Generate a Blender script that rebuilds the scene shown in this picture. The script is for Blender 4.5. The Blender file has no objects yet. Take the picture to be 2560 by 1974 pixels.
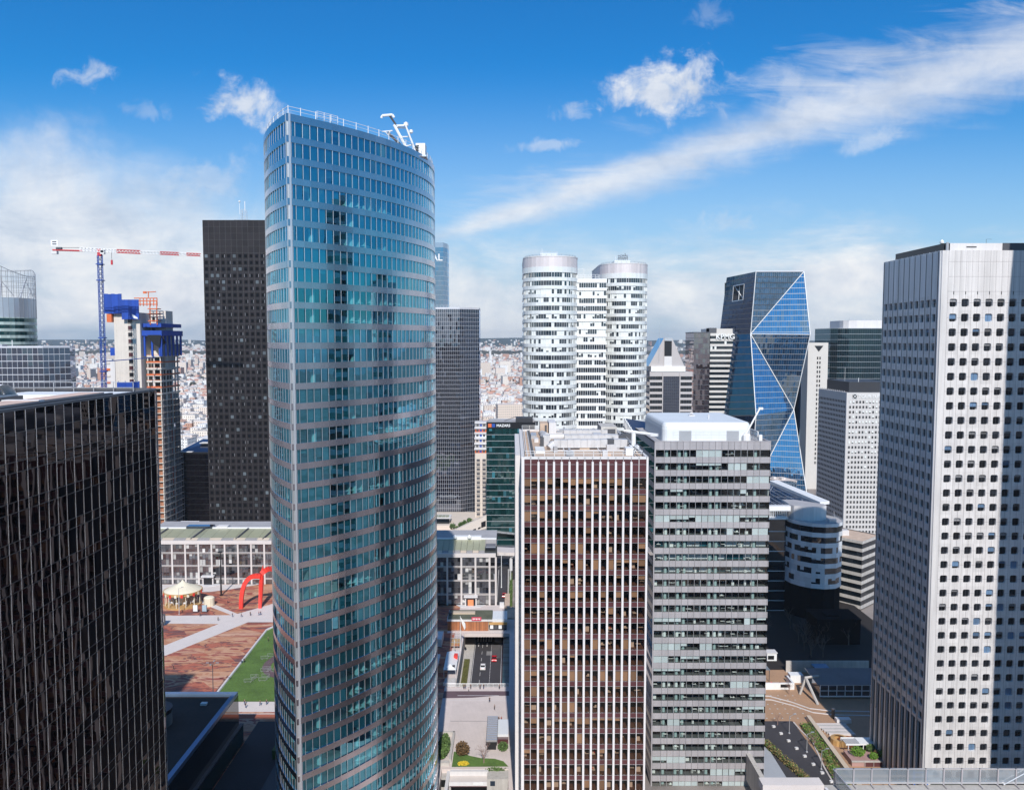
import bpy, math, random
from math import radians as R, sin, cos, pi, sqrt
from mathutils import Vector
random.seed(11)
rnd = random.random
uni = random.uniform
SC = bpy.context.scene
COL = SC.collection

# ------------------------------------------------------------------ node helpers
def new_mat(name):
    m = bpy.data.materials.new(name); m.use_nodes = True
    nt = m.node_tree; nt.nodes.clear()
    out = nt.nodes.new('ShaderNodeOutputMaterial')
    return m, nt, out
def N(nt, t, **kw):
    n = nt.nodes.new(t)
    for k, v in kw.items(): setattr(n, k, v)
    return n
def put(nt, sock, v):
    if hasattr(v, 'node'): nt.links.new(v, sock)
    elif v is not None: sock.default_value = v
def M_(nt, op, a, b=None, c=None, clamp=False):
    n = N(nt, 'ShaderNodeMath', operation=op, use_clamp=clamp)
    put(nt, n.inputs[0], a); put(nt, n.inputs[1], b)
    if c is not None: put(nt, n.inputs[2], c)
    return n.outputs[0]
def MIX(nt, f, a, b, mode='MIX'):
    n = N(nt, 'ShaderNodeMix', data_type='RGBA', blend_type=mode)
    put(nt, n.inputs[0], f)
    put(nt, n.inputs[6], a if hasattr(a, 'node') else (*a, 1)); put(nt, n.inputs[7], b if hasattr(b, 'node') else (*b, 1))
    return n.outputs[2]
def MAP(nt, v, a, b, c=0., d=1., smooth=False):
    n = N(nt, 'ShaderNodeMapRange', interpolation_type='SMOOTHSTEP' if smooth else 'LINEAR')
    put(nt, n.inputs[0], v)
    for i, x in enumerate((a, b, c, d)): put(nt, n.inputs[1+i], x)
    return n.outputs[0]
def NOISE(nt, vec, scale, detail=3., rough=.55, dist=0.):
    n = N(nt, 'ShaderNodeTexNoise')
    put(nt, n.inputs['Vector'], vec); put(nt, n.inputs['Scale'], scale)
    n.inputs['Detail'].default_value = detail; n.inputs['Roughness'].default_value = rough
    n.inputs['Distortion'].default_value = dist
    return n.outputs['Fac']
def VMUL(nt, v, s, rz=0.):
    n = N(nt, 'ShaderNodeMapping'); put(nt, n.inputs[0], v)
    n.inputs['Scale'].default_value = s; n.inputs['Rotation'].default_value = (0, 0, rz)
    return n.outputs[0]
def POS(nt): return N(nt, 'ShaderNodeNewGeometry').outputs['Position']
def RATT(nt):
    n = N(nt, 'ShaderNodeAttribute', attribute_name='rnd'); return n.outputs['Fac']
def RAMP(nt, f, stops, const=False):
    n = N(nt, 'ShaderNodeValToRGB'); cr = n.color_ramp
    if const: cr.interpolation = 'CONSTANT'
    while len(cr.elements) > 1: cr.elements.remove(cr.elements[-1])
    cr.elements[0].position = stops[0][0]; cr.elements[0].color = (*stops[0][1], 1)
    for p, c in stops[1:]:
        e = cr.elements.new(p); e.color = (*c, 1)
    put(nt, n.inputs[0], f); return n.outputs[0]

MATS = {}
def solid(name, rgb, rough=.6, metal=0., spec=.5, var=.12, scale=.25, fvar=0., streak=0., bump=0.):
    """opaque paint, stone or metal with mottling (var), per-panel tone (fvar) and rain streaks (streak)"""
    m, nt, out = new_mat(name)
    b = N(nt, 'ShaderNodeBsdfPrincipled')
    c = rgb
    p = POS(nt)
    if var:
        n1 = NOISE(nt, p, scale, 4); n2 = NOISE(nt, p, scale*9, 3)
        f = M_(nt, 'ADD', M_(nt, 'MULTIPLY', n1, .6), M_(nt, 'MULTIPLY', n2, .4))
        g = MAP(nt, f, .25, .75, 1-var, 1+var)
        c = MIX(nt, 1., rgb, g, 'MULTIPLY')
    if streak:
        s = NOISE(nt, VMUL(nt, p, (1.2, 1.2, .04)), 1., 4, .6)
        c = MIX(nt, 1., c, MAP(nt, s, .35, .7, 1, 1-streak), 'MULTIPLY')
    if fvar:
        c = MIX(nt, 1., c, MAP(nt, RATT(nt), 0, 1, 1-fvar, 1+fvar), 'MULTIPLY')
    put(nt, b.inputs['Base Color'], c if hasattr(c, 'node') else (*c, 1))
    b.inputs['Roughness'].default_value = rough; b.inputs['Metallic'].default_value = metal
    b.inputs['Specular IOR Level'].default_value = spec
    if bump:
        bn = N(nt, 'ShaderNodeBump'); bn.inputs['Strength'].default_value = bump; bn.inputs['Distance'].default_value = .1
        put(nt, bn.inputs['Height'], NOISE(nt, p, scale*12, 4)); nt.links.new(bn.outputs[0], b.inputs['Normal'])
    nt.links.new(b.outputs[0], out.inputs[0])
    MATS[name] = m; return m
def glass(name, dark, tint=None, r0=.12, gtint=(1, 1, 1), rough=.01, wav=0., wscale=.35, fvar=.35, power=4., see=1.):
    """coated facade glass: mirror layer over a dark body; with tint it is see-through"""
    m, nt, out = new_mat(name)
    lw = N(nt, 'ShaderNodeLayerWeight'); lw.inputs[0].default_value = .5
    f = M_(nt, 'POWER', lw.outputs['Facing'], power)
    f = M_(nt, 'MULTIPLY_ADD', f, 1-r0, r0, clamp=True)
    gl = N(nt, 'ShaderNodeBsdfGlossy'); gl.inputs['Roughness'].default_value = rough
    gl.inputs['Color'].default_value = (*gtint, 1)
    df = N(nt, 'ShaderNodeBsdfDiffuse')
    r = RATT(nt)
    put(nt, df.inputs['Color'], MIX(nt, 1., dark, MAP(nt, r, 0, 1, 1-fvar, 1+fvar), 'MULTIPLY'))
    if wav:
        bn = N(nt, 'ShaderNodeBump'); bn.inputs['Strength'].default_value = wav; bn.inputs['Distance'].default_value = .05
        v = N(nt, 'ShaderNodeVectorMath', operation='ADD'); put(nt, v.inputs[0], POS(nt))
        cx = N(nt, 'ShaderNodeCombineXYZ'); put(nt, cx.inputs[0], M_(nt, 'MULTIPLY', r, 40.)); nt.links.new(cx.outputs[0], v.inputs[1])
        put(nt, bn.inputs['Height'], NOISE(nt, v.outputs[0], wscale, 1.5)); nt.links.new(bn.outputs[0], gl.inputs['Normal'])
    body = df.outputs[0]
    if tint:
        tr = N(nt, 'ShaderNodeBsdfTransparent'); tr.inputs[0].default_value = (*tint, 1)
        mx = N(nt, 'ShaderNodeMixShader'); mx.inputs[0].default_value = see
        nt.links.new(body, mx.inputs[1]); nt.links.new(tr.outputs[0], mx.inputs[2]); body = mx.outputs[0]
    ms = N(nt, 'ShaderNodeMixShader'); nt.links.new(f, ms.inputs[0]); nt.links.new(body, ms.inputs[1]); nt.links.new(gl.outputs[0], ms.inputs[2])
    nt.links.new(ms.outputs[0], out.inputs[0]); MATS[name] = m; return m

# ------------------------------------------------------------------ mesh helpers
def root_of(o):
    while o.parent: o = o.parent
    return o
class MB:
    def __init__(s): s.v = []; s.f = []; s.mi = []; s.r = []; s.mats = []
    def m(s, mat):
        if mat not in s.mats: s.mats.append(mat)
        return s.mats.index(mat)
    def poly(s, pts, mat, r=None):
        i = len(s.v); s.v.extend(pts); s.f.append(tuple(range(i, i+len(pts)))); s.mi.append(s.m(mat)); s.r.append(rnd() if r is None else r)
    def mesh(s, vs, fs, mat, r=None):
        i = len(s.v); s.v.extend(vs); k = s.m(mat); rr = rnd() if r is None else r
        for f in fs: s.f.append(tuple(a+i for a in f)); s.mi.append(k); s.r.append(rr)
    def box(s, x0, x1, y0, y1, z0, z1, mat, r=None):
        vs = [(x, y, z) for z in (z0, z1) for x, y in ((x0, y0), (x1, y0), (x1, y1), (x0, y1))]
        s.mesh(vs, [(3, 2, 1, 0), (4, 5, 6, 7), (0, 1, 5, 4), (1, 2, 6, 5), (2, 3, 7, 6), (3, 0, 4, 7)], mat, r)
    def cbox(s, c, sz, mat, rz=0., r=None):
        a, b, h = sz[0]/2, sz[1]/2, sz[2]; ca, sa = cos(rz), sin(rz)
        vs = [(c[0]+x*ca-y*sa, c[1]+x*sa+y*ca, c[2]+z) for z in (0, h) for x, y in ((-a, -b), (a, -b), (a, b), (-a, b))]
        s.mesh(vs, [(3, 2, 1, 0), (4, 5, 6, 7), (0, 1, 5, 4), (1, 2, 6, 5), (2, 3, 7, 6), (3, 0, 4, 7)], mat, r)
    def prism(s, pl, z0, z1, mat, top=None, r=None, cap=True):
        n = len(pl); vs = [(x, y, z0) for x, y in pl]+[(x, y, z1) for x, y in pl]
        s.mesh(vs, [(i, (i+1) % n, n+(i+1) % n, n+i) for i in range(n)], mat, r)
        if cap:
            s.poly([(x, y, z1) for x, y in pl], top or mat, r); s.poly([(x, y, z0) for x, y in reversed(pl)], mat, r)
    def ringwall(s, pl, z0, z1, mat, closed=True, seg=None, r=None):
        """one quad per edge of an outline (outside on its right-hand side when counter-clockwise)"""
        n = len(pl)
        for i in range(n if closed else n-1):
            a, b = pl[i], pl[(i+1) % n]
            k = max(1, round(math.dist(a, b)/seg)) if seg else 1
            for j in range(k):
                p = (a[0]+(b[0]-a[0])*j/k, a[1]+(b[1]-a[1])*j/k); q = (a[0]+(b[0]-a[0])*(j+1)/k, a[1]+(b[1]-a[1])*(j+1)/k)
                s.poly([(*p, z0), (*q, z0), (*q, z1), (*p, z1)], mat, r)
    def band(s, outer, inner, z0, z1, mat, seg=None, r=None):
        """proud horizontal band: outer face and its two lips"""
        n = len(outer); s.ringwall(outer, z0, z1, mat, True, seg, r)
        for i in range(n):
            j = (i+1) % n
            s.poly([(*outer[i], z1), (*outer[j], z1), (*inner[j], z1), (*inner[i], z1)], mat, r)
            s.poly([(*inner[i], z0), (*inner[j], z0), (*outer[j], z0), (*outer[i], z0)], mat, r)
    def tube(s, p, q, rad, mat, n=6, r2=None):
        p, q = Vector(p), Vector(q); d = (q-p)
        if d.length < 1e-6: return
        d.normalize(); a = d.orthogonal().normalized(); b = d.cross(a); r2 = rad if r2 is None else r2
        vs = [tuple(p+(a*cos(t)+b*sin(t))*rad) for t in [2*pi*i/n for i in range(n)]]+[tuple(q+(a*cos(t)+b*sin(t))*r2) for t in [2*pi*i/n for i in range(n)]]
        s.mesh(vs, [(i, (i+1) % n, n+(i+1) % n, n+i) for i in range(n)]+[tuple(reversed(range(n))), tuple(range(n, 2*n))], mat)
    def path(s, pts, rad, mat, n=6):
        for a, b in zip(pts, pts[1:]): s.tube(a, b, rad, mat, n)
    def lathe(s, prof, c, mat, n=16, r=None):
        vs = []; k = len(prof)
        for i in range(n):
            t = 2*pi*i/n
            for rr, z in prof: vs.append((c[0]+rr*cos(t), c[1]+rr*sin(t), c[2]+z))
        fs = [(i*k+j, ((i+1) % n)*k+j, ((i+1) % n)*k+j+1, i*k+j+1) for i in range(n) for j in range(k-1)]
        s.mesh(vs, fs, mat, r)
    def blob(s, c, rad, mat, n=8, jit=.15, r=None):
        vs = [(c[0], c[1], c[2]-rad[2])]; rows = 5
        for a in range(1, rows):
            t = pi*a/rows
            for i in range(n):
                k = 1+uni(-jit, jit); u = 2*pi*i/n
                vs.append((c[0]+rad[0]*k*sin(t)*cos(u), c[1]+rad[1]*k*sin(t)*sin(u), c[2]-rad[2]*k*cos(t)))
        vs.append((c[0], c[1], c[2]+rad[2])); fs = []
        for i in range(n): fs.append((0, 1+(i+1) % n, 1+i))
        for a in range(rows-2):
            for i in range(n): fs.append((1+a*n+i, 1+a*n+(i+1) % n, 1+(a+1)*n+(i+1) % n, 1+(a+1)*n+i))
        e = len(vs)-1; b = 1+(rows-2)*n
        for i in range(n): fs.append((b+i, b+(i+1) % n, e))
        s.mesh(vs, fs, mat, r)
    def build(s, name, parent=None, loc=None, smooth=False, **props):
        if not s.f: return None
        if parent is not None: o0 = root_of(parent).location
        elif loc is not None: o0 = Vector(loc)
        else:
            xs = [p[0] for p in s.v]; ys = [p[1] for p in s.v]
            o0 = Vector(((min(xs)+max(xs))/2, (min(ys)+max(ys))/2, min(p[2] for p in s.v)))
        me = bpy.data.meshes.new(name)
        me.from_pydata([(x-o0[0], y-o0[1], z-o0[2]) for x, y, z in s.v], [], s.f)
        for m in s.mats: me.materials.append(m)
        me.polygons.foreach_set('material_index', s.mi)
        at = me.attributes.new('rnd', 'FLOAT', 'FACE'); at.data.foreach_set('value', s.r)
        if smooth: me.polygons.foreach_set('use_smooth', [True]*len(s.f))
        me.update()
        o = bpy.data.objects.new(name, me); COL.objects.link(o)
        if parent is not None: o.parent = parent
        else: o.location = o0
        for k, v in props.items(): o[k] = v
        return o
def thing(name, label, cat, loc=(0, 0, 0), group=None):
    o = bpy.data.objects.new(name, None); COL.objects.link(o); o.location = loc; o.empty_display_size = 1
    o['label'] = label; o['category'] = cat
    if group: o['group'] = group
    return o
def copy_thing(src, loc, rz=0., label=None, group=None, scale=1.):
    r = src.copy(); COL.objects.link(r); r.location = loc; r.rotation_euler = (0, 0, rz); r.scale = (scale,)*3
    if label: r['label'] = label
    if group: r['group'] = group
    for ch in list(src.children):
        c = ch.copy(); COL.objects.link(c); c.parent = r
        for g in list(ch.children):
            d = g.copy(); COL.objects.link(d); d.parent = c
    return r
def rect(x0, x1, y0, y1): return [(x0, y0), (x1, y0), (x1, y1), (x0, y1)]
def offset(pl, d):
    """convex ccw outline pushed outward by d"""
    n = len(pl); out = []
    for i in range(n):
        a, b, c = Vector(pl[i-1]), Vector(pl[i]), Vector(pl[(i+1) % n])
        e1 = (b-a).normalized(); e2 = (c-b).normalized()
        n1 = Vector((e1.y, -e1.x)); n2 = Vector((e2.y, -e2.x)); m = n1+n2
        m = m/max(.35, m.dot(n1)); p = b+m*d; out.append((p.x, p.y))
    return out
def lettering(text, size, loc, rot, mat, parent, name='lettering', depth=.12, bold=.0):
    cu = bpy.data.curves.new(name, 'FONT'); cu.body = text; cu.size = size; cu.extrude = depth; cu.offset = bold; cu.resolution_u = 3
    cu.materials.append(mat)
    tmp = bpy.data.objects.new(name+'_outline', cu); me = bpy.data.meshes.new_from_object(tmp); bpy.data.objects.remove(tmp)
    o = bpy.data.objects.new(name, me); COL.objects.link(o); o.parent = parent
    o.location = Vector(loc)-root_of(parent).location; o.rotation_euler = rot
    return o

# ------------------------------------------------------------------ camera, sun, sky
cam = bpy.data.cameras.new('camera'); co = bpy.data.objects.new('camera', cam); COL.objects.link(co)
co.location = (0, 0, 108); co.rotation_euler = (R(90-3.827), 0, 0)
cam.sensor_width = 36; cam.lens = 28.8; cam.clip_end = 40000; cam.clip_start = .5
SC.camera = co
SUN_EL = R(39.0); SUN_DX = -.042
L = bpy.data.lights.new('sun', 'SUN'); L.energy = 5.; L.angle = R(.53); L.color = (1, .955, .9)
lo = bpy.data.objects.new('sun', L); COL.objects.link(lo); lo.location = (0, -100, 400)
sd = Vector((SUN_DX, 1, 0)).normalized()*cos(SUN_EL)+Vector((0, 0, -sin(SUN_EL)))
lo.rotation_euler = sd.to_track_quat('-Z', 'Y').to_euler()
SC.view_settings.view_transform = 'Standard'; SC.view_settings.look = 'None'; SC.view_settings.exposure = 0; SC.view_settings.gamma = 1
SC.cycles.max_bounces = 7; SC.cycles.transparent_max_bounces = 12; SC.cycles.glossy_bounces = 4; SC.cycles.diffuse_bounces = 3
SC.cycles.caustics_reflective = False; SC.cycles.caustics_refractive = False; SC.cycles.sample_clamp_indirect = 6
SC.cycles.use_denoising = True

W = bpy.data.worlds.new('World'); SC.world = W; W.use_nodes = True
nt = W.node_tree; nt.nodes.clear()
wout = N(nt, 'ShaderNodeOutputWorld'); bg = N(nt, 'ShaderNodeBackground'); bg.inputs[1].default_value = .1
sky = N(nt, 'ShaderNodeTexSky', sky_type='NISHITA', sun_disc=False)
sky.sun_elevation = SUN_EL; sky.sun_rotation = math.atan2(-SUN_DX, -1)   # sun stands behind the camera
sky.altitude = 100; sky.air_density = 1.; sky.dust_density = .6; sky.ozone_density = 2.2
dirv = N(nt, 'ShaderNodeTexCoord').outputs['Generated']
sx = N(nt, 'ShaderNodeSeparateXYZ'); put(nt, sx.inputs[0], dirv); dx, dy, dz = sx.outputs
ady = M_(nt, 'MAXIMUM', M_(nt, 'ABSOLUTE', dy), .05)
az = M_(nt, 'DIVIDE', dx, ady); el = M_(nt, 'DIVIDE', dz, ady)      # tangent coordinates of the sky dome, north and south half
front = M_(nt, 'GREATER_THAN', dy, 0.)
cv = N(nt, 'ShaderNodeCombineXYZ'); put(nt, cv.inputs[0], az); put(nt, cv.inputs[1], el); put(nt, cv.inputs[2], M_(nt, 'MULTIPLY', front, 3.)); ae = cv.outputs[0]
def ell(a, e, ra, re, rot=0., soft=1.):
    """1 in the middle of an elliptical patch of sky, 0 at its rim"""
    ca, sa = cos(rot), sin(rot)
    u = M_(nt, 'SUBTRACT', az, a); v = M_(nt, 'SUBTRACT', el, e)
    p = M_(nt, 'ADD', M_(nt, 'MULTIPLY', u, ca/ra), M_(nt, 'MULTIPLY', v, sa/ra))
    q = M_(nt, 'SUBTRACT', M_(nt, 'MULTIPLY', v, ca/re), M_(nt, 'MULTIPLY', u, sa/re))
    d = M_(nt, 'SQRT', M_(nt, 'ADD', M_(nt, 'MULTIPLY', p, p), M_(nt, 'MULTIPLY', q, q)))
    return M_(nt, 'SUBTRACT', 1., d)
n_puf = NOISE(nt, ae, 34., 7, .6, .5); n_big = NOISE(nt, ae, 5., 8, .6, .3); n_fine = NOISE(nt, ae, 16., 8, .62, .4)
def cloud(mask, noise, lo_, hi_, k=1.6, op=1.):
    v = M_(nt, 'ADD', mask, M_(nt, 'MULTIPLY', M_(nt, 'SUBTRACT', noise, .5), k))
    return M_(nt, 'MULTIPLY', MAP(nt, v, lo_, hi_, 0, 1, True), op)
n_lay0 = NOISE(nt, VMUL(nt, ae, (1., 3.5, 1.)), 8., 8, .62, .3)
cl = []
# long cirrus streak rising to the east
c0 = M_(nt, 'MULTIPLY_ADD', az, .315, .1525)
wd = M_(nt, 'MAXIMUM', M_(nt, 'MULTIPLY_ADD', az, .062, .0215), .006)
n_st = NOISE(nt, VMUL(nt, ae, (2.2, 11., 1.), R(0)), 3.2, 8, .6, .6)
stk = M_(nt, 'SUBTRACT', 1., M_(nt, 'DIVIDE', M_(nt, 'ABSOLUTE', M_(nt, 'SUBTRACT', el, c0)), wd))
stk = cloud(stk, M_(nt, 'ADD', M_(nt, 'MULTIPLY', n_st, .5), M_(nt, 'ADD', M_(nt, 'MULTIPLY', n_big, .3), M_(nt, 'MULTIPLY', n_puf, .2))), -.25, 1.1, 2.4, .78)
cl.append(M_(nt, 'MULTIPLY', stk, M_(nt, 'MULTIPLY', front, MAP(nt, az, -.16, -.03, 0, 1, True))))
cl.append(cloud(ell(.02, .185, .2, .03, .2), n_st, .15, 1.1, 2.2, .4))
cl.append(cloud(ell(.42, .335, .4, .05, .3), n_st, .3, 1.3, 2.4, .5))
# fair weather puffs
for a, e, ra, re, rot, op in ((.185, .295, .085, .045, .1, 1.), (.222, .325, .04, .026, .7, 1.), (-.318, .283, .055, .03, -.3, .95), (-.505, .318, .035, .02, .3, .75),
        (.072, .272, .026, .014, 0, .6), (.04, .233, .05, .008, .05, .6), (.335, .295, .03, .03, .5, .4), (.262, .143, .05, .014, 0, .5), (-.44, .272, .03, .014, 0, .35),
        (-.36, .195, .08, .03, .3, .4), (.43, .237, .06, .014, .3, .4), (.235, .385, .03, .02, 0, .3)):
    w_ = (.5, .2, .3) if ra > .05 else (.3, .1, .6)
    nz = M_(nt, 'ADD', M_(nt, 'MULTIPLY', n_fine, w_[0]), M_(nt, 'ADD', M_(nt, 'MULTIPLY', n_big, w_[1]), M_(nt, 'MULTIPLY', n_puf, w_[2])))
    cl.append(cloud(ell(a, e, ra*1.15, re*1.15, rot), nz, .15, .95, 4.2, op*(.88 if ra > .05 else .62)))
# bank in the west and the broken layer along the horizon
cl.append(cloud(ell(-.6, .2, .22, .07, -.35), n_big, .0, 1.2, 2.4, .6))
cl.append(cloud(ell(-.62, .12, .55, .1, -.12), n_big, -.4, .8, 1.9, .85))
cl.append(cloud(ell(-.42, .05, .13, .03, .1), n_fine, -.1, .6, 2.2, .9))
cl.append(cloud(ell(.42, .075, .25, .035, .05), n_lay0, -.1, .8, 2.4, .8))
lay = M_(nt, 'SUBTRACT', 1., M_(nt, 'DIVIDE', M_(nt, 'ABSOLUTE', M_(nt, 'SUBTRACT', el, .035)), .12))
n_lay = NOISE(nt, VMUL(nt, ae, (1., 3., 1.)), 5.5, 8, .62, .3)
cl.append(cloud(lay, n_lay, -.1, 1., 2.0, .85))
hi = M_(nt, 'MULTIPLY', MAP(nt, el, .42, .7, 0, 1, True), .8)
cl.append(M_(nt, 'MULTIPLY', hi, MAP(nt, NOISE(nt, ae, 1.6, 7, .6), .5, .72, 0, 1, True)))
cl.append(M_(nt, 'MULTIPLY', M_(nt, 'SUBTRACT', 1., front), M_(nt, 'MULTIPLY', MAP(nt, NOISE(nt, ae, 3., 7, .6), .5, .75, 0, 1, True), .5)))
inv = None
for c in cl:
    k = M_(nt, 'SUBTRACT', 1., c); inv = k if inv is None else M_(nt, 'MULTIPLY', inv, k)
cov = M_(nt, 'SUBTRACT', 1., inv)
cov = M_(nt, 'MULTIPLY', M_(nt, 'MULTIPLY', cov, MAP(nt, dz, -.02, .004, 0, 1)), MAP(nt, M_(nt, 'ABSOLUTE', dy), .1, .5, .3, 1., True))
sh = M_(nt, 'ADD', M_(nt, 'MULTIPLY', n_lay, .6), M_(nt, 'MULTIPLY', n_fine, .4))
ccol = RAMP(nt, MAP(nt, sh, .36, .63), [(0, (5.6, 6.3, 7.5)), (.5, (7.8, 8.2, 8.9)), (1, (9.8, 9.8, 9.8))])
hs = N(nt, 'ShaderNodeHueSaturation'); hs.inputs['Saturation'].default_value = 1.3; hs.inputs['Value'].default_value = 1.
nt.links.new(sky.outputs[0], hs.inputs['Color'])
deep = MIX(nt, 1., hs.outputs[0], (.26, 1.0, 1.34), 'MULTIPLY')
fw = MAP(nt, dy, .15, .75, .25, 1., True)
hzn = M_(nt, 'MULTIPLY', M_(nt, 'MULTIPLY', M_(nt, 'SUBTRACT', 1., MAP(nt, el, -.02, .34, 0, 1, True)), .88), fw)
deep = MIX(nt, hzn, deep, (5.7, 6.8, 8.1))
deep = MIX(nt, MAP(nt, dz, -.03, 0, 1, 0), deep, (3., 3.6, 4.4))
nt.links.new(MIX(nt, cov, deep, ccol), bg.inputs[0])
nt.links.new(bg.outputs[0], wout.inputs[0])

# ------------------------------------------------------------------ materials
steel = solid('stainless_panel', (.6, .55, .575), .22, 1., .5, .06, .12, .06)
white = solid('white_paint', (.78, .78, .78), .45, var=.05, streak=.06)
offwhite = solid('off_white_panel', (.66, .64, .64), .5, var=.06, streak=.1, fvar=.05)
marble = solid('white_marble', (.74, .705, .7), .4, var=.08, streak=.08)
alu = solid('aluminium', (.62, .62, .64), .32, .6, var=.06)
greypanel = solid('grey_metal_panel', (.41, .385, .4), .4, .12, var=.07, streak=.14, fvar=.09)
dgrey = solid('dark_grey_metal', (.1, .1, .11), .45, .3, var=.12)
black = solid('black_frame', (.012, .012, .014), .35)
conc = solid('concrete', (.5, .47, .44), .8, var=.14, scale=.12, streak=.2, fvar=.06)
conc_d = solid('weathered_concrete', (.32, .3, .29), .85, var=.2, scale=.1, streak=.25)
gravel = solid('roof_gravel', (.52, .39, .3), .95, var=.22, scale=.5, bump=.4)
roofgrey = solid('roof_membrane', (.36, .35, .36), .8, var=.18, scale=.2)
maroon = solid('oxblood_enamel_panel', (.095, .035, .038), .3, var=.1, streak=.12, fvar=.12)
slabm = solid('office_floor', (.1, .105, .105), .8, var=.1)
coretone = solid('office_core_wall', (.05, .055, .05), .9, var=.2)
plaster = solid('office_column_plaster', (.74, .78, .76), .6, var=.04)
teal_col = solid('office_green_column', (.36, .47, .46), .5, var=.05)
desk = solid('white_desk', (.75, .75, .72), .5, var=.08)
redchair = solid('red_fabric', (.55, .05, .03), .8)
blind_t = solid('teal_roller_blind', (.016, .1, .125), .8, var=.05, fvar=.5)
blind_tan = solid('tan_roller_blind', (.5, .4, .31), .8, var=.07, fvar=.35)
blind_g = solid('silver_roller_blind', (.62, .64, .66), .7, var=.04, fvar=.14)
g_edf = glass('blue_office_glass', (.01, .03, .04), (.5, .86, .9), .38, (.28, .79, 1.), .0, .12, .3, power=3.)
g_bronze = glass('bronze_office_glass', (.02, .015, .01), (.66, .55, .47), .05, (1, .93, .86), .0, .15, .4)
g_grey = glass('clear_office_glass', (.02, .03, .03), (.82, .87, .86), .06, (1, 1, 1), .0, .08, .3)
g_black = glass('black_mirror_glass', (.004, .003, .004), None, .06, (.5, .44, .46), .0, .12, .3, power=6.)
g_dark = glass('dark_glass', (.008, .012, .016), None, .09, (1, 1, 1), .01, .1, .4)
g_deep = glass('blue_mirror_glass', (.008, .02, .04), None, .42, (.62, .8, 1.), .01, .12, .1)
g_teal = glass('green_glass', (.006, .03, .03), None, .1, (.8, 1, .96), .01, .1, .2)
g_navy = glass('navy_glass', (.008, .01, .018), None, .2, (.8, .86, 1.), .01, .12, .15)

sgn_w = {1: 1., -1: .94}
def lens(s): # half width of the pointed lens at distance s behind its bow
    t = (38-s)/38; return 16.9*max(0, 1-t*t)

# ------------------------------------------------------------------ blue glass tower with the pointed bow
ZT = 147.3; FH = 3.6; BX, BY, AX = -39.1, 145., .113
edf = thing('glass_office_tower', 'tall curved blue glass tower with pale steel bands and a sharp bow towards the viewer', 'skyscraper', (-36, 180, 0))
def side(sgn, off=0.):
    pts = []; s = .0
    while s < 75.9:
        w = max(0, lens(s)-off); pts.append((BX+AX*s+sgn*w*sgn_w[sgn], BY+s)); s += .1
    pts.append((BX+AX*76, BY+76))
    out = [pts[0]]; acc = 0
    for a, b in zip(pts, pts[1:]):
        acc += math.dist(a, b)
        if acc >= 1.5: out.append(b); acc = 0
    if math.dist(out[-1], pts[-1]) > .3: out.append(pts[-1])
    return out
rt = side(1); lf = side(-1)
outl = rt+lf[::-1][1:-1]                          # counter-clockwise from the bow along the right side
def inset(i, d):
    a, b, c = Vector(outl[i-1]), Vector(outl[i]), Vector(outl[(i+1) % len(outl)]); e = (b-a).normalized(); f = (c-b).normalized()
    n1 = Vector((-e.y, e.x)); n2 = Vector((-f.y, f.x)); m = n1+n2; return tuple(b+m/max(.5, m.dot(n1))*d)
inl = [inset(i, .2) for i in range(len(outl))]
nR = len(rt)-1; nO = len(outl)
cx0 = [BX+AX*(p[1]-BY) for p in outl]
def inw(i, d):                                     # point d metres inside the facade at bay i
    a, b = outl[i], outl[(i+1) % nO]; m = ((a[0]+b[0])/2, (a[1]+b[1])/2)
    nrm = Vector((-(b[1]-a[1]), b[0]-a[0])).normalized(); return (m[0]+nrm.x*d, m[1]+nrm.y*d), math.atan2(b[1]-a[1], b[0]-a[0])
vis = [i for i in range(nO) if i < 36 or i > nO-24]
bandm = MB(); bandm.band(outl, inl, ZT-1.3, ZT, steel); bandm.build('spandrel', edf)
NF = 40
open_p = {3: .35, 4: .6, 5: .75, 7: .15, 8: .75, 9: .75, 15: .85, 18: .3, 22: .25, 27: .35, 28: .5, 29: .25, 30: .9, 31: .9, 32: .9, 33: .9, 38: .4}
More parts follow.
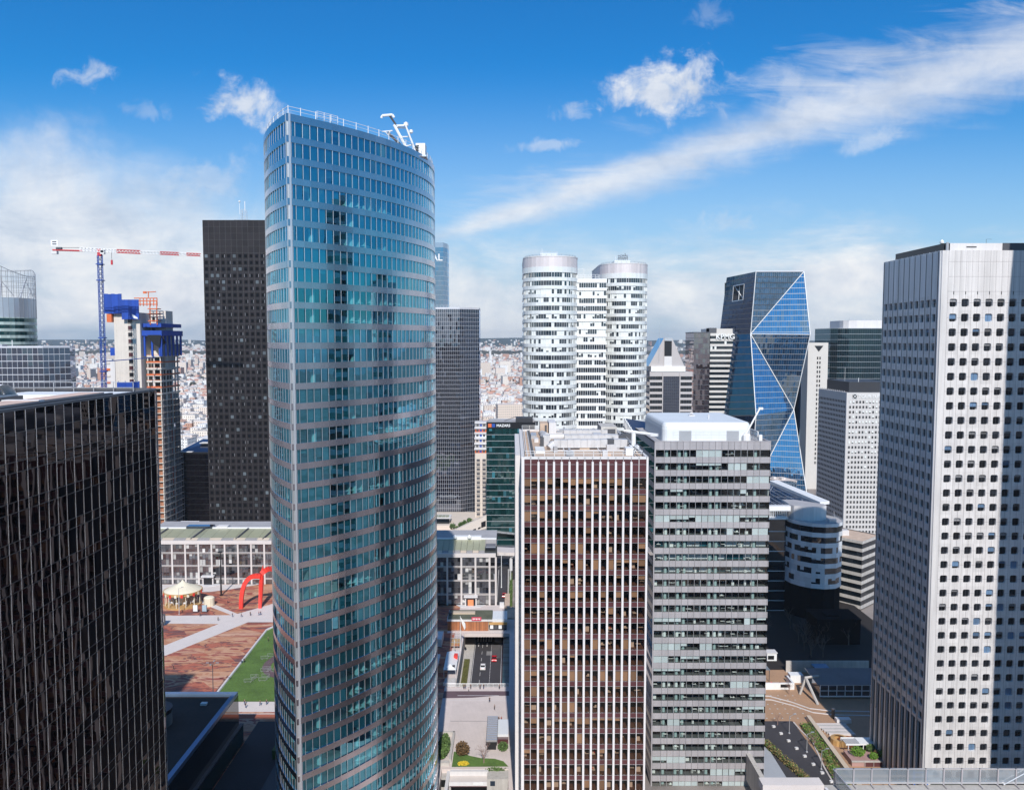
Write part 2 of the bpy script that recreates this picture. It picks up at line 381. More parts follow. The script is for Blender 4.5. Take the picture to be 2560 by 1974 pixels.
for k in range(NF):
    z1 = ZT-1.3-FH*k; z0 = z1-2.45
    g = MB()
    for i in range(nO):
        a, b = inl[i], inl[(i+1) % nO]; t = uni(-.013, .013); u = uni(-.01, .01)
        nrm = Vector((b[1]-a[1], -(b[0]-a[0]))).normalized()
        g.poly([(a[0]-nrm.x*t, a[1]-nrm.y*t, z0), (b[0]+nrm.x*t, b[1]+nrm.y*t, z0), (b[0]+nrm.x*(t+u), b[1]+nrm.y*(t+u), z1), (a[0]-nrm.x*(t-u), a[1]-nrm.y*(t-u), z1)], g_edf)
    for i in vis:
        a = outl[i]; o = Vector((a[0]-cx0[i], a[1]-BY-38)).normalized()
        g.cbox((a[0]-o.x*.08, a[1]-o.y*.08, z0), (.06, .1, z1-z0), alu, math.atan2(o.y, o.x)+pi/2)
    g.build('window_band', edf)
    s = MB(); s.band(outl, inl, z0-1.15, z0, steel); s.build('spandrel', edf)
    q = MB(); po = open_p.get(k, .06)
    fl = [inw(i, .35)[0] for i in range(nO)]
    q.poly([(x, y, z0-.25) for x, y in fl], slabm); q.poly([(x, y, z1+.05) for x, y in reversed(fl)], slabm)
    co_ = [inw(i, 7)[0] for i in range(2, nR-2)]+[inw(i, 7)[0] for i in range(nR+2, nO-2)]
    q.ringwall(co_, z0, z1, coretone)
    run = 0; st = False
    for i in vis:
        if run <= 0: st = rnd() < po; run = random.randint(1, 7) if po < .8 else random.randint(4, 14)
        run -= 1
        (cx, cy), ang = inw(i, .3)
        if not st:
            h = (z1-z0)*(1 if rnd() < .88 else uni(.2, .8))
            q.cbox((cx, cy, z1-h), (1.52, .02, h), blind_t, ang)
        if i % 6 == 3:
            (px, py), ang = inw(i, 1.4); q.lathe([(.48, z0-.2), (.48, z1)], (px, py, 0), plaster, 10)
        far = min(i, nO-i, abs(i-nR)) > 7
        if st and far and rnd() < .4:
            (px, py), ang = inw(i, 3.0); q.cbox((px, py, z0-.2), (.12, 4.2, z1-z0+.2), plaster, ang)
        if st and far and rnd() < .5:
            (px, py), ang = inw(i, uni(.9, 2)); q.cbox((px, py, z0+uni(.2, .5)), (1.3, .7, .12), desk, ang); q.cbox((px, py, z0-.2), (.4, .4, uni(.5, 1.2)), desk, ang+.3)
    q.build('office_interior', edf)
b = MB(); b.poly([(x, y, ZT-.4) for x, y in inl], roofgrey); b.build('roof', edf)
b = MB(); c = inl[0]; b.lathe([(.55, 0), (.55, ZT-.02)], (BX+.05, BY+.75, 0), alu, 10); b.build('corner_column', edf)
b = MB()
pr = [inset(i, .5) for i in range(len(outl))]
for i in range(nO):
    a, c = pr[i], pr[(i+1) % nO]
    if i % 2 == 0: b.tube((*a, ZT-.4), (*a, ZT+1.5), .07, white, 5)
    b.tube((*a, ZT+1.35), (*c, ZT+1.35), .05, white, 4); b.tube((*a, ZT+.75), (*c, ZT+.75), .035, white, 4)
b.build('roof_railing', edf)
b = MB()
for i in (4, 5, 6, 7): 
    a = inw(i, 1.2)[0]; b.tube((*a, ZT-.4), (*a, ZT+1.9), .05, white, 4)
for z in (.6, 1.2, 1.9): b.tube((*inw(4, 1.2)[0], ZT+z), (*inw(7, 1.2)[0], ZT+z), .05, white, 4)
b.build('roof_ladder_cage', edf)

# window cleaning crane on its roof
cr = thing('facade_crane', 'white lattice window cleaning crane on the roof edge of the pointed blue glass tower', 'crane', (-19.6, 178, ZT-.4))
b = MB(); b.box(-20.6, -18.6, 178.4, 181.4, ZT-.2, ZT+2.7, white); b.box(-20.9, -18.2, 176.8, 182, ZT-.45, ZT-.1, alu); b.box(-20.7, -19.9, 178.1, 178.42, ZT+.7, ZT+2.2, black); b.build('cabin', cr)
b = MB()
base = (-21.8, 177.5, ZT+.2); elb = (-24.6, 177, ZT+6.2); tip = (-25.8, 176.6, ZT+7.9)
for dy in (0, 1.3):
    b.tube((base[0], base[1]+dy, base[2]), (elb[0]-.4, elb[1]+dy, elb[2]), .3, white); b.tube((-20.6, 178+dy, ZT+.8), (-22.6, 177.2+dy, ZT+6.2), .18, white)
for t in (.3, .62, .95):
    p = [-21.8-2.8*t, 178.1, ZT+.2+6*t]; q = [-20.7-1.8*t, 178.5, ZT+.8+5.3*t]; b.tube(p, q, .13, white)
    b.tube((p[0], p[1]-.7, p[2]), (p[0], p[1]+.7, p[2]), .15, white)
b.tube(elb, tip, .22, dgrey); b.tube((-22.6, 178, ZT+6.3), (-24.6, 177.5, ZT+6.1), .22, white); b.lathe([(.01, -.6), (.5, -.3), (.5, .3), (.01, .6)], (-22.6, 178, ZT+6.5), white, 8); b.lathe([(.01, -.5), (.4, -.2), (.4, .3), (.01, .5)], (-21.5, 178, ZT+5.), white, 8)
b.build('boom', cr)
b = MB(); b.tube((-27.4, 176.4, ZT+7.9), (-25.2, 176.4, ZT+8.1), .27, white); b.tube((-27.4, 176.4, ZT+7.9), (-27.6, 176.4, ZT+7.4), .25, white); b.tube((-25.2, 176.4, ZT+8.1), (-24.9, 176.4, ZT+7.5), .25, white); b.build('jib_head', cr)
b = MB(); b.tube((-22.4, 177, ZT+.8), (-26.2, 176, ZT+4.3), .28, dgrey); b.tube((-27.4, 176, ZT+4.5), (-25.2, 176, ZT+4.7), .12, white); b.tube((-26.7, 176, ZT+4.5), (-26.1, 176, ZT+3.8), .12, white); b.tube((-25.7, 176, ZT+4.6), (-26.1, 176, ZT+3.8), .12, white); b.build('telescopic_arm', cr)

# ------------------------------------------------------------------ tower with white fins and oxblood spandrels
BT = thing('finned_office_tower', 'brown glass tower with white vertical fins and dark red panels, cluttered tan roof', 'skyscraper', (15, 195, 0))
x0, x1, y0, y1, ZB = 2.3, 28.0, 169.0, 222., 83.8
BAY = (x1-x0)/16; FB = 3.42
def office(mb, z0, z1, bays, yf, cm, floor, back=6., side_p=.25, desk_p=.6, colw=.45, cols=(), chair=None, wallm=plaster, core=None):
    core = core or coretone
    xs, xe = bays[0][0], bays[-1][1]
    mb.poly([(xs, yf+.1, z0), (xe, yf+.1, z0), (xe, yf+back, z0), (xs, yf+back, z0)], floor); mb.poly([(xs, yf+back, z1), (xe, yf+back, z1), (xe, yf+.1, z1), (xs, yf+.1, z1)], floor)
    mb.poly([(xs, yf+back, z0), (xe, yf+back, z0), (xe, yf+back, z1), (xs, yf+back, z1)], core)
    for i, (a, b) in enumerate(bays):
        if i in cols: mb.lathe([(colw, z0), (colw, z1)], ((a+b)/2, yf+1.1, 0), cm, 10)
        if rnd() < side_p: mb.box(b-.06, b+.06, yf+.4, yf+back-.1, z0, z1, wallm)
        if rnd() < desk_p:
            for _ in range(random.randint(1, 3)):
                x = uni(a+.2, b-.2); y = yf+uni(.6, 3.2); h = uni(.55, .9)
                mb.box(x-.55, x+.55, y-.3, y+.3, z0+h, z0+h+.06, desk); mb.box(x-.5, x-.42, y-.25, y+.25, z0, z0+h, dgrey)
                if rnd() < .5: mb.box(x-.3, x+.2, y-.1, y-.05, z0+h+.1, z0+h+.5, desk if rnd() < .5 else black)
                if rnd() < .4: mb.cbox((x+uni(-.4, .4), y+.7, z0+.3), (.45, .45, .6), chair if chair and rnd() < .6 else dgrey, uni(0, 3))
        if rnd() < .12: mb.box(a+.2, a+uni(.7, 1.3), yf+1.2, yf+1.7, z0, z0+uni(.8, 1.7), desk)
browncore = solid('brown_office_core', (.13, .07, .05), .9, var=.3); brownfl = solid('brown_carpet', (.15, .09, .065), .95, var=.2)
bays = [(x0+BAY*i, x0+BAY*(i+1)) for i in range(16)]
b = MB()                                           # oxblood bands
z = ZB
rows = [(ZB, ZB-1.55), (ZB-1.6, ZB-3.15), (ZB-3.2, ZB-4.35)]
wins = []; zc = ZB-4.4
while zc > -2:
    wins.append((zc-2.35, zc)); rows.append((zc-2.4, zc-FB)); zc -= FB
for k, (a, c) in enumerate(rows):
    s = MB()
    for u, v in bays: s.box(u+.03, v-.03, y0+uni(0, .012), y0+.3, c, a, maroon)
    s.build('spandrel', BT)
half = {0: .85, 1: .6, 2: .35, 3: .12, 4: .25, 5: .6, 6: .12, 7: .4, 8: .15, 9: .05, 10: .35, 11: .2, 12: .65, 13: .1, 14: .15, 15: .5, 16: .12}
for k, (a, c) in enumerate(wins):
    s = MB(); bl = half.get(k, .12)
    for u, v in bays:
        t = uni(-.012, .012); w = uni(-.012, .012)
        s.poly([(u+.03, y0+.1+t, a), (v-.03, y0+.1-t, a), (v-.03, y0+.1-t+w, c), (u+.03, y0+.1+t+w, c)], g_bronze)
    s.build('window_band', BT)
    s = MB(); office(s, a, c, bays, y0+.25, plaster, brownfl, 6, .12, .35, wallm=blind_tan, chair=redchair, core=browncore)
    deep = rnd() < .4; last = uni(.4, 1)
    for u, v in bays:
        if rnd() < bl:
            if rnd() < .5: last = 1 if (deep and rnd() < .7) else uni(.25, .75)
            s.box(u+.03, v-.03, y0+.3, y0+.32, c-(c-a)*last, c, blind_tan)
    s.build('office_interior', BT)
b = MB()
for i in range(17):
    if 2 <= i <= 14:
        x = x0+BAY*i; f = MB()
        f.box(x-.21, x+.21, y0-.45, y0+.02, -10, ZB-1.0, marble); f.box(x-.24, x-.21, y0-.3, y0+.02, -10, ZB-1.0, alu); f.build('fin', BT)
    else: b.box(x0+BAY*i-.06, x0+BAY*i+.06, y0-.1, y0+.02, -10, ZB, marble)
for a, c in rows: b.box(x0, x1, y0-.045, y0+.01, c-.05, c, alu); b.box(x0, x1, y0-.04, y0+.01, a, a+.045, alu)
for i in range(2, 15): b.box(x0+BAY*i-.05, x0+BAY*i+.05, y0-.1, y0+.02, ZB-1, ZB, alu)
b.build('window_frame', BT)
b = MB(); b.box(.72, 1.95, 180., y1-.3, -10, ZB-1.2, marble); b.box(1.95, x0, y0-.2, y1, -10, ZB-.3, marble); b.box(1.95, x0+.25, y0-.4, y0+.6, -10, ZB, marble); b.build('side_wall', BT)
b = MB(); b.box(x1, x1+.35, y0-.2, y1, -10, ZB-.2, marble); b.box(x0, x1, y1-.3, y1, -10, ZB-.1, maroon); b.box(x0, x1, y0+7, y0+7.3, -10, ZB-4, coretone); b.build('rear_wall', BT)
b = MB(); b.box(x0, x1, y0+.3, y1-.3, ZB-4.2, ZB-.5, gravel); b.build('roof', BT)
b = MB()
for a, c, d, e in ((x0, x1+.35, y0-.1, y0+.5), (x0, x1+.35, y1-.6, y1), (1.9, 2.6, y0, y1), (x1-.2, x1+.35, y0, y1)): b.box(a, c, d, e, ZB-.49, ZB+.06, offwhite)
b.build('parapet', BT)
def railing(mb, pts, z, h, mat, step=2.2, r=.04, mids=(.55,)):
    for a, c in zip(pts, pts[1:]):
        d = math.dist(a, c); n = max(1, round(d/step))
        for j in range(n+1):
            p = (a[0]+(c[0]-a[0])*j/n, a[1]+(c[1]-a[1])*j/n); mb.tube((*p, z), (*p, z+h), r, mat, 4)
        for hh in (h,)+tuple(h*m for m in mids): mb.tube((*a, z+hh), (*c, z+hh), r, mat, 4)
b = MB(); railing(b, [(2.7, y0+.9), (27.3, y0+.9), (27.3, y1-.9), (2.7, y1-.9), (2.7, y0+.9)], ZB, 1.1, white, 2.1, .06); b.build('roof_railing', BT)
duct = solid('galvanised_duct', (.62, .6, .6), .45, .15, var=.14, scale=.6, streak=.1)
def part(name, parent, fn):
    b = MB(); fn(b); return b.build(name, parent)
z = ZB-.5
tanbox = solid('tan_roof_unit', (.5, .38, .28), .7, var=.1)
for xa, xb, ya, yb in ((9.5, 26.2, 184, 186.2), (12.5, 27, 193.5, 196), (13, 24, 204, 206)):
    b = MB(); n = int((xb-xa)/1.5)
    for i in range(n):
        h = 2.2+uni(-.05, .05); b.box(xa+(xb-xa)*i/n, xa+(xb-xa)*(i+1)/n-.04, ya+i*.06, yb+i*.06, z+.4, z+h, duct if i != 8 else dgrey)
    if ya == 184: b.tube((9.7, 185, z+1.2), (8.4, 184.4, z+.2), 1., duct, 10)
    b.build('air_duct', BT)
for p_, q_, r_ in (((9, 196, z+1.4), (13.5, 196.4, z+1.4), .8), ((7.6, 206, z+1.2), (8.6, 201, z+1.2), .75), ((7.6, 200, z+1.2), (8.6, 195, z+1.2), .75)):
    b = MB(); b.tube(p_, q_, r_, duct, 12); b.build('air_duct', BT)
def plant(b):
    b.box(7.2, 8.6, 189.5, 191.5, z, z+2.6, duct); b.box(6.6, 7.4, 189.3, 191.4, z, z+2.2, dgrey); b.box(7.2, 9.2, 209, 215, z, z+3.4, gravel); b.box(9.4, 11.2, 207, 216, z, z+3.8, offwhite); b.box(8.4, 8.9, 208.6, 208.9, z+.8, z+3, dgrey)
    b.box(22.4, 26.4, 205, 214, z, z+3., conc); b.box(23, 26, 204.9, 205.2, z+.6, z+2.4, dgrey); b.box(20, 22, 200, 203, z, z+1.8, duct); b.tube((21, 199.9, z+1), (21, 199.5, z+1), .6, dgrey, 12)
    b.box(26.2, 28.8, 195, 196.2, z+.4, z+2.4, dgrey); b.box(24.5, 26.2, 175, 178.4, z, z+1.5, white)
part('plant_room', BT, plant)
def fans(b):
    for i in range(4):
        x = 14.2+i*1.1; b.box(x, x+.95, 208, 209.4, z, z+1.9, white); b.tube((x+.48, 207.98, z+1), (x+.48, 207.9, z+1), .36, dgrey, 10)
part('condenser', BT, fans)
for q in range(26):
    cx, cy = uni(8.5, 25), uni(172, 218); hh = uni(.4, 1.5); m_ = MB(); m_.cbox((cx, cy, z), (uni(.6, 2.6), uni(.6, 1.8), hh), random.choice((duct, duct, alu, roofgrey, tanbox, gravel)), random.choice((0, 0, .2)))
    if rnd() < .5: m_.tube((cx, cy, z+hh), (cx, cy, z+hh+.5), .25, alu, 8)
    m_.build('roof_unit', BT)
def pipes(b):
    for yy in (181, 189, 198.6, 211): b.tube((8.5, yy, z+.3), (26, yy+uni(-.5, .5), z+.3), .12, duct, 6)
    for xx in (11.6, 19.4): b.tube((xx, 175, z+.25), (xx, 216, z+.25), .14, offwhite, 6)
part('roof_pipe', BT, pipes)
def hatch(b):
    b.box(4.8, 6.2, 205, 212, z, z+.8, alu); b.box(5.4, 6.4, 197, 200, z, z+.9, offwhite); b.box(5.2, 7.2, 178, 186, z, z+.5, white)
    for i in range(5): b.box(5.1, 7.3, 178+i*1.6, 178.3+i*1.6, z+.5, z+.66, alu)
part('skylight', BT, hatch)
def track(b):
    for x in (3.1, 3.9, 4.5): b.box(x, x+.22, 171, 219, z, z+.5, offwhite if x < 4 else dgrey)
    for i in range(30): b.box(4., 4.6, 172+i*1.6, 172.3+i*1.6, z+.2, z+.55, dgrey)
    for x in (26.2, 26.9): b.tube((x, 172, z+1.1), (x, 219, z+1.1), .14, dgrey, 5)
    for i in range(18): b.tube((26, 176+i*2.2, z), (26.9, 176+i*2.2, z+1.2), .12, white, 5); b.cbox((25.7, 176+i*2.2, z), (.7, .6, .55), white)
part('cradle_track', BT, track)
b = MB(); b.box(26.3, 28.3, 181, 183.4, z, z+1.2, white); b.tube((27.2, 182.2, z+1.2), (27.2, 182.2, z+4.), .5, white, 8); b.tube((25.2, 183.5, z+4.4), (31.6, 179.5, z+3.9), .32, white, 6); b.cbox((31.4, 179.6, z+3.6), (1.6, .7, .6), white, -.5)
b.build('roof_davit', None, label='white roof davit with a short horizontal arm on the cluttered tan roof', category='crane')

# ------------------------------------------------------------------ grey ribbon window tower with the white roof box
GT = thing('grey_office_tower', 'pale grey panelled tower with ribbon windows and a rounded white plant box on top', 'skyscraper', (52, 225, 0))
gx0, gx1, gy0, gy1, ZG, FG = 36.8, 66.8, 210.0, 243., 81.9, 3.4
w = (gx1-gx0-1.0)/17.6
edges = [gx0+.3]+[gx0+.3+w*1.35+w*i for i in range(17)]; edges[-1] = gx1-.25
gb = list(zip(edges, edges[1:]))
def panelrow(parent, za, zc):
    s = MB()
    for u, v in gb: s.box(u+.035, v-.035, gy0+uni(0, .012), gy0+.3, za, zc, greypanel)
    s.box(gx0, gx0+.3, gy0-.02, gy0+.3, za, zc, greypanel); s.box(gx1-.25, gx1, gy0-.02, gy0+.3, za, zc, greypanel)
    s.box(gx0, gx1, gy0+.2, gy0+.28, za, zc, black)
    for t in (.33, .66): s.box(gx0, gx1, gy0-.012, gy0, za+(zc-za)*t-.02, za+(zc-za)*t+.02, alu)
    s.build('spandrel', parent)
panelrow(GT, ZG-2.15, ZG)
gbl = {0: .3, 1: .25, 2: .1, 3: .1, 4: .02, 5: .8, 6: .1, 7: 1., 8: 1., 9: 1., 10: .02, 11: .1, 12: .05, 13: .25, 14: .05, 15: .35, 16: .15, 17: .3, 18: .1, 19: .25, 20: .3, 21: .4, 22: .1, 23: .15, 24: .3, 25: .35, 26: .35}
for k in range(30):
    c = ZG-2.15-FG*k; a = c-1.85
    if a < -14: break
    s = MB()
    for u, v in gb:
        t = uni(-.008, .008); q = uni(-.008, .008)
        s.poly([(u+.02, gy0+.08+t, a), (v-.02, gy0+.08-t, a), (v-.02, gy0+.08-t+q, c), (u+.02, gy0+.08+t+q, c)], g_grey)
        s.box(u-.045, u+.045, gy0-.03, gy0+.1, a, c, dgrey if k % 2 else alu)
    s.box(gx0, gx0+.3, gy0-.02, gy0+.3, a, c, greypanel)
    s.build('window_band', GT)
    s = MB(); cl_ = {1, 3, 4, 8, 9, 15}
    office(s, a-.1, c, gb, gy0+.25, plaster if k in (6, 14, 18, 23) else teal_col, slabm, 6.5, .1, .6 if k > 11 else .3, .42, cl_, redchair if k == 18+4 else None)
    if k in (7, 8, 9):
        for u, v in gb: s.box(u, v, gy0+1.9, gy0+1.92, a, c, blind_t if rnd() < .4 else blind_g)
    else:
        on = False; run = 0; h = 1
        for u, v in gb:
            if run <= 0: on = rnd() < gbl.get(k, .2); run = random.randint(1, 4); h = 1 if rnd() < .5 else uni(.3, .7)
            run -= 1
            if on: s.box(u+.02, v-.02, gy0+.26, gy0+.28, c-(c-a)*h, c, blind_g)
    s.build('office_interior', GT)
    panelrow(GT, a-(FG-1.85), a)
b = MB(); nfl = 28
for k in range(nfl):
    c = ZG-2.15-FG*k; b.ringwall([(gx0, gy1), (gx0, gy0+.3)], c-1.85, c, g_dark, False, 1.7); b.ringwall([(gx0-.05, gy1), (gx0-.05, gy0+.3)], c-FG, c-1.85, greypanel, False, 1.7)
    b.ringwall([(gx1, gy0+.3), (gx1, gy1)], c-1.85, c, g_dark, False, 1.7); b.ringwall([(gx1+.05, gy0+.3), (gx1+.05, gy1)], c-FG, c-1.85, greypanel, False, 1.7)
b.ringwall([(gx0-.05, gy1), (gx0-.05, gy0+.3)], ZG-2.15, ZG, greypanel, False); b.ringwall([(gx1+.05, gy0+.3), (gx1+.05, gy1)], ZG-2.15, ZG, greypanel, False)
b.build('side_facade', GT)
b = MB(); b.box(gx0, gx1, gy1, gy1+.3, -15, ZG, greypanel); b.box(gx0+.2, gx1-.2, gy0+7, gy0+7.2, -15, ZG-2.2, coretone); b.build('rear_wall', GT)
b = MB(); b.box(gx0, gx1, gy0+.3, gy1, ZG-1.9, ZG-.3, roofgrey); b.box(gx0-.05, gx1+.05, gy0-.02, gy0+.5, ZG-.05, ZG+.15, greypanel); b.box(gx0-.05, gx0+.5, gy0+.5, gy1, ZG-.3, ZG+.12, greypanel); b.box(gx1-.5, gx1+.05, gy0+.5, gy1, ZG-.3, ZG+.12, greypanel); b.build('roof', GT)
roofwhite = solid('white_roof_sheet', (.72, .74, .76), .42, .1, var=.05, scale=.1)
def rounded(x0, x1, y0, y1, r, n=5):
    o = []
    for cx, cy, t0 in ((x1-r, y0+r, -pi/2), (x1-r, y1-r, 0), (x0+r, y1-r, pi/2), (x0+r, y0+r, pi)):
        for i in range(n+1): t = t0+pi/2*i/n; o.append((cx+r*cos(t), cy+r*sin(t)))
    return o
b = MB(); hb = 5.0; prev = None
layers = [(0, 0), (.0, .62), (.1, .8), (.3, .92), (.6, .985), (.9, 1.)]
rr = []
for ins, t in layers: rr.append([(x, y, ZG-.3+hb*t) for x, y in rounded(39.3+ins, 62.6-ins, 212.6+ins, 242.4-ins, 1.7-ins*.4)])
nn = len(rr[0]); vs = [p for l in rr for p in l]; fs = []
for l in range(len(rr)-1):
    for i in range(nn): fs.append((l*nn+i, l*nn+(i+1) % nn, (l+1)*nn+(i+1) % nn, (l+1)*nn+i))
b.mesh(vs, fs, roofwhite); b.poly(rr[-1], roofwhite)
for xa in (43.6, 56): b.box(xa, xa+3.2, 212.55, 212.62, ZG-.1, ZG+2.5, alu)
for i in range(9): b.box(42+i*2., 42.03+i*2., 212.585, 212.61, ZG, ZG+2.4, alu)
for zz in (.7, 1.4, 2.1): b.box(42, 59, 212.585, 212.6, ZG+zz, ZG+zz+.03, alu)
b.lathe([(.25, 4.7), (.25, 5.6), (.7, 5.6), (.4, 5.9), (.01, 6.)], (51, 232, ZG-.3), offwhite, 10); b.tube((54, 224, ZG+4.6), (54, 224, ZG+5.8), .18, offwhite, 6); b.box(50.2, 51.8, 231.2, 232.8, ZG+4.7, ZG+4.9, offwhite)
b.build('plant_box', GT)
b = MB(); railing(b, [(64.3, 213), (64.3, 240)], ZG, 2.2, white, 1.5, .16, (.5,)); b.build('roof_railing', GT)
b = MB(); b.lathe([(1.1, -.3), (1.05, 1.4), (.7, 2.)], (61., 211.9, ZG), white, 10); b.tube((60.6, 212, ZG+1.2), (64.6, 213, ZG+8.2), .22, white, 6); b.cbox((64.9, 213.1, ZG+8.0), (1.2, .5, .6), white); b.cbox((64.5, 211.6, ZG), (.8, .8, 1.6), white)
b.build('roof_jib', None, label='slanting white roof jib beside the white rounded plant box of the grey tower', category='crane')
# ------------------------------------------------------------------ generic facades
def panes(mb, a, b, z0, z1, n, gm, blind=None, pb=0., partial=.5, tilt=.01, mull=None, mw=.06, md=.08, fixed=None):
    """a run of n panes from a to b, some with a roller blind drawn right behind the glass line"""
    d = Vector((b[0]-a[0], b[1]-a[1])); l = d.length; d /= l; nx, ny = d.y, -d.x
    for j in range(n):
        p = (a[0]+d.x*l*j/n, a[1]+d.y*l*j/n); q = (a[0]+d.x*l*(j+1)/n, a[1]+d.y*l*(j+1)/n); t = uni(-tilt, tilt); u = uni(-tilt, tilt)
        P = lambda c, s, z, k: (c[0]+nx*(s*t+k*u), c[1]+ny*(s*t+k*u), z)
        h = 0
        if blind and (fixed[j] if fixed else rnd() < pb): h = (z1-z0)*(1 if rnd() < partial else uni(.2, .8))
        if h: mb.poly([(*p, z1-h), (*q, z1-h), (*q, z1), (*p, z1)], blind)
        if h < z1-z0-.01: mb.poly([P(p, -1, z0, 0), P(q, 1, z0, 0), P(q, 1, z1-h, 1), P(p, -1, z1-h, 1)], gm)
        if mull:
            mb.cbox((p[0]+nx*md/2, p[1]+ny*md/2, z0), (mw, md, z1-z0), mull, math.atan2(d.y, d.x))
def ribbon(parent, outl, zt, fh, wh, nf, gm, wall, rec=.25, bay=1.5, blind=None, pb=0., partial=.5, mull=None, mw=.08, top=1.2, faces=None, pbf=None, tilt=.01, roofm=None, wseg=None, floors_at=0, cap=True):
    inn = offset(outl, -rec); n = len(outl); faces = range(n) if faces is None else faces
    s = MB(); s.band(outl, inn, zt-top, zt, wall, wseg)
    if cap: s.poly([(*p, zt-.3) for p in inn], roofm or roofgrey)
    s.build('parapet', parent); z = zt-top
    for k in range(nf):
        g = MB(); p = pbf(k) if pbf else pb
        for i in range(n):
            a, b = inn[i], inn[(i+1) % n]
            if i in faces: panes(g, a, b, z-wh, z, max(1, round(math.dist(a, b)/bay)), gm, blind, p, partial, tilt, mull, mw, rec)
            else: g.poly([(*a, z-wh), (*b, z-wh), (*b, z), (*a, z)], gm)
        g.build('window_band', parent)
        s = MB(); s.band(outl, inn, z-fh, z-wh, wall, wseg); s.build('spandrel', parent); z -= fh
    return z
def windows_as_parts(parent, items, limit=100):
    """items: (size key, MB); the largest become parts, the rest one stuff part"""
    items.sort(key=lambda t: -t[0]); rest = MB()
    for i, (k, m) in enumerate(items):
        if i < limit: m.build('window', parent)
        else:
            o = len(rest.v); rest.v += m.v; 
            for f, mi, r in zip(m.f, m.mi, m.r): rest.f.append(tuple(x+o for x in f)); rest.mi.append(rest.m(m.mats[mi])); rest.r.append(r)
    if rest.f: rest.build('small_windows', parent, kind='stuff')
def stadium(xa, xb, yf, yb, n=14):
    r = (xb-xa)/2; cx = (xa+xb)/2; o = []
    for i in range(n+1): t = pi+pi*i/n; o.append((cx+r*cos(t), yf+r+r*sin(t)))
    return o+[(xb, yb), (xa, yb)]
def circle(cx, cy, r, n=40, t0=0): return [(cx+r*cos(t0+2*pi*i/n), cy+r*sin(t0+2*pi*i/n)) for i in range(n)]

# ------------------------------------------------------------------ black mirror tower at the left
KT = thing('black_glass_tower', 'near black mirror glass tower with thin bright metal mullions filling the lower left', 'skyscraper', (-62, 75, 0))
KX, KZ = -43.6, 101.8
ko = [(-88, 48), (KX, 48), (KX, 99.7), (KX-.45, 101.2), (KX-1.5, 102.4), (-88, 102.4)]
zz = KZ-.15; k = 0; kr = []
step = [1.9]+[2.55, .95]*34
fine = MB()
mulb = solid('bright_mullion', (.75, .74, .76), .22, .85, var=.03)
dmul = solid('dark_mullion', (.05, .05, .055), .3, .6)
verts = []
for i in (1, 2, 3, 4):
    a, b2 = ko[i], ko[(i+1) % 6]
    if i == 4: b2 = (-60, 102.4)
    n = round(math.dist(a, b2)/1.58) if i in (1, 4) else 1
    verts.append((a, b2, n))
z = KZ
for h in step:
    if z < -9: break
    g = MB(); tall = h != .95
    for a, c, n in verts: panes(g, a, c, z-h, z, n, g_black, tilt=.022)
    g.build('window_band' if tall else 'spandrel', KT); z -= h
b = MB(); f2 = MB()
for a, c, n in verts:
    d = Vector((c[0]-a[0], c[1]-a[1])); l = d.length; d /= l; nx, ny = d.y, -d.x
    for j in range(n+1):
        m = MB(); m.cbox((a[0]+d.x*l*j/n+nx*.02, a[1]+d.y*l*j/n+ny*.02, -10), (.05, .07, KZ+10), mulb, math.atan2(d.y, d.x)); m.build('mullion', KT)
    z = KZ
    for h in step:
        if z < -9: break
        z -= h; f2.cbox(((a[0]+c[0])/2+nx*.015, (a[1]+c[1])/2+ny*.015, z-.04), (l, .06, .08), dmul, math.atan2(d.y, d.x))
f2.build('transom', KT)
b = MB(); b.prism([(-88, 48.1), (KX-.05, 48.1), (KX-.05, 99.5), (KX-.6, 101), (KX-1.7, 102.1), (-88, 102.1)], 90, KZ-.4, conc, conc); b.ringwall([(-60, 102.4), (-88, 102.4), (-88, 48), (KX, 48)], -10, KZ, g_black, False, 6); b.build('roof', KT)
b = MB()
ki = offset(ko, -.35); b.band(ko, ki, KZ, KZ+.25, dgrey); b.ringwall(ki[::-1], KZ-.6, KZ+.25, dgrey); b.build('parapet', KT)
warmroof = solid('tan_roof_coping', (.6, .43, .36), .85, var=.15)
b = MB(); b.box(-45.3, -44.9, 60, 92, KZ-.5, KZ+.3, dgrey); b.box(-48.6, -45.4, 66, 78.5, KZ-.5, KZ+.4, warmroof); b.box(-48, -45.4, 79.3, 91, KZ-.5, KZ+.42, warmroof); b.box(-49, -45.4, 78.4, 79.4, KZ-.5, KZ+.46, offwhite); b.box(-56, -45.4, 58, 65.6, KZ-.5, KZ+.1, offwhite); b.box(-58, -45.6, 92, 98, KZ-.5, KZ+.05, white); b.build('roof_kerb', KT)
b = MB(); b.box(-62, -52.4, 83, 87.6, KZ-.55, KZ+.3, dgrey)
for i in range(9):
    t0, t1 = pi*(.18+.64*i/9), pi*(.18+.64*(i+1)/9)
    for j in range(6):
        xa, xb = -61.4+1.42*j, -60.05+1.42*j
        b.poly([(xa, 85.3-2.6*cos(t0), KZ-1.+2.6*sin(t0)), (xb, 85.3-2.6*cos(t0), KZ-1.+2.6*sin(t0)), (xb, 85.3-2.6*cos(t1), KZ-1.+2.6*sin(t1)), (xa, 85.3-2.6*cos(t1), KZ-1.+2.6*sin(t1))], white)
b.box(-61.5, -52.9, 83.1, 87.5, KZ-.1, KZ+.42, white); b.build('skylight', KT)
b = MB(); railing(b, [(-84, 101.5), (-47, 101.5)], KZ-.5, 1.5, alu, 2.4, .05); b.build('roof_railing', KT)

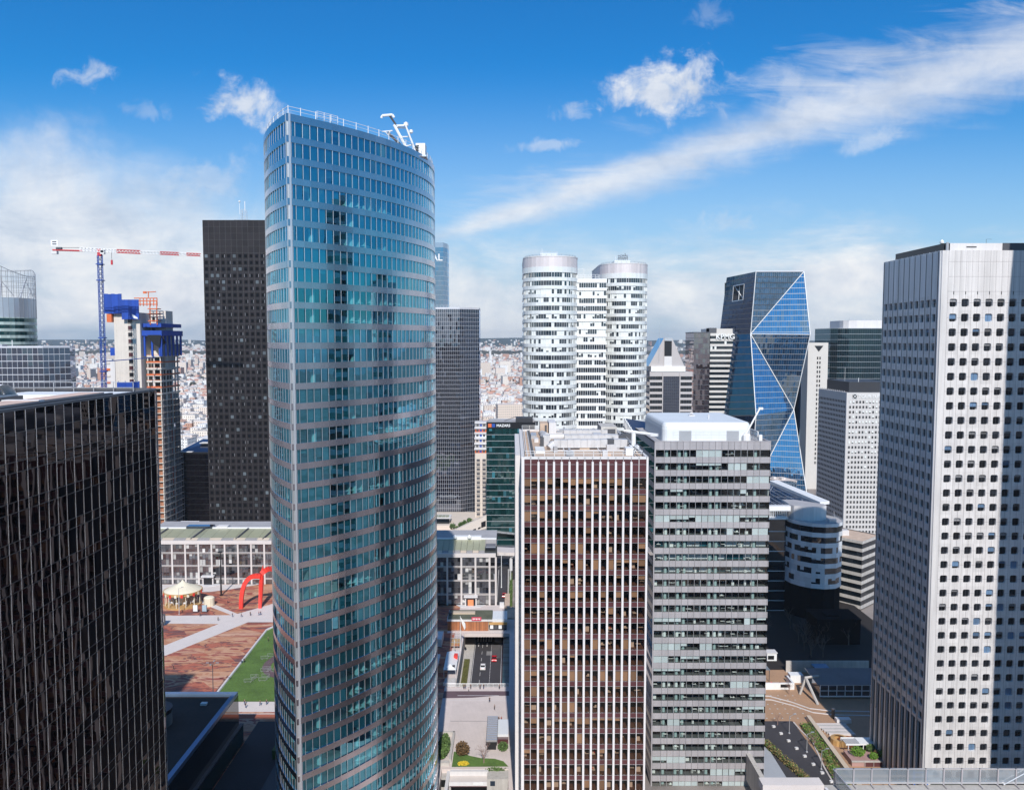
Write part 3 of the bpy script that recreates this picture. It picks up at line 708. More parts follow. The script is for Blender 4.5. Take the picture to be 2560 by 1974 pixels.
# ------------------------------------------------------------------ white tower with rounded square windows, right
AT = thing('white_window_tower', 'white panelled tower pierced by rows of dark rounded square windows at the right edge', 'skyscraper', (112, 210, 0))
awall = solid('white_metal_cladding', (.75, .72, .71), .42, .15, var=.06, streak=.24, fvar=.07)
ajoint = solid('dark_joint', (.12, .09, .1), .7)
g_ari = glass('dark_window_glass', (.012, .014, .018), None, .1, (1, 1, 1), .0, .2, .4)
g_bl = glass('blue_blind_window', (.12, .2, .32), None, .16, (.85, .92, 1), .02, .1, .3)
ax0, ay0, aZ = 101.25, 195.0, 129.1
wallb = MB(); jb = MB(); its = []
def rr_pts(w, h, r, n=4):
    o = []
    for cx, cz, t0 in ((w/2-r, -h/2+r, -pi/2), (w/2-r, h/2-r, 0), (-w/2+r, h/2-r, pi/2), (-w/2+r, -h/2+r, pi)):
        for i in range(n+1): t = t0+pi/2*i/n; o.append((cx+r*cos(t), cz+r*sin(t)))
    return o
blind_dk = solid('grey_half_blind', (.16, .16, .17), .6, fvar=.8)
HOLE = rr_pts(1.75, 1.9, .38)
def sq_pts(w, h):
    o = []
    for i, (x, zc) in enumerate(HOLE):
        k = max(abs(x)/(w/2), abs(zc)/(h/2)); o.append((x/k, zc/k))
    # snap the four corners so that neighbouring cells tile
    for q in range(4): o[q*5+2] = ((w/2, -w/2)[q in (2, 3)], (-h/2, h/2)[q in (1, 2)])
    return o
def cell(fr, cx, cz, w, h, lit):
    """fr maps (u, depth, z) to world"""
    S_ = sq_pts(w, h); n = len(HOLE); r = rnd()
    for i in range(n):
        j = (i+1) % n
        wallb.poly([fr(cx+S_[i][0], 0, cz+S_[i][1]), fr(cx+S_[j][0], 0, cz+S_[j][1]), fr(cx+HOLE[j][0], 0, cz+HOLE[j][1]), fr(cx+HOLE[i][0], 0, cz+HOLE[i][1])], awall, r)
    m = MB()
    for i in range(n):
        j = (i+1) % n
        m.poly([fr(cx+HOLE[i][0], 0, cz+HOLE[i][1]), fr(cx+HOLE[j][0], 0, cz+HOLE[j][1]), fr(cx+HOLE[j][0]*.93, .42, cz+HOLE[j][1]*.93), fr(cx+HOLE[i][0]*.93, .42, cz+HOLE[i][1]*.93)], awall, r)
    t = uni(-.012, .012); u = uni(-.012, .012)
    g = [(cx+x*.93, .4+x*t+y*u, cz+y*.93) for x, y in HOLE]
    mat = g_ari
    if rnd() < lit*.6: mat = g_bl
    if mat is g_bl and rnd() < .6:
        hb_ = uni(-.5, .3); m.poly([fr(x, d, zc) for x, d, zc in g], g_ari); m.poly([fr(cx-.78, .37, cz+hb_), fr(cx+.78, .37, cz+hb_), fr(cx+.78, .37, cz+.8), fr(cx-.78, .37, cz+.8)], g_bl)
    else: m.poly([fr(x, d, zc) for x, d, zc in g], mat)
    if mat is g_ari and rnd() < .3:
        hb_ = uni(.1, .7); m.poly([fr(cx-.78, .375, cz+hb_), fr(cx+.78, .375, cz+hb_), fr(cx+.78, .375, cz+.84), fr(cx-.78, .375, cz+.84)], blind_dk)
    m.poly([fr(cx-.02, .36, cz-.85), fr(cx+.02, .36, cz-.85), fr(cx+.02, .36, cz+.85), fr(cx-.02, .36, cz+.85)], dgrey)
    its.append((cz if abs(cz-108) > 400 else 400-abs(cz-85), m))
    # joints
    jw = .022
    for (ua, ub, za, zb) in ((-w/2-jw, -w/2+jw, -h/2, h/2), (-jw, jw, .97, h/2), (-jw, jw, -h/2, -.97), (-w/2, -.9, -jw, jw), (.9, w/2, -jw, jw)):
        jb.poly([fr(cx+ua, -.004, cz+za), fr(cx+ub, -.004, cz+za), fr(cx+ub, -.004, cz+zb), fr(cx+ua, -.004, cz+zb)], ajoint)
ffr = lambda u, d, zc: (u, ay0+d, zc)
lfr = lambda u, d, zc: (ax0+d, u, zc)                # left face seen from the west, u runs along y
lfr_ = lambda u, d, zc: (ax0+d, 2*210-u, zc)
nrow = 34; zr0 = 116.8
for k in range(nrow):
    lit = .38 if k in (1, 2, 5, 7, 18, 21, 22) else (.7 if k in (23, 24) else .08)
    for i in range(9): cell(ffr, 104.5+2.825*i, zr0-3.5*k, 2.825, 3.5, lit)
    if k < 30:
        for i in range(10): cell(lfr_, 420-(197.6+2.83*i), zr0-3.5*k, 2.83, 3.5, .05)
fxl, fxr = 104.5-2.825/2, 104.5+2.825*8.5
zt0 = zr0+1.75
nT = 18
for i in range(nT): wallb.poly([ffr(fxl+(fxr-fxl)*i/nT, 0, zt0), ffr(fxl+(fxr-fxl)*(i+1)/nT, 0, zt0), ffr(fxl+(fxr-fxl)*(i+1)/nT, 0, aZ), ffr(fxl+(fxr-fxl)*i/nT, 0, aZ)], awall)
for i in range(nT+1):
    u = fxl+(fxr-fxl)*i/nT; jb.poly([ffr(u-.022, -.004, zt0), ffr(u+.022, -.004, zt0), ffr(u+.022, -.004, aZ), ffr(u-.022, -.004, aZ)], ajoint)
for zz in (zt0+.9, zt0+4.4, zt0+7.9): jb.poly([ffr(fxl, -.005, zz), ffr(fxr, -.005, zz), ffr(fxr, -.005, zz+.04), ffr(fxl, -.005, zz+.04)], ajoint)
for i in range(9): u = 104.5+2.825*i; jb.poly([ffr(u-.1, -.006, zt0+.2), ffr(u+.1, -.006, zt0+.2), ffr(u+.1, -.006, zt0+.95), ffr(u-.1, -.006, zt0+.95)], black)
ya, yb = 197.6-1.415, 197.6+2.83*9.5
for i in range(20):
    u, v = 420-(ya+(yb-ya)*(i+1)/20), 420-(ya+(yb-ya)*i/20); wallb.poly([lfr_(u, 0, zt0), lfr_(v, 0, zt0), lfr_(v, 0, aZ), lfr_(u, 0, aZ)], awall)
for i in range(11):
    y = ya+2.83*i; wallb.box(ax0-.0, ax0+.1, y-.001, y+.001, 0, .1, awall)
    jb.box(ax0-.05, ax0+.02, y-.09, y+.09, 6, aZ-.2, black); (i < 10) and wallb.box(ax0-.03, ax0+.02, y+1.3, y+1.5, aZ-1.6, aZ+.1, white)
zb0 = zr0-3.5*29.5
for i in range(10):
    y = ya+2.83*i; wallb.box(ax0-.0, ax0+.6, y, y+.9, -9, zb0, awall)
jb.box(ax0+.55, ax0+.7, ya, yb, -9, zb0, black)
wallb.build('wall', AT); jb.build('panel_joint', AT)
windows_as_parts(AT, its, 100)
b = MB(); b.lathe([(.95, -10), (.95, aZ)], (ax0+.95, ay0+.92, 0), awall, 14); b.box(ax0+.3, fxl, ay0+.01, ay0+.5, -10, aZ, awall); b.box(ax0+.01, ax0+.5, ay0+.5, ya, -10, aZ, awall); b.build('corner_column', AT)
b = MB(); b.box(fxr, 140, ay0+.01, ay0+30, -10, aZ, awall); b.box(ax0+.6, fxr+.1, ay0+.6, ay0+29.4, -9.9, aZ-.5, coretone, 0); b.box(ax0, 140, yb, yb+.5, -10, aZ, awall); b.build('rear_wall', AT)
b = MB(); b.box(ax0+.2, 140, ay0+.3, ay0+30, aZ-.6, aZ-.1, roofgrey)
b.box(104.3, 116.8, 197, 197.6, aZ-.2, aZ+1.9, offwhite); b.box(108.2, 110.6, 196.9, 197, aZ+.9, aZ+1.15, dgrey); b.box(116.8, 140, 196.6, 226, aZ-.2, aZ+1.9, dgrey); b.box(103., 104.3, 197.2, 222, aZ-.2, aZ+1.9, black); b.box(104.3, 116.8, 197.6, 222, aZ-.2, aZ+1.8, roofgrey)
b.build('roof_screen', AT)
b = MB(); b.box(103.0, 103.5, 196, 196.4, aZ-.1, aZ+2, alu); b.lathe([(.01, 0), (.45, .3), (.5, .7), (.01, 1.3)], (103.9, 200, aZ+1.9), white, 10); b.tube((114.6, 200, aZ+1.5), (114.6, 200, aZ+3.2), .04, dgrey, 4); b.tube((114.6, 200, aZ+3.2), (116, 200, aZ+3.2), .03, dgrey, 4); b.build('roof_antenna', AT)

# ------------------------------------------------------------------ black granite tower
BG = thing('black_granite_tower', 'tall flat black tower with a grid of tiny square windows behind the blue glass tower', 'skyscraper', (-171, 535, 0))
granite = solid('black_granite', (.014, .0115, .0135), .6, 0, .25, var=.2, scale=.05, fvar=.3)
gseam = solid('granite_seam', (.05, .045, .045), .6)
bx0, bx1, by0, bZ = -192.3, -150.3, 515., 182.3
its = []
b = MB(); pw = 42/12
for i in range(12):
    for k in range(48): b.poly([(bx0+pw*i, by0, bZ-4.02*(k+1)), (bx0+pw*(i+1), by0, bZ-4.02*(k+1)), (bx0+pw*(i+1), by0, bZ-4.02*k), (bx0+pw*i, by0, bZ-4.02*k)], granite)
b.box(bx0, bx1, by0+.02, by0+42, -10, bZ-.01, granite); b.build('wall', BG)
b = MB()
for i in range(13): b.box(bx0+pw*i-.06, bx0+pw*i+.06, by0-.05, by0, -10, bZ, gseam)
for k in range(48): b.box(bx0, bx1, by0-.03, by0, bZ-4.02*k-.05, bZ-4.02*k+.05, gseam)
b.build('panel_joint', BG)
scafg = solid('grey_reveal', (.22, .22, .24), .5); skyw = solid('pale_drawn_blind', (.08, .1, .115), .5, fvar=.5); hole = solid('dark_opening', (.003, .003, .004), .8, spec=.1)
for k in range(47):
    if k < 5: continue
    for i in range(12):
        m = MB(); cx = bx0+pw*(i+.5); cz = bZ-4.02*k-2.; r = rnd()
        pale = r < (.1 if k not in (5, 13, 22) else .25)
        m.box(cx-.9, cx+.9, by0-.1, by0-.02, cz-1., cz+1., skyw if pale else hole)
        if not pale and rnd() < .3: s = 1 if rnd() < .7 else -1; m.box(cx+s*.9-.12, cx+s*.9+.12, by0-.13, by0-.02, cz-.95, cz+.95, scafg)
        its.append((k if False else 100-abs(k-18)-(i > 9)*60, m))
windows_as_parts(BG, its)
b = MB(); mx = -171.8
for dx in (-1.6, 1.6): 
    for dy in (0, 3): b.tube((mx+dx, 530+dy, bZ), (mx+dx*.85, 530+dy, bZ+9), .18, alu, 4)
for j in range(6):
    z = bZ+1.5*j; b.tube((mx-1.6, 530, z), (mx+1.6, 530, z+1.5), .12, alu, 4); b.tube((mx-1.6, 530, z+1.5), (mx+1.6, 530, z+1.5), .12, alu, 4)
b.tube((mx-2.2, 530, bZ+6), (mx-2.2, 530, bZ+14), .15, white, 4); b.lathe([(.01, 0), (.7, .4), (.7, 1), (.01, 1.4)], (mx-2.2, 530, bZ+13.2), white, 8); b.tube((mx+1.2, 530, bZ+8), (mx+1.2, 530, bZ+14), .25, white, 5)
b.build('roof_mast', BG)
b = MB(); b.box(-176, -166, 525, 540, bZ-.2, bZ+1.6, dgrey); b.build('plant_room', BG)

# ------------------------------------------------------------------ blue glass towers behind the pointed tower
CT = thing('tall_blue_tower', 'slim pale blue glass tower with two white letters showing beside the pointed tower', 'skyscraper', (-64, 690, 0))
o = [(-86, 680), (-56.6, 680), (-53.8, 690), (-53.8, 705), (-86, 705)]
ribbon(CT, o, 188, 3.9, 3.6, 30, g_deep, steel, .05, 2., top=4, tilt=.025)
lettering('TOTAL', 8.0, (-82.6, 679.5, 173.2), (R(90), 0, 0), white, CT, bold=.1)
GA = thing('gridded_dark_tower', 'dark navy glass tower with a fine white grid and chamfered right side', 'skyscraper', (-34, 512, 0))
go = [(-60, 500), (-31.8, 500), (-20.3, 508), (-20.3, 530), (-60, 530)]
wline = solid('white_grid_line', (.6, .6, .64), .4, .2)
zz = 127.9
z = ribbon(GA, go, zz, 2.55, 2.43, 49, g_navy, wline, .04, 1.25, mull=wline, mw=.09, top=1.1, faces=(0, 1), tilt=.012)
b = MB(); b.box(-60, -32, 500.3, 529.7, -10, zz-126, conc); railing(b, [(-59, 501), (-32, 501)], zz, 1.2, alu, 2, .06); b.build('base', GA)

# ------------------------------------------------------------------ twin white rounded towers
HT = thing('twin_rounded_tower', 'pair of white rounded towers with dark ribbon windows joined by a lower link', 'skyscraper', (46, 500, 0))
whiteband = solid('white_glazed_band', (.72, .73, .72), .25, .1, var=.04, fvar=.06)
louv = solid('pinkish_louvre', (.64, .58, .58), .5, .2, var=.05, fvar=.1)
blind_w = solid('white_window_blind', (.7, .72, .7), .3, var=.03, fvar=.06)
g_cd = glass('slate_window_glass', (.02, .026, .035), None, .1, (.9, .95, 1), .01, .05, .5)
for (xa, xb, yf, zt, ztop) in ((6.6, 38.5, 470, 156., 160), (55.4, 86, 510, 155.6, 158.6)):
    st = stadium(xa, xb, yf, yf+62, 16); inn = offset(st, -.35)
    b = MB(); b.ringwall(st, zt-6.3, zt, louv, True, 1.4); b.poly([(*p, zt-.5) for p in st], roofgrey); b.band(offset(st, .15), inn, zt-.6, zt, offwhite); b.build('louvre_screen', HT)
    b = MB(); b.band(offset(st, .1), inn, zt-9.4, zt-6.2, whiteband, 1.6); b.build('parapet', HT)
    z = zt-9.4; k = 0
    while z > 48:
        g = MB(); pb = (0.1 if k in (0, 10, 11, 12, 19, 20) else random.choice((.1, .3, .45, .6, .45)))
        n = len(st)
        for i in range(n):
            a, c = inn[i], inn[(i+1) % n]
            if i < 16: panes(g, a, c, z-2.7, z, 2, g_cd, blind_w, pb, .72, .015, whiteband, .22 if i % 4 == 0 else .08, .3)
            elif i == n-1 or i == 16: panes(g, a, c, z-2.7, z, 28, g_deep)
        g.build('window_band', HT)
        s = MB(); s.band(st, inn, z-4.74, z-2.7, whiteband, 1.6); s.build('spandrel', HT); z -= 4.74; k += 1
    b = MB(); cx = (xa+xb)/2; b.box(cx-6, cx+4, yf+12, yf+30, zt-.5, zt+2.6, whiteband); railing(b, [(cx-6, yf+12.3), (cx+4, yf+12.3)], zt+2.6, 1., alu, 2, .08)
    b.tube((cx-5, yf+14, zt+2), (cx-5, yf+14, zt+5.5), .1, white, 4); b.build('plant_room', HT)
    b = MB(); railing(b, offset(st, -1.)[:17], zt-.2, 1.1, alu, 3, .07); b.build('roof_railing', HT)
b = MB(); cx = 70
for i in range(5):
    x = cx-2.2+i*1.3; b.tube((x, 524, 158), (x, 524, 161.6+uni(0, 1.4)), .22, dgrey, 5); b.lathe([(.01, 0), (.6, .2), (.6, 1), (.01, 1.2)], (x, 523.4, 160.2+uni(-.6, .8)), alu, 7)
b.box(cx-3, cx+3.6, 523.6, 524.4, 159.4, 159.8, dgrey); b.box(cx-3, cx+3.6, 523.6, 524.4, 161.2, 161.4, dgrey); b.build('antenna_cluster', HT)
lo_ = rect(38.2, 56.6, 492, 530); z = ribbon(HT, lo_, 144.5, 4.6, 2.9, 20, g_cd, white, .5, 1.35, blind_w, .15, .8, white, .16, top=2.4, faces=(0,), pbf=lambda k: .75 if k in (1, 4, 5, 6, 7, 9) else .12)
b = MB(); railing(b, [(39, 493), (52, 493)], 144.5, 2.5, white, 2.2, .1); b.tube((43, 494, 144), (43, 494, 150.6), .1, white, 4); b.tube((39, 494, 150.2), (43, 494, 150.4), .1, white, 4); b.build('roof_railing', HT)
b = MB(); b.box(7, 86, 486.5+25, 571, -10, 48, conc); b.build('base', HT)

# ------------------------------------------------------------------ grey stone tower with gabled roof
PT = thing('gabled_stone_tower', 'grey stone office block with steep gabled top and dark central glass strip', 'office tower', (109, 570, 0))
stone_g = solid('grey_stone_facade', (.44, .41, .41), .7, var=.06, fvar=.05)
o = rect(94.2, 123.4, 560, 585)
ribbon(PT, o, 86.5, 4.05, 2.5, 20, g_dark, stone_g, .3, 1.8, mull=dgrey, top=3.2, faces=(0,))
b = MB(); b.box(103.4, 114.6, 559.75, 560.2, 0, 82.9, g_navy); 
for i in range(40): b.box(103.3, 114.7, 559.66, 559.75, 2+2.02*i, 2.14+2.02*i, dgrey)
for i in range(9): b.box(103.4+1.4*i-.05, 103.4+1.4*i+.05, 559.6, 559.75, 0, 83, dgrey)
b.box(102.8, 103.4, 559.5, 560.1, 0, 86, stone_g); b.box(114.6, 115.2, 559.5, 560.1, 0, 86, stone_g); b.build('glass_strip', PT)
b = MB(); b.box(95, 118.5, 559.6, 584, 86.5, 90.2, white); b.build('cornice', PT)
b = MB(); vs = [(93.5, 561, 90.2), (118, 561, 90.2), (109.4, 561, 109.4), (103.8, 561, 109.4), (93.5, 583, 90.2), (118, 583, 90.2), (109.4, 583, 109.4), (103.8, 583, 109.4)]
b.mesh(vs, [(0, 1, 2, 3), (1, 5, 6, 2), (2, 6, 7, 3), (5, 4, 7, 6)], stone_g); b.mesh(vs, [(0, 3, 7, 4)], g_deep); b.build('roof', PT)
b = MB(); b.box(104., 109.3, 560.2, 561, 90.2, 97, offwhite); b.box(104.2, 109.1, 560.3, 561.2, 97, 107.5, black); b.box(104.1, 109.2, 560.5, 561.5, 107.5, 109.6, alu); b.tube((100.5, 560.5, 92), (100.5, 560.5, 122), .08, alu, 4); b.build('rooftop_screen', PT)
# ------------------------------------------------------------------ slab tower with white letters
QT_ = thing('lettered_slab_tower', 'office slab with brown mirrored end and pale banded front carrying slanted white letters', 'office tower', (150, 630, 0))
cream_w = solid('cream_cladding', (.56, .53, .5), .55, var=.05, fvar=.05)
g_brown = glass('brown_mirror_glass', (.03, .02, .02), None, .35, (.85, .75, .75), .01, .3, .08, 0.3)
ribbon(QT_, rect(137.3, 149.5, 620, 650), 114.1, 3.9, 3.5, 28, g_brown, dgrey, .08, 1.8, top=1., faces=(0,), tilt=.03)
ribbon(QT_, rect(149.7, 167, 620, 650), 113.2, 3.9, 2.2, 28, g_dark, cream_w, .3, 1.5, blind_w, .05, .8, None, top=2.0, faces=(0,), pbf=lambda k: .12 if k < 5 else 0)
b = MB(); b.box(149, 168, 621, 648, 113, 116.6, cream_w); b.box(149, 154.5, 620.5, 630, 113.3, 117.2, dgrey); b.build('plant_room', QT_)
lettering('KPMG', 5.4, (153.6, 619.3, 108.9), (R(90), 0, 0), white, QT_, depth=.2, bold=.12)
# ------------------------------------------------------------------ faceted blue tower
ST = thing('faceted_glass_tower', 'blue glass tower whose front is folded into large triangles edged in white', 'skyscraper', (186, 615, 0))
Lp = [(177.2, 600, 157.6), (176.2, 607, 112.5), (177.8, 595, 53.), (178.2, 607, -8)]
Rp = [(212, 600, 157.6), (215.2, 593, 112.), (209.4, 607, 56.5), (216.2, 593, -8)]
tri = [(Lp[0], Lp[1], Rp[0]), (Lp[1], Rp[1], Rp[0]), (Lp[1], Rp[2], Rp[1]), (Lp[1], Lp[2], Rp[2]), (Lp[2], Lp[3], Rp[2]), (Lp[3], Rp[3], Rp[2])]
def clip(poly, ax, v, keep_above):
    out = []
    for i in range(len(poly)):
        a, c = poly[i-1], poly[i]; da, dc = a[ax]-v, c[ax]-v
        if not keep_above: da, dc = -da, -dc
        if (da > 0) != (dc > 0): t = da/(da-dc); out.append(tuple(a[j]+(c[j]-a[j])*t for j in range(3)))
        if dc > 0: out.append(c)
    return out
zt = 157.6; g_sg = glass('sky_mirror_glass', (.012, .06, .14), None, .42, (.5, .8, 1.), .0, .1, .12, .5)
for k in range(42):
    za = zt-(0 if k == 0 else 4.0*k); zb = zt-4.0*(k+1)
    if za < -8: break
    g = MB(); s = MB(); s2 = MB()
    for T in tri:
        p = clip(clip(list(T), 2, zb+.34, True), 2, za, False)
        if len(p) >= 3:
            for c in range(28):
                q = clip(clip(p, 0, 176+1.5*c, True), 0, 176+1.5*(c+1)-.1, False)
                if len(q) >= 3: 
                    ty = uni(-.02, .02); g.poly([(x, y+(x-176-1.5*c)*ty, z) for x, y, z in q], g_sg)
                q = clip(clip(p, 0, 176+1.5*(c+1)-.1, True), 0, 176+1.5*(c+1), False)
                if len(q) >= 3: s2.poly([(x, y-.08, z) for x, y, z in q], dgrey)
        p = clip(clip(list(T), 2, zb, True), 2, zb+.34, False)
        if len(p) >= 3: s.poly([(x, y-.3, z) for x, y, z in p], alu if k > 5 or T is not tri[0] else dgrey)
    for m in (s2,):
        for f, r in zip(m.f, m.r): g.poly([m.v[i] for i in f], scafg, r)
    g.build('window_band', ST); s.build('spandrel', ST)
b = MB()
for P_ in (Lp, Rp): b.path([(x, y-.4, z) for x, y, z in P_], .36, white, 5)
b.path([(x, y-.4, z) for x, y, z in (Rp[0], Lp[1], Rp[2], Lp[3])], .34, white, 5); b.tube((Lp[0][0], 599.6, 157.6), (Rp[0][0], 599.6, 157.6), .4, alu, 5)
b.tube((*Lp[1][:2], Lp[1][2]), (*Rp[1][:2], Rp[1][2]), .28, white, 5); b.build('edge_frame', ST)
g_ss = glass('dusky_mirror_glass', (.006, .012, .03), None, .18, (.55, .65, .85), .01, .12, .1, .5, 3.)
LB = [(162.6, 625, 155.2), (159.6, 632, 112), (159.6, 622, 50), (160.5, 632, -8)]
g = MB(); zt2 = 157
for i in range(3):
    a, c = Lp[i], Lp[i+1]; d, e = LB[i], LB[i+1]; n = 12
    for j in range(n):
        for q in range(14):
            def pt(s, t): 
                u = [a[m]+(c[m]-a[m])*t for m in range(3)]; v = [d[m]+(e[m]-d[m])*t for m in range(3)]; return tuple(v[m]+(u[m]-v[m])*s+(uni(-.02, .02) if m == 0 else 0) for m in range(3))
            t0, t1 = j/n, (j+.86)/n; s0, s1 = q/14, (q+1)/14
            if i == 0 and 2 <= j <= 4 and 4 <= q <= 8: g.poly([tuple(p[m]+(1.5 if m < 1 else 3 if m == 1 else 0) for m in range(3)) for p in (pt(s0, t1), pt(s1, t1), pt(s1, t0), pt(s0, t0))], dgrey); continue
            g.poly([pt(s0, t1), pt(s1, t1), pt(s1, t0), pt(s0, t0)], g_ss)
            g.poly([pt(s0, (j+1)/n), pt(s1, (j+1)/n), pt(s1, t1), pt(s0, t1)], dgrey)
g.build('side_facade', ST)
b = MB(); A = lambda s, t: tuple(LB[0][m]+(Lp[0][m]-LB[0][m])*s+((Lp[1][m]-Lp[0][m])*t) for m in range(3))
w4 = [A(.28, .165), A(.65, .165), A(.65, .42), A(.28, .42)]
b.path([(x-.3, y-.3, z) for x, y, z in w4+w4[:1]], .35, alu, 4); b.path([(x+1, y+1.5, z) for x, y, z in (w4[0], w4[2])], .3, white, 4); b.path([(x+1, y+1.5, z) for x, y, z in (A(.46, .165), A(.46, .42))], .3, white, 4); b.build('loggia', ST)
b = MB(); b.prism([(178.5, 612), (209, 612), (209, 640), (166, 640), (164, 636)], -8, 152, coretone); b.ringwall([(212, 600), (214, 640)], -8, 157, g_sg, False, 4); b.build('core', ST)
# ------------------------------------------------------------------ white slab, dark curved block, europe tower
VT = thing('thin_white_tower', 'thin white concrete tower with a dark arrow shaped notch near its top', 'residential tower', (240, 655, 0))
b = MB(); b.box(232.8, 248.6, 645, 664, -10, 106, cream_w); b.build('wall', VT)
b = MB(); b.mesh([(237.8, 644.7, 103.6), (244.7, 644.7, 103.6), (241.2, 644.7, 99)], [(0, 2, 1)], black); b.build('notch', VT)
its = []
for k in range(24):
    for x in (240.4, 242.3):
        m = MB(); m.box(x-.45, x+.45, 644.7, 645, 93-3.6*k, 94.9-3.6*k, black); its.append((k, m))
windows_as_parts(VT, its)
VT2 = thing('low_white_block', 'small pale apartment block with balconies behind the thin white tower', 'apartment block', (251, 675, 0))
ribbon(VT2, rect(248.8, 253.6, 668, 682), 68, 3.2, 1.8, 22, g_dark, cream_w, .3, 1.6, blind_w, .4, top=1)
g_rt = glass('dark_teal_glass', (.004, .014, .018), None, .07, (.6, .85, .95), .01, .08, .2)
RT = thing('curved_dark_block', 'dark glass block with curved front, thin white floor lines and white drum on top', 'office tower', (275, 670, 0))
o = [(254.3, 664)]+[(254.3+4+22*sin(t), 672-22*cos(t)+0) for t in [R(a) for a in range(0, 61, 10)]]+[(300, 664), (300, 690), (254.3, 690)]
o = [(254.3, 656), (258, 650.5), (266, 648), (278, 647), (292, 648), (302, 652), (302, 690), (254.3, 690)]
ribbon(RT, o, 117.5, 4.4, 4.18, 24, g_rt, alu, .1, 1.7, None, 0, .4, dgrey, .1, top=.4, faces=range(6))
b = MB(); b.prism([(264.5, 664), (265.5, 659), (268.5, 655.6), (274, 653.4), (284, 652.4), (300, 653), (300, 684), (264.5, 684)], 117, 123.6, offwhite); railing(b, [(268, 655), (299, 652.5)], 123.6, 1, alu, 2, .1); b.tube((269, 656, 123), (269, 656, 126), .1, alu, 4); b.build('plant_drum', RT)
ET = thing('grid_concrete_tower', 'pale concrete tower with a fine grid of small windows, raised letters and black top', 'office tower', (182, 450, 0))
ewall = solid('pale_precast', (.5, .48, .47), .75, var=.05, fvar=.06); eblk = solid('black_plant_cladding', (.03, .03, .035), .5, fvar=.15)
o = [(180.2, 440), (206, 440), (206, 470), (166, 474), (164.4, 470)]
o = [(180.2, 440), (206, 440), (206, 476), (178.6, 476)]
b = MB(); b.prism(o, -10, 79.8, ewall, roofgrey); b.build('wall', ET)
its = []
for k in range(27):
    z = 75.4-2.72*k
    for i in range(10):
        x = 181.6+1.78*i; m = MB(); m.box(x, x+.98, 439.85, 440, z-1.3, z, g_dark)
        h = rnd()
        if k < 14 and rnd() < (.55 if k % 2 == 0 and k < 12 else .25): m.box(x+.05, x+.98, 439.8, 439.86, z-1.3*uni(.5, 1), z, blind_w)
        m.box(x, x+.1, 439.7, 440, z-1.35, z+.05, ewall); its.append((100-k, m))
for k in range(27):
    z = 75.4-2.72*k
    for i in range(17): y = 441.5+2.*i; m = MB(); x = 180.2-1.6*(y-440)/36; m.box(x-.12, x+.1, y, y+1.1, z-1.3, z, black); its.append((50-k, m))
windows_as_parts(ET, its)
b = MB(); b.box(182.5, 206, 443, 474, 79.6, 85.4, eblk); b.tube((188, 444, 85), (188, 444, 87.6), .15, white, 4); b.tube((183, 450, 85), (183, 450, 93), .06, white, 4); b.build('plant_room', ET)
b = MB(); 
for i in range(12): b.box(178.7+1.6*(i/12), 178.9+1.6*i/12, 474-2.8*i, 475-2.8*i, 79.4, 80.6, ewall)
b.build('parapet', ET)
lettering('TOUR EUROPE', 2.5, (186.4, 439.8, 76.9), (R(90), 0, 0), white, ET, depth=.1, bold=.03)
b = MB(); b.box(183.4, 185.6, 439.8, 439.95, 76.7, 78.9, black)
for s in (1, -1): b.tube((183.4, 439.7, 77.8-s*1.1), (185.6, 439.7, 77.8+s*1.1), .15, white, 4)
b.build('sign_emblem', ET)
# ------------------------------------------------------------------ low block with rounded nose
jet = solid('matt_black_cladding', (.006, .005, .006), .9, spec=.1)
NT = thing('rounded_low_block', 'low curved office block with rounded nose and white roof drum, mostly in shade', 'office building', (118, 350, -8))
pl = []
for t in range(-90, 91, 15): pl.append((121.5+14.2*sin(R(t+62))-2, 346-15.5*cos(R(t+62))))
bandw = solid('pale_blue_band', (.62, .65, .68), .35, .1, var=.05, fvar=.12)
pl = [(104, 346), (117, 346), (118, 341), (120.4, 337), (124, 333.8), (129, 332.2), (134, 333.2), (137.6, 336.6), (139.4, 341), (139.6, 346), (130, 360), (104, 395)]
z = ribbon(NT, pl, 32.6, 4.3, 2.4, 6, g_dark, bandw, .15, 1.7, bandw, .35, .6, None, top=1.4, tilt=.02, pbf=lambda k: .15 if k in (0, 1) else .45, wseg=2.6)
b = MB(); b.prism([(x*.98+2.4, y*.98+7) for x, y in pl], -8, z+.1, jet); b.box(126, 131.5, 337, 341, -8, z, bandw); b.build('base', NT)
b = MB(); dr = [(109.6+x*.0, y) for x, y in ()]
dd = [(118.5, 347), (119.5, 343), (122.5, 340.6), (126.5, 339.6), (130, 340.4), (133, 342.6), (133.4, 346), (124, 356), (118.5, 356)]
b.prism(dd, 32.2, 38.2, offwhite, roofgrey); b.build('roof_drum', NT)
b = MB(); b.mesh([(104, 347, 37), (132.5, 349, 37.4), (126.5, 400, 37.8), (104, 400, 37.8)], [(0, 1, 2, 3)], g_navy)
for i in range(9): b.tube((105+3*i, 347.5, 37.15), (105+2.6*i, 400, 37.95), .1, alu, 4)
b.mesh([(127, 401, 38.9), (131.5, 402, 38.9), (137.5, 351, 38.5), (132.6, 348.8, 38.5), (127, 401, 37.6), (131.5, 402, 37.6), (137.5, 351, 37.2), (132.6, 348.8, 37.2)], [(3, 2, 1, 0), (0, 4, 7, 3), (3, 7, 6, 2), (2, 6, 5, 1)], white)
b.box(104, 118.4, 344, 346.5, 35.6, 37.7, white); b.box(104, 117, 343.5, 346.5, 32.1, 33., white)
for i in range(17): b.tube((104.4+.78*i, 344.6, 33), (104.4+.78*i, 344.6, 35.6), .16, white, 4)
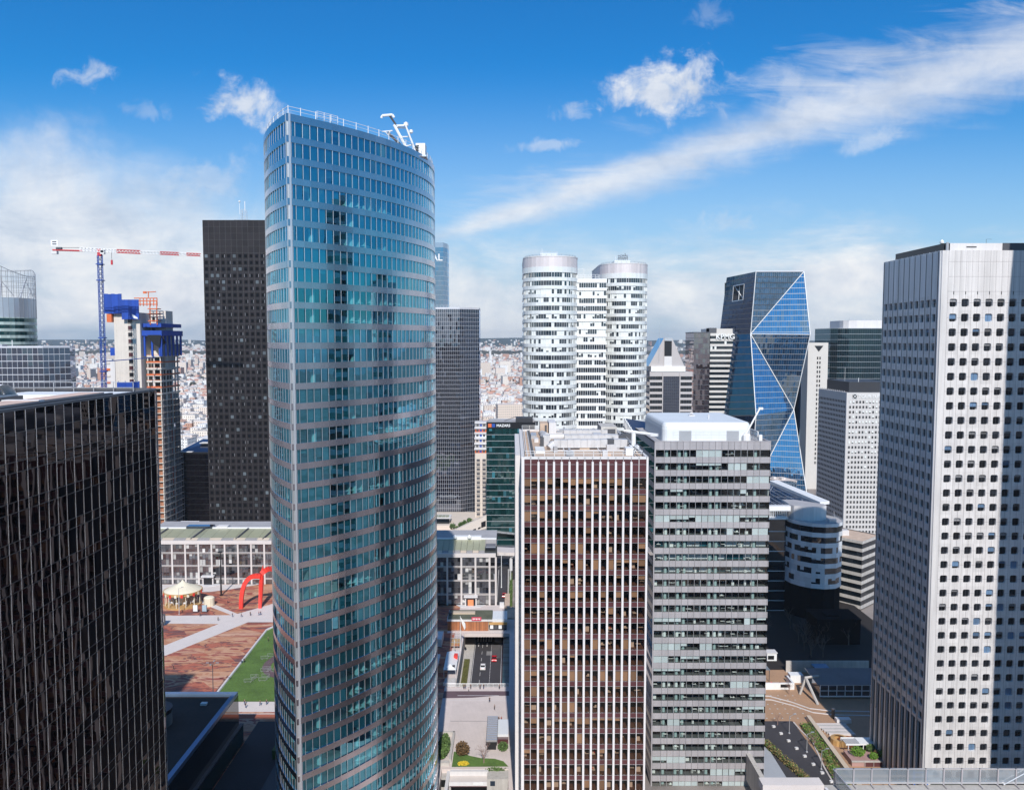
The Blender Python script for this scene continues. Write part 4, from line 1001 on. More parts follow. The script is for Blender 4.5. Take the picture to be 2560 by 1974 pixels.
railing(b, [(104, 344.3), (118, 344.3)], 37.7, 1., alu, 1.5, .05); b.tube((136, 341, 32), (135.4, 340.6, 36.4), .12, alu, 4); b.box(132, 135, 336.4, 338, 32.3, 33.6, alu); b.build('roof_wing', NT)
b = MB(); b.box(101.3, 117, 345.5, 345.95, -8, 31.9, g_dark)
for i in range(9): b.box(101.3, 117, 345.35, 345.5, -8+4.3*i, -7.7+4.3*i, bandw)
b.build('link_wing', NT)
lowb = thing('flat_roofed_pavilion', 'long low concrete office wing with a sunny tan roof behind the rounded low block', 'office building', (150, 372, -8))
ribbon(lowb, [(133, 372), (152, 350), (165, 362), (146, 386)], 21, 3.6, 2.2, 8, g_dark, conc, .3, 2, top=1.2, roofm=gravel)
b = MB(); b.box(148, 151, 362, 365, 20.6, 23, offwhite); b.box(143, 144, 366, 367.5, 20.6, 24.4, conc); b.build('plant_room', lowb)
DB = thing('dark_box_annex', 'plain black glass box standing in shade below the rounded low block', 'building', (122, 318, -8))
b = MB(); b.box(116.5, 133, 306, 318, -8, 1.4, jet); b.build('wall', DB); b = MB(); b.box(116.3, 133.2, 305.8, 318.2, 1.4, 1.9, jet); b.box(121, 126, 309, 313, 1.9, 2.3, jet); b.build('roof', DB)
# ------------------------------------------------------------------ towers on the left, far side of the square
TT = thing('rounded_crown_tower', 'curved glass tower with open steel lattice crown and white letters at the far left', 'skyscraper', (-311, 495, -10))
o = circle(-311.3, 497, 21, 44, -pi/2)
pg = solid('pale_green_band', (.42, .5, .47), .3, .1, var=.05, fvar=.15)
b = MB(); b.ringwall(o, 121.5, 133, alu, True, 3); b.poly([(*p, 132.8) for p in o], roofgrey); b.build('metal_drum', TT)
ribbon(TT, o, 121.5, 3.9, 2.2, 8, g_teal, pg, .1, 1.6, None, 0, mull=None, top=.6, tilt=.02, wseg=1.6)
ribbon(TT, o, 121.5-3.9*8-.6, 3.9, 2.2, 22, g_teal, pg, .1, 3, top=.6)
scafc = solid('crown_steel', (.3, .3, .32), .4, .4)
b = MB(); hz = lambda t: 133+18*min(1, max(.0, 1-((t-pi*1.5)/1.9)**4)) if True else 0
for i in range(44):
    t = 2*pi*i/44-pi/2; p = o[i]; top = 151.5-(0 if cos(t) < .6 else (cos(t)-.6)*14)
    b.tube((*p, 121), (*p, top), .12, scafc, 4)
    q = o[(i+1) % 44]
    for z in (136, 139, 142, 145, 148, 151): 
        if z <= top: b.tube((*p, z), (*q, z), .11, scafc, 4)
    tq = 151.5-(0 if cos(t+2*pi/44) < .6 else (cos(t+2*pi/44)-.6)*14); b.tube((*p, top), (*q, tq), .2, scafc, 4)
for i in range(0, 44, 5): p = o[i]; q = o[(i+2) % 44]; c = ((p[0]+3*-311.3)/4, (p[1]+3*497)/4); b.tube((*p, 145), (c[0]*.3+p[0]*.7, c[1]*.3+p[1]*.7, 133), .22, alu, 4); b.tube((*q, 134), (*p, 142), .2, alu, 4)
b.build('crown_lattice', TT)
lettering('ENGIE', 5.2, (-316.6, 474.6, 126.0), (R(90), 0, R(4)), white, TT, depth=.3, bold=.12)
b = MB()
for i in range(8):
    t0, t1 = R(150-14*i), R(150-14*(i+1)); b.tube((-307.8+9*cos(t0), 475.4, 127.2+5.2*sin(t0)), (-307.8+9*cos(t1), 475.4, 127.2+5.2*sin(t1)), .4, white, 5)
b.build('sign_emblem', TT)
FT = thing('grid_glass_block', 'blue grey glass office block with fine white grid in front of the rounded crown tower', 'office tower', (-240, 410, -10))
o = [(-300, 396), (-258, 398), (-229.9, 402), (-222, 412), (-230, 432), (-300, 430)]
ribbon(FT, o, 105., 3.3, 3.0, 34, g_navy, wline, .06, 2.4, mull=wline, mw=.12, top=.8, faces=(0, 1, 2), tilt=.03)
b = MB(); b.tube((-258, 404, 105), (-258, 404, 108.6), .3, white, 5); b.tube((-246, 404, 105), (-246, 404, 108), .2, white, 5); b.box(-257, -251, 404, 408, 104.5, 106, alu); b.build('roof_mast', FT)

# tower under construction
CS = thing('tower_under_construction', 'unfinished concrete tower with blue climbing formwork, bare orange and grey floors', 'construction site', (-215, 490, -10))
bluef = solid('blue_formwork', (.01, .055, .33), .5, var=.12, scale=.4, fvar=.15); orange = solid('orange_guard_rail', (.62, .14, .04), .6, var=.1)
brick = solid('red_block_infill', (.33, .09, .06), .85, var=.15); tanw = solid('brown_formwork_ply', (.4, .17, .09), .8, var=.15); rawc = solid('raw_concrete', (.66, .6, .54), .85, var=.1, scale=.15, streak=.15); scaf = solid('scaffold_steel', (.28, .28, .3), .5, .3)
b = MB(); b.box(-232.4, -217.2, 480, 495, -10, 124, rawc); b.box(-217.5, -207.5, 493, 503, 90, 125.5, rawc)
for i in range(16):
    for j in range(5): b.box(-231+2.6*j, -230.9+2.6*j, 479.95, 480, 70+3.1*i, 70.2+3.1*i, dgrey)
b.build('concrete_core', CS)
for k in range(13): m = MB(); m.box(-224.2, -221.8, 479.8, 480.0, 71+3.9*k, 73.4+3.9*k, maroon if k % 2 else black); m.box(-224.4, -221.6, 479.6, 480, 70.7+3.9*k, 71+3.9*k, rawc); m.build('opening', CS)
b = MB(); b.box(-215.6, -214, 492.8, 493, 119, 121.6, black); b.box(-215.6, -214, 492.8, 493, 113, 115.6, black); b.build('opening', CS)
b = MB(); 
for i in range(5): b.box(-236.4+2.0*i, -234.45+2.0*i, 477.6-(i % 2)*.1, 478, 123.4, 134.8-.2*(i%2), bluef)
for i in range(5): b.box(-226.3+2.0*i, -224.35+2.0*i, 477-(i % 2)*.1, 477.5, 120., 131.4, bluef)
b.box(-236.4, -236, 478, 490, 123.4, 134.6, bluef); b.mesh([(-220.4, 476.8, 123.2), (-217, 476.8, 121), (-217, 476.8, 120.2), (-219.6, 476.8, 120.8)], [(3, 2, 1, 0)], white); b.build('formwork_screen', CS)
b = MB()
for i in range(6): b.tube((-218.6+2*i, 484, 128), (-218.6+2*i, 484, 132.5), .3, orange, 5)
for z in (129, 131, 132.6): b.tube((-222, 484, z), (-208.5, 484, z), .3, orange, 5)
for z in (119, 123, 126): b.box(-213, -207.2, 481, 486, z, z+.5, orange)
for x in (-212, -208): b.tube((x, 482, 117), (x, 482, 131), .3, orange, 5)
b.box(-235.6, -232.8, 478, 482, 118.4, 123.2, orange); b.tube((-214, 485, 133), (-214, 485, 136.6), .3, orange, 5); b.tube((-216.5, 485, 136), (-209.5, 485, 136.4), .28, orange, 5); b.box(-217, -215.2, 484.6, 485.4, 135.3, 136.6, orange); b.build('formwork_gantry', CS)
for k in range(29):
    z = 98-3.72*k; m = MB(); d = 0
    m.box(-216, -207.3, 484, 511, z, z+.35, rawc)
    for i in range(3): m.box(-215.6+3.7*i, -215+3.7*i, 484.4, 485, z-3.4, z, rawc)
    for i in range(6): m.box(-208, -207.5, 487+4.3*i, 488+4.3*i, z-3.4, z, rawc if i % 2 else conc_d)
    m.box(-213, -210.5, 487.5, 508, z-3.4, z, coretone if k < 6 else conc_d)
    for i in range(5):
        r = rnd()
        if k > 5 and r < .8: m.box(-208.3, -208, 486.4+5*i, 489.6+5*i, z-3.4, z-.3, (tanw, rawc, brick)[i % 3] if r < .6 else conc_d)
        if k > 5 and i < 2: m.box(-214.4+3.6*i, -212.4+3.6*i, 485.6, 485.9, z-3.4, z-.2, tanw if i else brick)
    if k < 7: m.box(-216, -207.2, 483.9, 484, z+.35, z+1.1, orange if k % 2 else rawc); m.box(-207.3, -207.2, 484, 511, z+.35, z+1.1, orange if k % 2 else rawc); m.tube((-216, 484, z+1.3), (-207.3, 484, z+1.3), .12, orange, 4)
    else:
        for i in range(4): m.tube((-216+2.9*i, 483.6, z-3.4), (-216+2.9*i, 483.6, z+.4), .09, scaf, 4)
        for i in range(9): m.tube((-206.8, 484+3.4*i, z-3.4), (-206.8, 484+3.4*i, z+.4), .1, scaf, 4)
        m.tube((-216, 483.6, z-1.8), (-207, 483.6, z-1.8), .08, scaf, 4); m.tube((-206.8, 484, z-1.8), (-206.8, 511, z-1.8), .09, scaf, 4); m.box(-207, -206.4, 484, 511, z+.3, z+.42, scaf)
        m.box(-207.1, -206.9, 502, 509, z-3, z-.4, dgrey)
        if k < 13: m.box(-216, -211, 483.3, 483.5, z-3.2, z-.2, g_dark); m.box(-216, -211, 483.2, 483.5, z-.2, z+.2, alu)
    m.build('floor_deck', CS)
b = MB(); b.box(-217.4, -206, 482.6, 512, 115.6, 117.8, bluef); b.box(-218.6, -205.6, 482, 513, 110.5, 113.6, bluef)
for i in range(3): b.box(-216.6+4.4*i, -215.6+4.4*i, 482.6, 483.6, 98.5, 112, bluef)
for i in range(6): b.box(-206.9, -206, 483+5.6*i, 484.2+5.6*i, 98.5, 112, bluef)
for i in range(5): b.box(-206.8, -206.5, 485+5.6*i, 488+5.6*i, 99, 105.5, scaf)
b.mesh([(-214, 481.8, 111), (-206, 481.8, 111), (-205.9, 489, 106.5), (-207, 481.8, 103.6), (-210.5, 481.8, 105.8)], [(4, 3, 2, 1, 0)], black); b.build('climbing_formwork', CS)
b = MB(); b.box(-238.5, -233.6, 482, 486, -10, 96, offwhite)
for k in range(24): b.box(-238.9, -236.4, 481.6, 484, 94-3.8*k, 95.2-3.8*k, orange if k % 2 else rawc)
b.box(-235.4, -231.9, 480.6, 483, 99, 103.5, bluef); b.build('hoist_tower', CS)
b = MB()
for i in range(4): b.box(-231+4*i, -230.4+4*i, 479.4, 479.9, 60, 84, bluef)
b.box(-231.6, -219, 479.5, 479.8, 78, 83.6, bluef)
for k in range(5): b.box(-231.6, -219, 479.3, 479.9, 61+4.5*k, 61.4+4.5*k, alu)
b.box(-218.6, -215.8, 479.4, 482, 40, 79, offwhite); b.build('formwork_screen', CS)
# tower crane
TC = thing('tower_crane', 'blue lattice tower crane with red and white horizontal jib over the unfinished tower', 'crane', (-219.5, 440, -10))
redp = solid('crane_red', (.5, .03, .04), .5); bluep = solid('crane_blue', (.02, .07, .32), .5, var=.1)
mx, my = -219.4, 440
def lattice(mb, p, q, w, seg, r, mat, rd=None):
    p, q = Vector(p), Vector(q); d = (q-p); l = d.length; d.normalize()
    a = d.orthogonal().normalized() if abs(d.z) > .9 else Vector((0, 0, 1)).cross(d).normalized(); c = d.cross(a); n = max(1, round(l/seg))
    cs = [(a*s+c*t)*w/2 for s, t in ((-1, -1), (1, -1), (1, 1), (-1, 1))]
    for v in cs: mb.tube(p+v, q+v, r, mat, 4)
    for j in range(n):
        u, v = p+d*l*j/n, p+d*l*(j+1)/n
        for k in range(4): 
            s, t = cs[k], cs[(k+1) % 4]; mb.tube(u+s, v+t, rd or r*.6, mat, 3)
            mb.tube(u+s, u+t, rd or r*.6, mat, 3)
b = MB(); lattice(b, (mx, my, -10), (mx, my, 153), 2.0, 2.6, .2, bluep)
for z in (148, 139.5, 109, 91): b.box(mx-1.6, mx+1.6, my-1.6, my+1.6, z, z+.5, bluep)
b.tube((mx, my, 96.5), (mx+11, 479, 98), .25, bluep, 5); b.build('mast', TC)
for i, (xa, xb, m) in enumerate(((-.5, 9.5, white), (9.5, 22, redp), (22, 32.5, white), (32.5, 42.5, redp), (42.5, 46.5, white), (46.5, 53.5, redp))):
    b = MB(); za, zb = 155.6-(xa)*.045, 155.6-xb*.045; lattice(b, (mx+xa, my, za), (mx+xb, my, zb), 1.9-.012*xb, 1.8, .2, m, .13); b.build('jib_section', TC)
b = MB(); lattice(b, (mx-10, my, 156.1), (mx-.5, my, 155.7), 1.9, 1.8, .2, white, .13); b.build('jib_section', TC)
b = MB(); b.tube((mx-25, my, 155.8), (mx-9, my, 155.3), .45, redp, 5); b.tube((mx-22, my, 157), (mx-9, my, 157), .15, dgrey, 4); b.tube((mx-23, my, 156.6), (mx-20, my, 156.6), .7, dgrey, 7); b.box(mx-25.6, mx-22.4, my-1, my+1, 153.6, 155.2, offwhite); b.build('counter_jib', TC)
b = MB(); b.box(mx-.9, mx+.9, my-.9, my+.9, 152.5, 156.5, redp); b.box(mx+1, mx+3, my-1.6, my+.2, 153.6, 155.8, white); b.box(mx+1.2, mx+2.8, my-1.65, my-1.55, 154.3, 155.5, black); b.build('cab', TC)
b = MB(); b.box(mx-25.8, mx-22, my-.1, my, 158, 161, white); b.box(mx-25, mx-22.8, my-.14, my-.1, 158.6, 159.2, dgrey); b.box(mx-25, mx-22.8, my-.14, my-.1, 159.8, 160.4, dgrey); b.build('name_board', TC)
b = MB(); b.tube((mx+6.3, my, 154.8), (mx+6.3, my, 150.5), .1, dgrey, 4); b.cbox((mx+6.3, my, 148), (.9, .5, 2.5), redp); b.build('hook', TC)

DX = thing('shaded_glass_box', 'low black glass building in shade between the unfinished tower and the black tower', 'office building', (-203, 528, -10))
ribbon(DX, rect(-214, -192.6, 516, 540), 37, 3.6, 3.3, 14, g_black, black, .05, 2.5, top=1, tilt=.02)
b = MB(); b.mesh([(-213, 518, 37), (-193, 518, 37), (-193, 534, 43), (-204, 538, 43)], [(0, 1, 2, 3)], g_navy); b.box(-212, -203, 516.5, 524, 37, 37.4, offwhite); b.box(-202, -193, 526, 532, 41.4, 41.8, offwhite); b.build('roof', DX)
HS = thing('tan_hangar_shed', 'small tan ribbed shed with angled roof standing before the black tower', 'shed', (-186, 450, 0))
tanr = solid('tan_ribbed_metal', (.55, .45, .35), .6, var=.06, fvar=.05)
b = MB(); b.prism([(-181, 425), (-170, 425), (-170, 440), (-181, 440)], -2, 7.5, tanr); b.mesh([(-181, 425, 7.5), (-170, 425, 7.5), (-170, 440, 10), (-180, 440, 10)], [(0, 1, 2, 3)], offwhite); b.build('wall', HS)
FB_ = thing('blue_steel_frame', 'bright blue tubular steel truss lying at the foot of the unfinished tower', 'steel truss', (-195, 420, 0))
b = MB(); brb = solid('bright_blue_paint', (.02, .16, .6), .5)
for y in (411, 416):
    b.tube((-203, y, 3), (-177.5, y, 5), .35, brb, 5); b.tube((-203, y, 8), (-179, y, 11), .35, brb, 5)
    for i in range(8): x = -202+3.2*i; b.tube((x, y, 3+.08*(x+203)), (x+1.6, y, 8+.12*(x+203)), .22, brb, 4); b.tube((x+1.6, y, 8+.12*(x+203)), (x+3.2, y, 3.2+.08*(x+203)), .22, brb, 4)
for x in (-203, -190, -178): b.tube((x, 411, 4.5), (x, 416, 4.5), .3, brb, 4); b.tube((x, 411, 9), (x, 416, 9), .3, brb, 4)
b.tube((-179, 411, 11), (-177.5, 411, 5), .35, brb, 5); b.build('truss', FB_)
b = MB()
for x in (-202, -190, -179): b.tube((x, 413, 0), (x, 413, 4), .3, brb, 5)
b.build('support_post', FB_)

# ------------------------------------------------------------------ glass fronted shopping centre, two wings
beigeg = solid('olive_glazed_roof', (.3, .3, .2), .35, var=.1, fvar=.06)
framep = solid('pale_stone_frame', (.6, .55, .53), .6, var=.06)
g_shop = glass('shop_window_glass', (.05, .05, .055), None, .2, (.95, .95, 1), .0, .25, .25, fvar=.9, power=2.5)
shopin = solid('lit_shop_interior', (.4, .39, .38), .6, var=.3, scale=.5, fvar=.6)
def gallery(name, label, xa, xb, y, zt, rows, post, first, slope, door):
    T = thing(name, label, 'shopping centre', ((xa+xb)/2, y+10, 0))
    b = MB(); b.box(xa, xb, y+1.2, y+30, 0, zt-.3, coretone); b.build('wall', T)
    zs = [zt-1.6]; 
    for h in rows: zs.append(zs[-1]-h)
    xs = [first+post*i for i in range(-2, 40) if xa-.1 <= first+post*i <= xb+.1]; xs = ([xa] if xs[0]-xa > .4 else [])+xs+([xb] if xb-xs[-1] > .4 else [])
    for za, zb in zip(zs, zs[1:]):
        for p, q in zip(xs, xs[1:]):
            m = MB(); n = max(1, round((q-p-.8)/1.35)); m.box(p+.35, q-.35, y+.45, y+.5, zb+.25, zb+1, dgrey)
            lo_b = .45 if za < zt-14 else .22
            for u in range(2):
                z0 = zb+.25+(za-zb-.5)*u/2; z1 = zb+.25+(za-zb-.5)*(u+1)/2
                panes(m, (p+.35, y+.35), (q-.35, y+.35), z0, z1, n, g_shop, shopin, lo_b*.7, .75, .02, dgrey, .07, .1)
                m.box(p+.35, q-.35, y+.22, y+.3, z1-.06, z1, dgrey)
            m.build('window', T)
    b = MB()
    for x in xs: b.box(x-.36, x+.36, y-.15, y+.5, 0, zt-1.6, framep)
    for z in zs[1:-1]:
        for s in (-.28, .14): b.box(xa, xb, y-.1, y+.45, z+s, z+s+.14, framep)
    b.box(xa, xb, y-.3, y+.6, zt-1.6, zt, framep); b.build('facade_frame', T)
    b = MB(); n = 14; d0, d1, h = slope
    for i in range(n):
        u, v = xa+(xb-d1-xa)*i/n, xa+(xb-d1-xa)*(i+1)/n; b.poly([(u, y+.6, zt), (v-.1, y+.6, zt), (v-.1, y+d0, zt+h), (u, y+d0, zt+h)], beigeg)
        b.poly([(u, y+.5, zt+.02), (v-.1, y+.5, zt+.02), (v-.1, y+2.5, zt+.62), (u, y+2.5, zt+.62)], conc_d if i % 2 else tanr)
    b.box(xa, xb, y+d0, y+30, zt-.3, zt+h, roofgrey); b.box(xa, xb, y+d0, y+d0+1, zt+h, zt+h+.5, white); b.build('roof', T)
    b = MB(); x = door; b.box(x-2.4, x+2.4, y-1.2, y, 0, 3.8, framep); b.box(x-1.9, x+1.9, y-1.25, y-1.15, 0, 3., black); b.box(x-2.8, x+2.8, y-2, y, 3.6, 4.1, offwhite); b.build('entrance', T)
    b = MB()
    b.prism([(x-6, y-.2), (x-4, y-3), (x, y-4), (x+4, y-3), (x+6, y-.2)], 0, .16, offwhite); b.build('step', T)
    return T
G1 = gallery('glass_shopping_centre', 'wide glass fronted shopping centre with pale stone grid facing the red square', -166, -92, 357.4, 19.6, (4, 5.8, 5.8, 4.2), 5.84, -150.6, (15, 0, 1.9), -134.6)
for i, x in enumerate((-160, -143, -123, -111, -100)): b = MB(); b.mesh([(x, 358.5, 19.7), (x+.7, 358.5, 19.7), (x+2.2, 372, 21.6), (x+1.4, 372, 21.6)], [(0, 1, 2, 3)], dgrey); b.mesh([(x, 358.5, 20.1), (x+.5, 358.5, 20.1), (x+2., 372, 22), (x+1.5, 372, 22)], [(0, 1, 2, 3)], dgrey); b.build('roof_rib', G1)
b = MB(); b.box(-150, -138, 372.2, 376, 21.3, 22.6, g_navy); b.box(-136, -131, 372.2, 376, 21.3, 22.6, offwhite); b.build('roof_light', G1)
G2 = gallery('glass_shopping_wing', 'shorter glass shopping wing beside the sunken road, half in the blue tower shadow', -46, -6.6, 328.6, 21.4, (4, 5.7, 5.7, 4.4), 5.75, -26.4, (13, 4.5, 2.6), -16.8)
b = MB(); b.box(-11, -6.8, 334, 341, 21.4, 22.4, g_navy); b.box(-24, -13, 341.3, 344, 23.8, 25.2, white); b.lathe([(.01, 0), (.9, .2), (.9, 1), (.01, 1.6)], (-24, 341, 24.6), white, 8); b.lathe([(.01, 0), (.9, .2), (.9, 1), (.01, 1.6)], (-18, 341, 24.6), white, 8); b.build('roof_plant', G2)
b = MB(); b.box(-18, -15.7, 327.3, 327.4, .1, 2.6, solid('orange_poster', (.75, .25, .1), .6)); b.build('poster', G2)
b = MB(); b.box(-46, -13, 372, 376, 8, 15.2, offwhite); b.box(-46, -12, 384, 388, 8, 15.5, white); b.box(-30, -12, 378, 381, 8, 13.6, dgrey); b.box(-46, -28, 376, 384, 8, 14, warmroof)
b.build('long_white_canopy', None, label='long white flat roofs layered behind the shopping wing', category='roof')

# ------------------------------------------------------------------ dark green office, cream flats, ramps
MZ = thing('dark_green_office', 'dark green glass office block with white letters and orange blue squares on top', 'office building', (-4, 440, 0))
ribbon(MZ, [(-13.6, 430), (12, 430), (12, 450), (-12.4, 450)], 64.9, 3.3, 3.05, 19, g_teal, alu, .04, 1.5, blind_t, .05, .3, None, top=3.5, faces=(0,), tilt=.02, roofm=roofgrey)
b = MB(); b.box(-13.5, 12, 429.95, 430, 61.4, 64.9, black); b.build('sign_board', MZ)
lettering('MAZARS', 1.9, (-8.2, 429.8, 62.5), (R(90), 0, 0), white, MZ, depth=.08, bold=.05)
b = MB(); b.box(-12.6, -10.8, 429.8, 429.9, 62.2, 64.1, orange); b.box(-10.6, -8.9, 429.8, 429.9, 62.2, 64.1, bluep); b.build('sign_emblem', MZ)
b = MB(); b.mesh([(-11, 426.5, 7), (3, 426.5, 5.4), (3, 430, 5.6), (-11, 430, 7.2)], [(0, 1, 2, 3), (3, 2, 1, 0)], offwhite); b.build('entrance_canopy', MZ)
b = MB(); b.box(2, 11, 431, 440, 64, 67, eblk); b.tube((-4, 436, 65), (2, 438, 67), .2, dgrey, 4); b.build('plant_room', MZ)
CF = thing('cream_apartment_block', 'tall cream apartment block with rows of small windows and coloured top floors', 'apartment block', (-17, 490, 0))
creamw = solid('cream_render', (.62, .54, .47), .8, var=.06)
b = MB(); b.box(-22, -8, 484, 500, -8, 41, creamw); b.build('wall', CF)
its = []
for k in range(13):
    for x in (-20.4, -16.9): m = MB(); m.box(x-.7, x+1.3, 483.7, 484, 36-2.7*k, 37.4-2.7*k, dgrey); m.box(x-.9, x+1.5, 483.3, 484, 35.6-2.7*k, 36-2.7*k, creamw); its.append((k, m))
windows_as_parts(CF, its)
for k in range(6):
    m = MB(); m.box(-22, -9, 484+k*1.2, 498, 41+3*k, 43+3*k, (orange, conc, creamw, white)[k % 4]); m.box(-22.4, -9, 483.4+k*1.2, 498, 43+3*k, 44+3*k, offwhite)
    for j in range(4): m.box(-21.4+2*j, -20+2*j, 483.9+k*1.2, 484+k*1.2, 41.4+3*k, 42.8+3*k, dgrey if j != 1 else bluep)
    m.build('terrace_floor', CF)
TP = thing('planted_terrace_podium', 'low beige terrace with glass pavilion below the gridded navy tower', 'podium', (-38, 480, 0))
b = MB(); b.box(-62, -18, 462, 499, -8, 2.5, creamw); b.box(-50, -24, 452, 462, -8, -.2, warmroof); b.build('base', TP)
b = MB(); b.box(-47, -36, 466, 474, 2.5, 5.6, g_dark); b.box(-47.6, -35.4, 465.4, 475, 5.6, 6.1, offwhite)
for i in range(5): b.box(-46.8+2.1*i, -45+2.1*i, 467, 473, 6.1, 6.25, beigeg)
b.build('glass_pavilion', TP)
RW = thing('ramp_wall', 'sloping beige ramp wall pierced by dark slots beside the dark green office', 'wall', (-18, 428, 0))
b = MB(); b.mesh([(-34, 428, 3), (-13.5, 428, 8.6), (-13.5, 428, 15.6), (-34, 428, 6), (-34, 431, 3), (-13.5, 431, 8.6), (-13.5, 431, 15.6), (-34, 431, 6)], [(0, 1, 2, 3), (3, 2, 6, 7), (5, 4, 7, 6), (1, 5, 6, 2), (4, 0, 3, 7)], creamw); b.mesh([(-34, 428.2, -8), (-13.5, 428.2, -8), (-13.5, 428.2, 9), (-34, 428.2, 3)], [(0, 1, 2, 3)], conc_d); b.build('wall', RW)
for x, w, h in ((-26, 2.1, 1.), (-23, 2.1, 1.), (-20.2, 2.2, .9), (-17.6, 2., .9), (-15.4, 3, 3)): 
    z = 5+(x+26)*.37; m = MB(); m.mesh([(x-w/2+.6, 427.9, z), (x+w/2, 427.9, z+w*.3), (x+w/2, 427.9, z+w*.3+h), (x-w/2+.6, 427.9, z+h)], [(0, 1, 2, 3)], black); m.build('slot', RW)

# ------------------------------------------------------------------ ground, deck, roads
asph = solid('asphalt', (.045, .042, .048), .85, var=.2, scale=.15); asph2 = solid('worn_asphalt', (.09, .085, .09), .85, var=.3, scale=.25)
pave = solid('pink_stone_paving', (.6, .52, .49), .85, var=.1, scale=.3); pale = solid('pale_path_stone', (.62, .56, .53), .85, var=.08, scale=.3)
m, nt, out = new_mat('terracotta_mosaic'); p = POS(nt)
bs = N(nt, 'ShaderNodeBsdfPrincipled'); bs.inputs['Roughness'].default_value = .8
wv = VMUL(nt, p, (.05, .16, 1), R(28)); n1 = NOISE(nt, wv, 1., 3, .6, 1.2); vo = N(nt, 'ShaderNodeTexVoronoi'); vo.inputs['Scale'].default_value = 1.
put(nt, vo.inputs['Vector'], VMUL(nt, p, (.07, .2, 1), R(28))); sp = N(nt, 'ShaderNodeSeparateColor'); nt.links.new(vo.outputs['Color'], sp.inputs[0])
f = M_(nt, 'ADD', M_(nt, 'MULTIPLY', n1, .85), M_(nt, 'MULTIPLY', sp.outputs[0], .3))
col = RAMP(nt, f, [(0, (.12, .045, .055)), (.4, (.24, .05, .035)), (.46, (.46, .12, .065)), (.53, (.15, .045, .045)), (.56, (.52, .23, .12)), (.63, (.6, .33, .2)), (.7, (.32, .065, .045)), (.76, (.62, .37, .25))], True)
col = MIX(nt, .25, col, RAMP(nt, NOISE(nt, p, .6, 4), [(.3, (.1, .05, .05)), (.7, (.4, .25, .18))]))
put(nt, bs.inputs['Base Color'], col); nt.links.new(bs.outputs[0], out.inputs[0]); mosaic = m
lawnm = solid('lawn_grass', (.085, .155, .03), .95, var=.5, scale=.16, bump=.6)
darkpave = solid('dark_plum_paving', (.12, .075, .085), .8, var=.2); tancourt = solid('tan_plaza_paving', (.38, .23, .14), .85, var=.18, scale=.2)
def slab(name, x0, x1, y0, y1, z0, z1, mat, sidem=None):
    b = MB(); b.box(x0, x1, y0, y1, z0, z1, mat); return b.build(name, kind='structure')
def sheet(name, pts, z, mat):
    b = MB(); b.poly([(x, y, z) for x, y in pts], mat); return b.build(name, kind='structure')
slab('plaza', -175, -21, 96, 357.4, -10, 0, mosaic)
slab('plaza', -21, -17.7, 96, 328, -10, 0, pave); slab('plaza', -17.7, -.9, 200.2, 249.4, -1.6, 0, pave)
slab('plaza', -.9, 30, 150, 312, -10, 0, pave); slab('plaza', -17.7, -.9, 296, 328.5, -1.3, 0, pave); slab('plaza', -46, -17.7, 328, 400, -10, 0, warmroof)
slab('lower_court', 30, 68, 120, 330, -15, -13, conc)
sheet('road', [(-17.7, 60), (-.9, 60), (-.9, 420), (-17.7, 420)], -6.9, asph)
sheet('path', [(-155, 271), (-118.9, 274.8), (-101.4, 308.1), (-107, 306.3), (-123, 284.5), (-155, 281)], .02, pale)
sheet('path', [(-160, 308), (-131.6, 306.6), (-112, 306.2), (-101.4, 308.1), (-40, 308.1), (-40, 316), (-109.6, 316.3), (-130, 315.7), (-160, 315.7)], .024, pale)
sheet('path', [(-112, 306.2), (-101.4, 308.1), (-118.9, 274.8), (-123, 284.5)], .028, pale)
sheet('path', [(-110.5, 316.2), (-107, 316.3), (-127.2, 334), (-131.8, 334)], .03, pale)
sheet('path', [(-110, 316.2), (-40, 316.2), (-40, 362-14), (-97.6, 330.9)], .032, pale)
sheet('path', [(-165, 344), (-143, 346), (-130, 346), (-122, 350), (-112, 357), (-165, 357)], .034, pale)
sheet('path', [(-154, 312), (-134, 313.5), (-131.6, 307), (-134, 296), (-154, 290)], .036, pale)
sheet('path', [(-92, 232), (-40, 232), (-40, 238.8), (-92, 238.8)], .022, pale)
sheet('terracotta_strip', [(-100, 228), (-40, 228), (-40, 230.4), (-100, 230.4)], .05, solid('orange_brick', (.38, .12, .07), .8))
sheet('white_line', [(-90, 230.5), (-40, 230.5), (-40, 230.9), (-90, 230.9)], .06, offwhite)
lw_ = [(-90.3, 238.8), (-40, 238.8), (-40, 325), (-70, 318), (-86, 307), (-89.6, 303.4), (-91.6, 299)]
sheet('lawn', lw_, .08, lawnm)
b = MB()
for a, c in zip([lw_[0]]+lw_[:1:-1], lw_[:1:-1]): b.tube((*a, .15), (*c, .15), .45, offwhite, 6)
b.build('lawn_kerb', kind='structure')
gt = MB()
for _ in range(2600):
    x, y = uni(-90, -60), uni(239.2, 300)
    if x < -90.3-1.2*(y-239)/60+.6: continue
    a = uni(0, 6.3); h = uni(.1, .28); gt.poly([(x-.12*cos(a), y-.12*sin(a), .08), (x+.12*cos(a), y+.12*sin(a), .08), (x+uni(-.1, .1), y, .08+h)], lawnm)
gt.build('grass', kind='stuff')
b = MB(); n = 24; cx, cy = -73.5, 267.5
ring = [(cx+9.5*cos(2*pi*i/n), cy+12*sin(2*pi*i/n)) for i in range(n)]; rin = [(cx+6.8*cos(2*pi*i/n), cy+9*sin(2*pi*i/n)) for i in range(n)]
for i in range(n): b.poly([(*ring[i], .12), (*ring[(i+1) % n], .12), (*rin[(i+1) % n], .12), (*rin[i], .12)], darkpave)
b.build('ring_path', kind='structure')
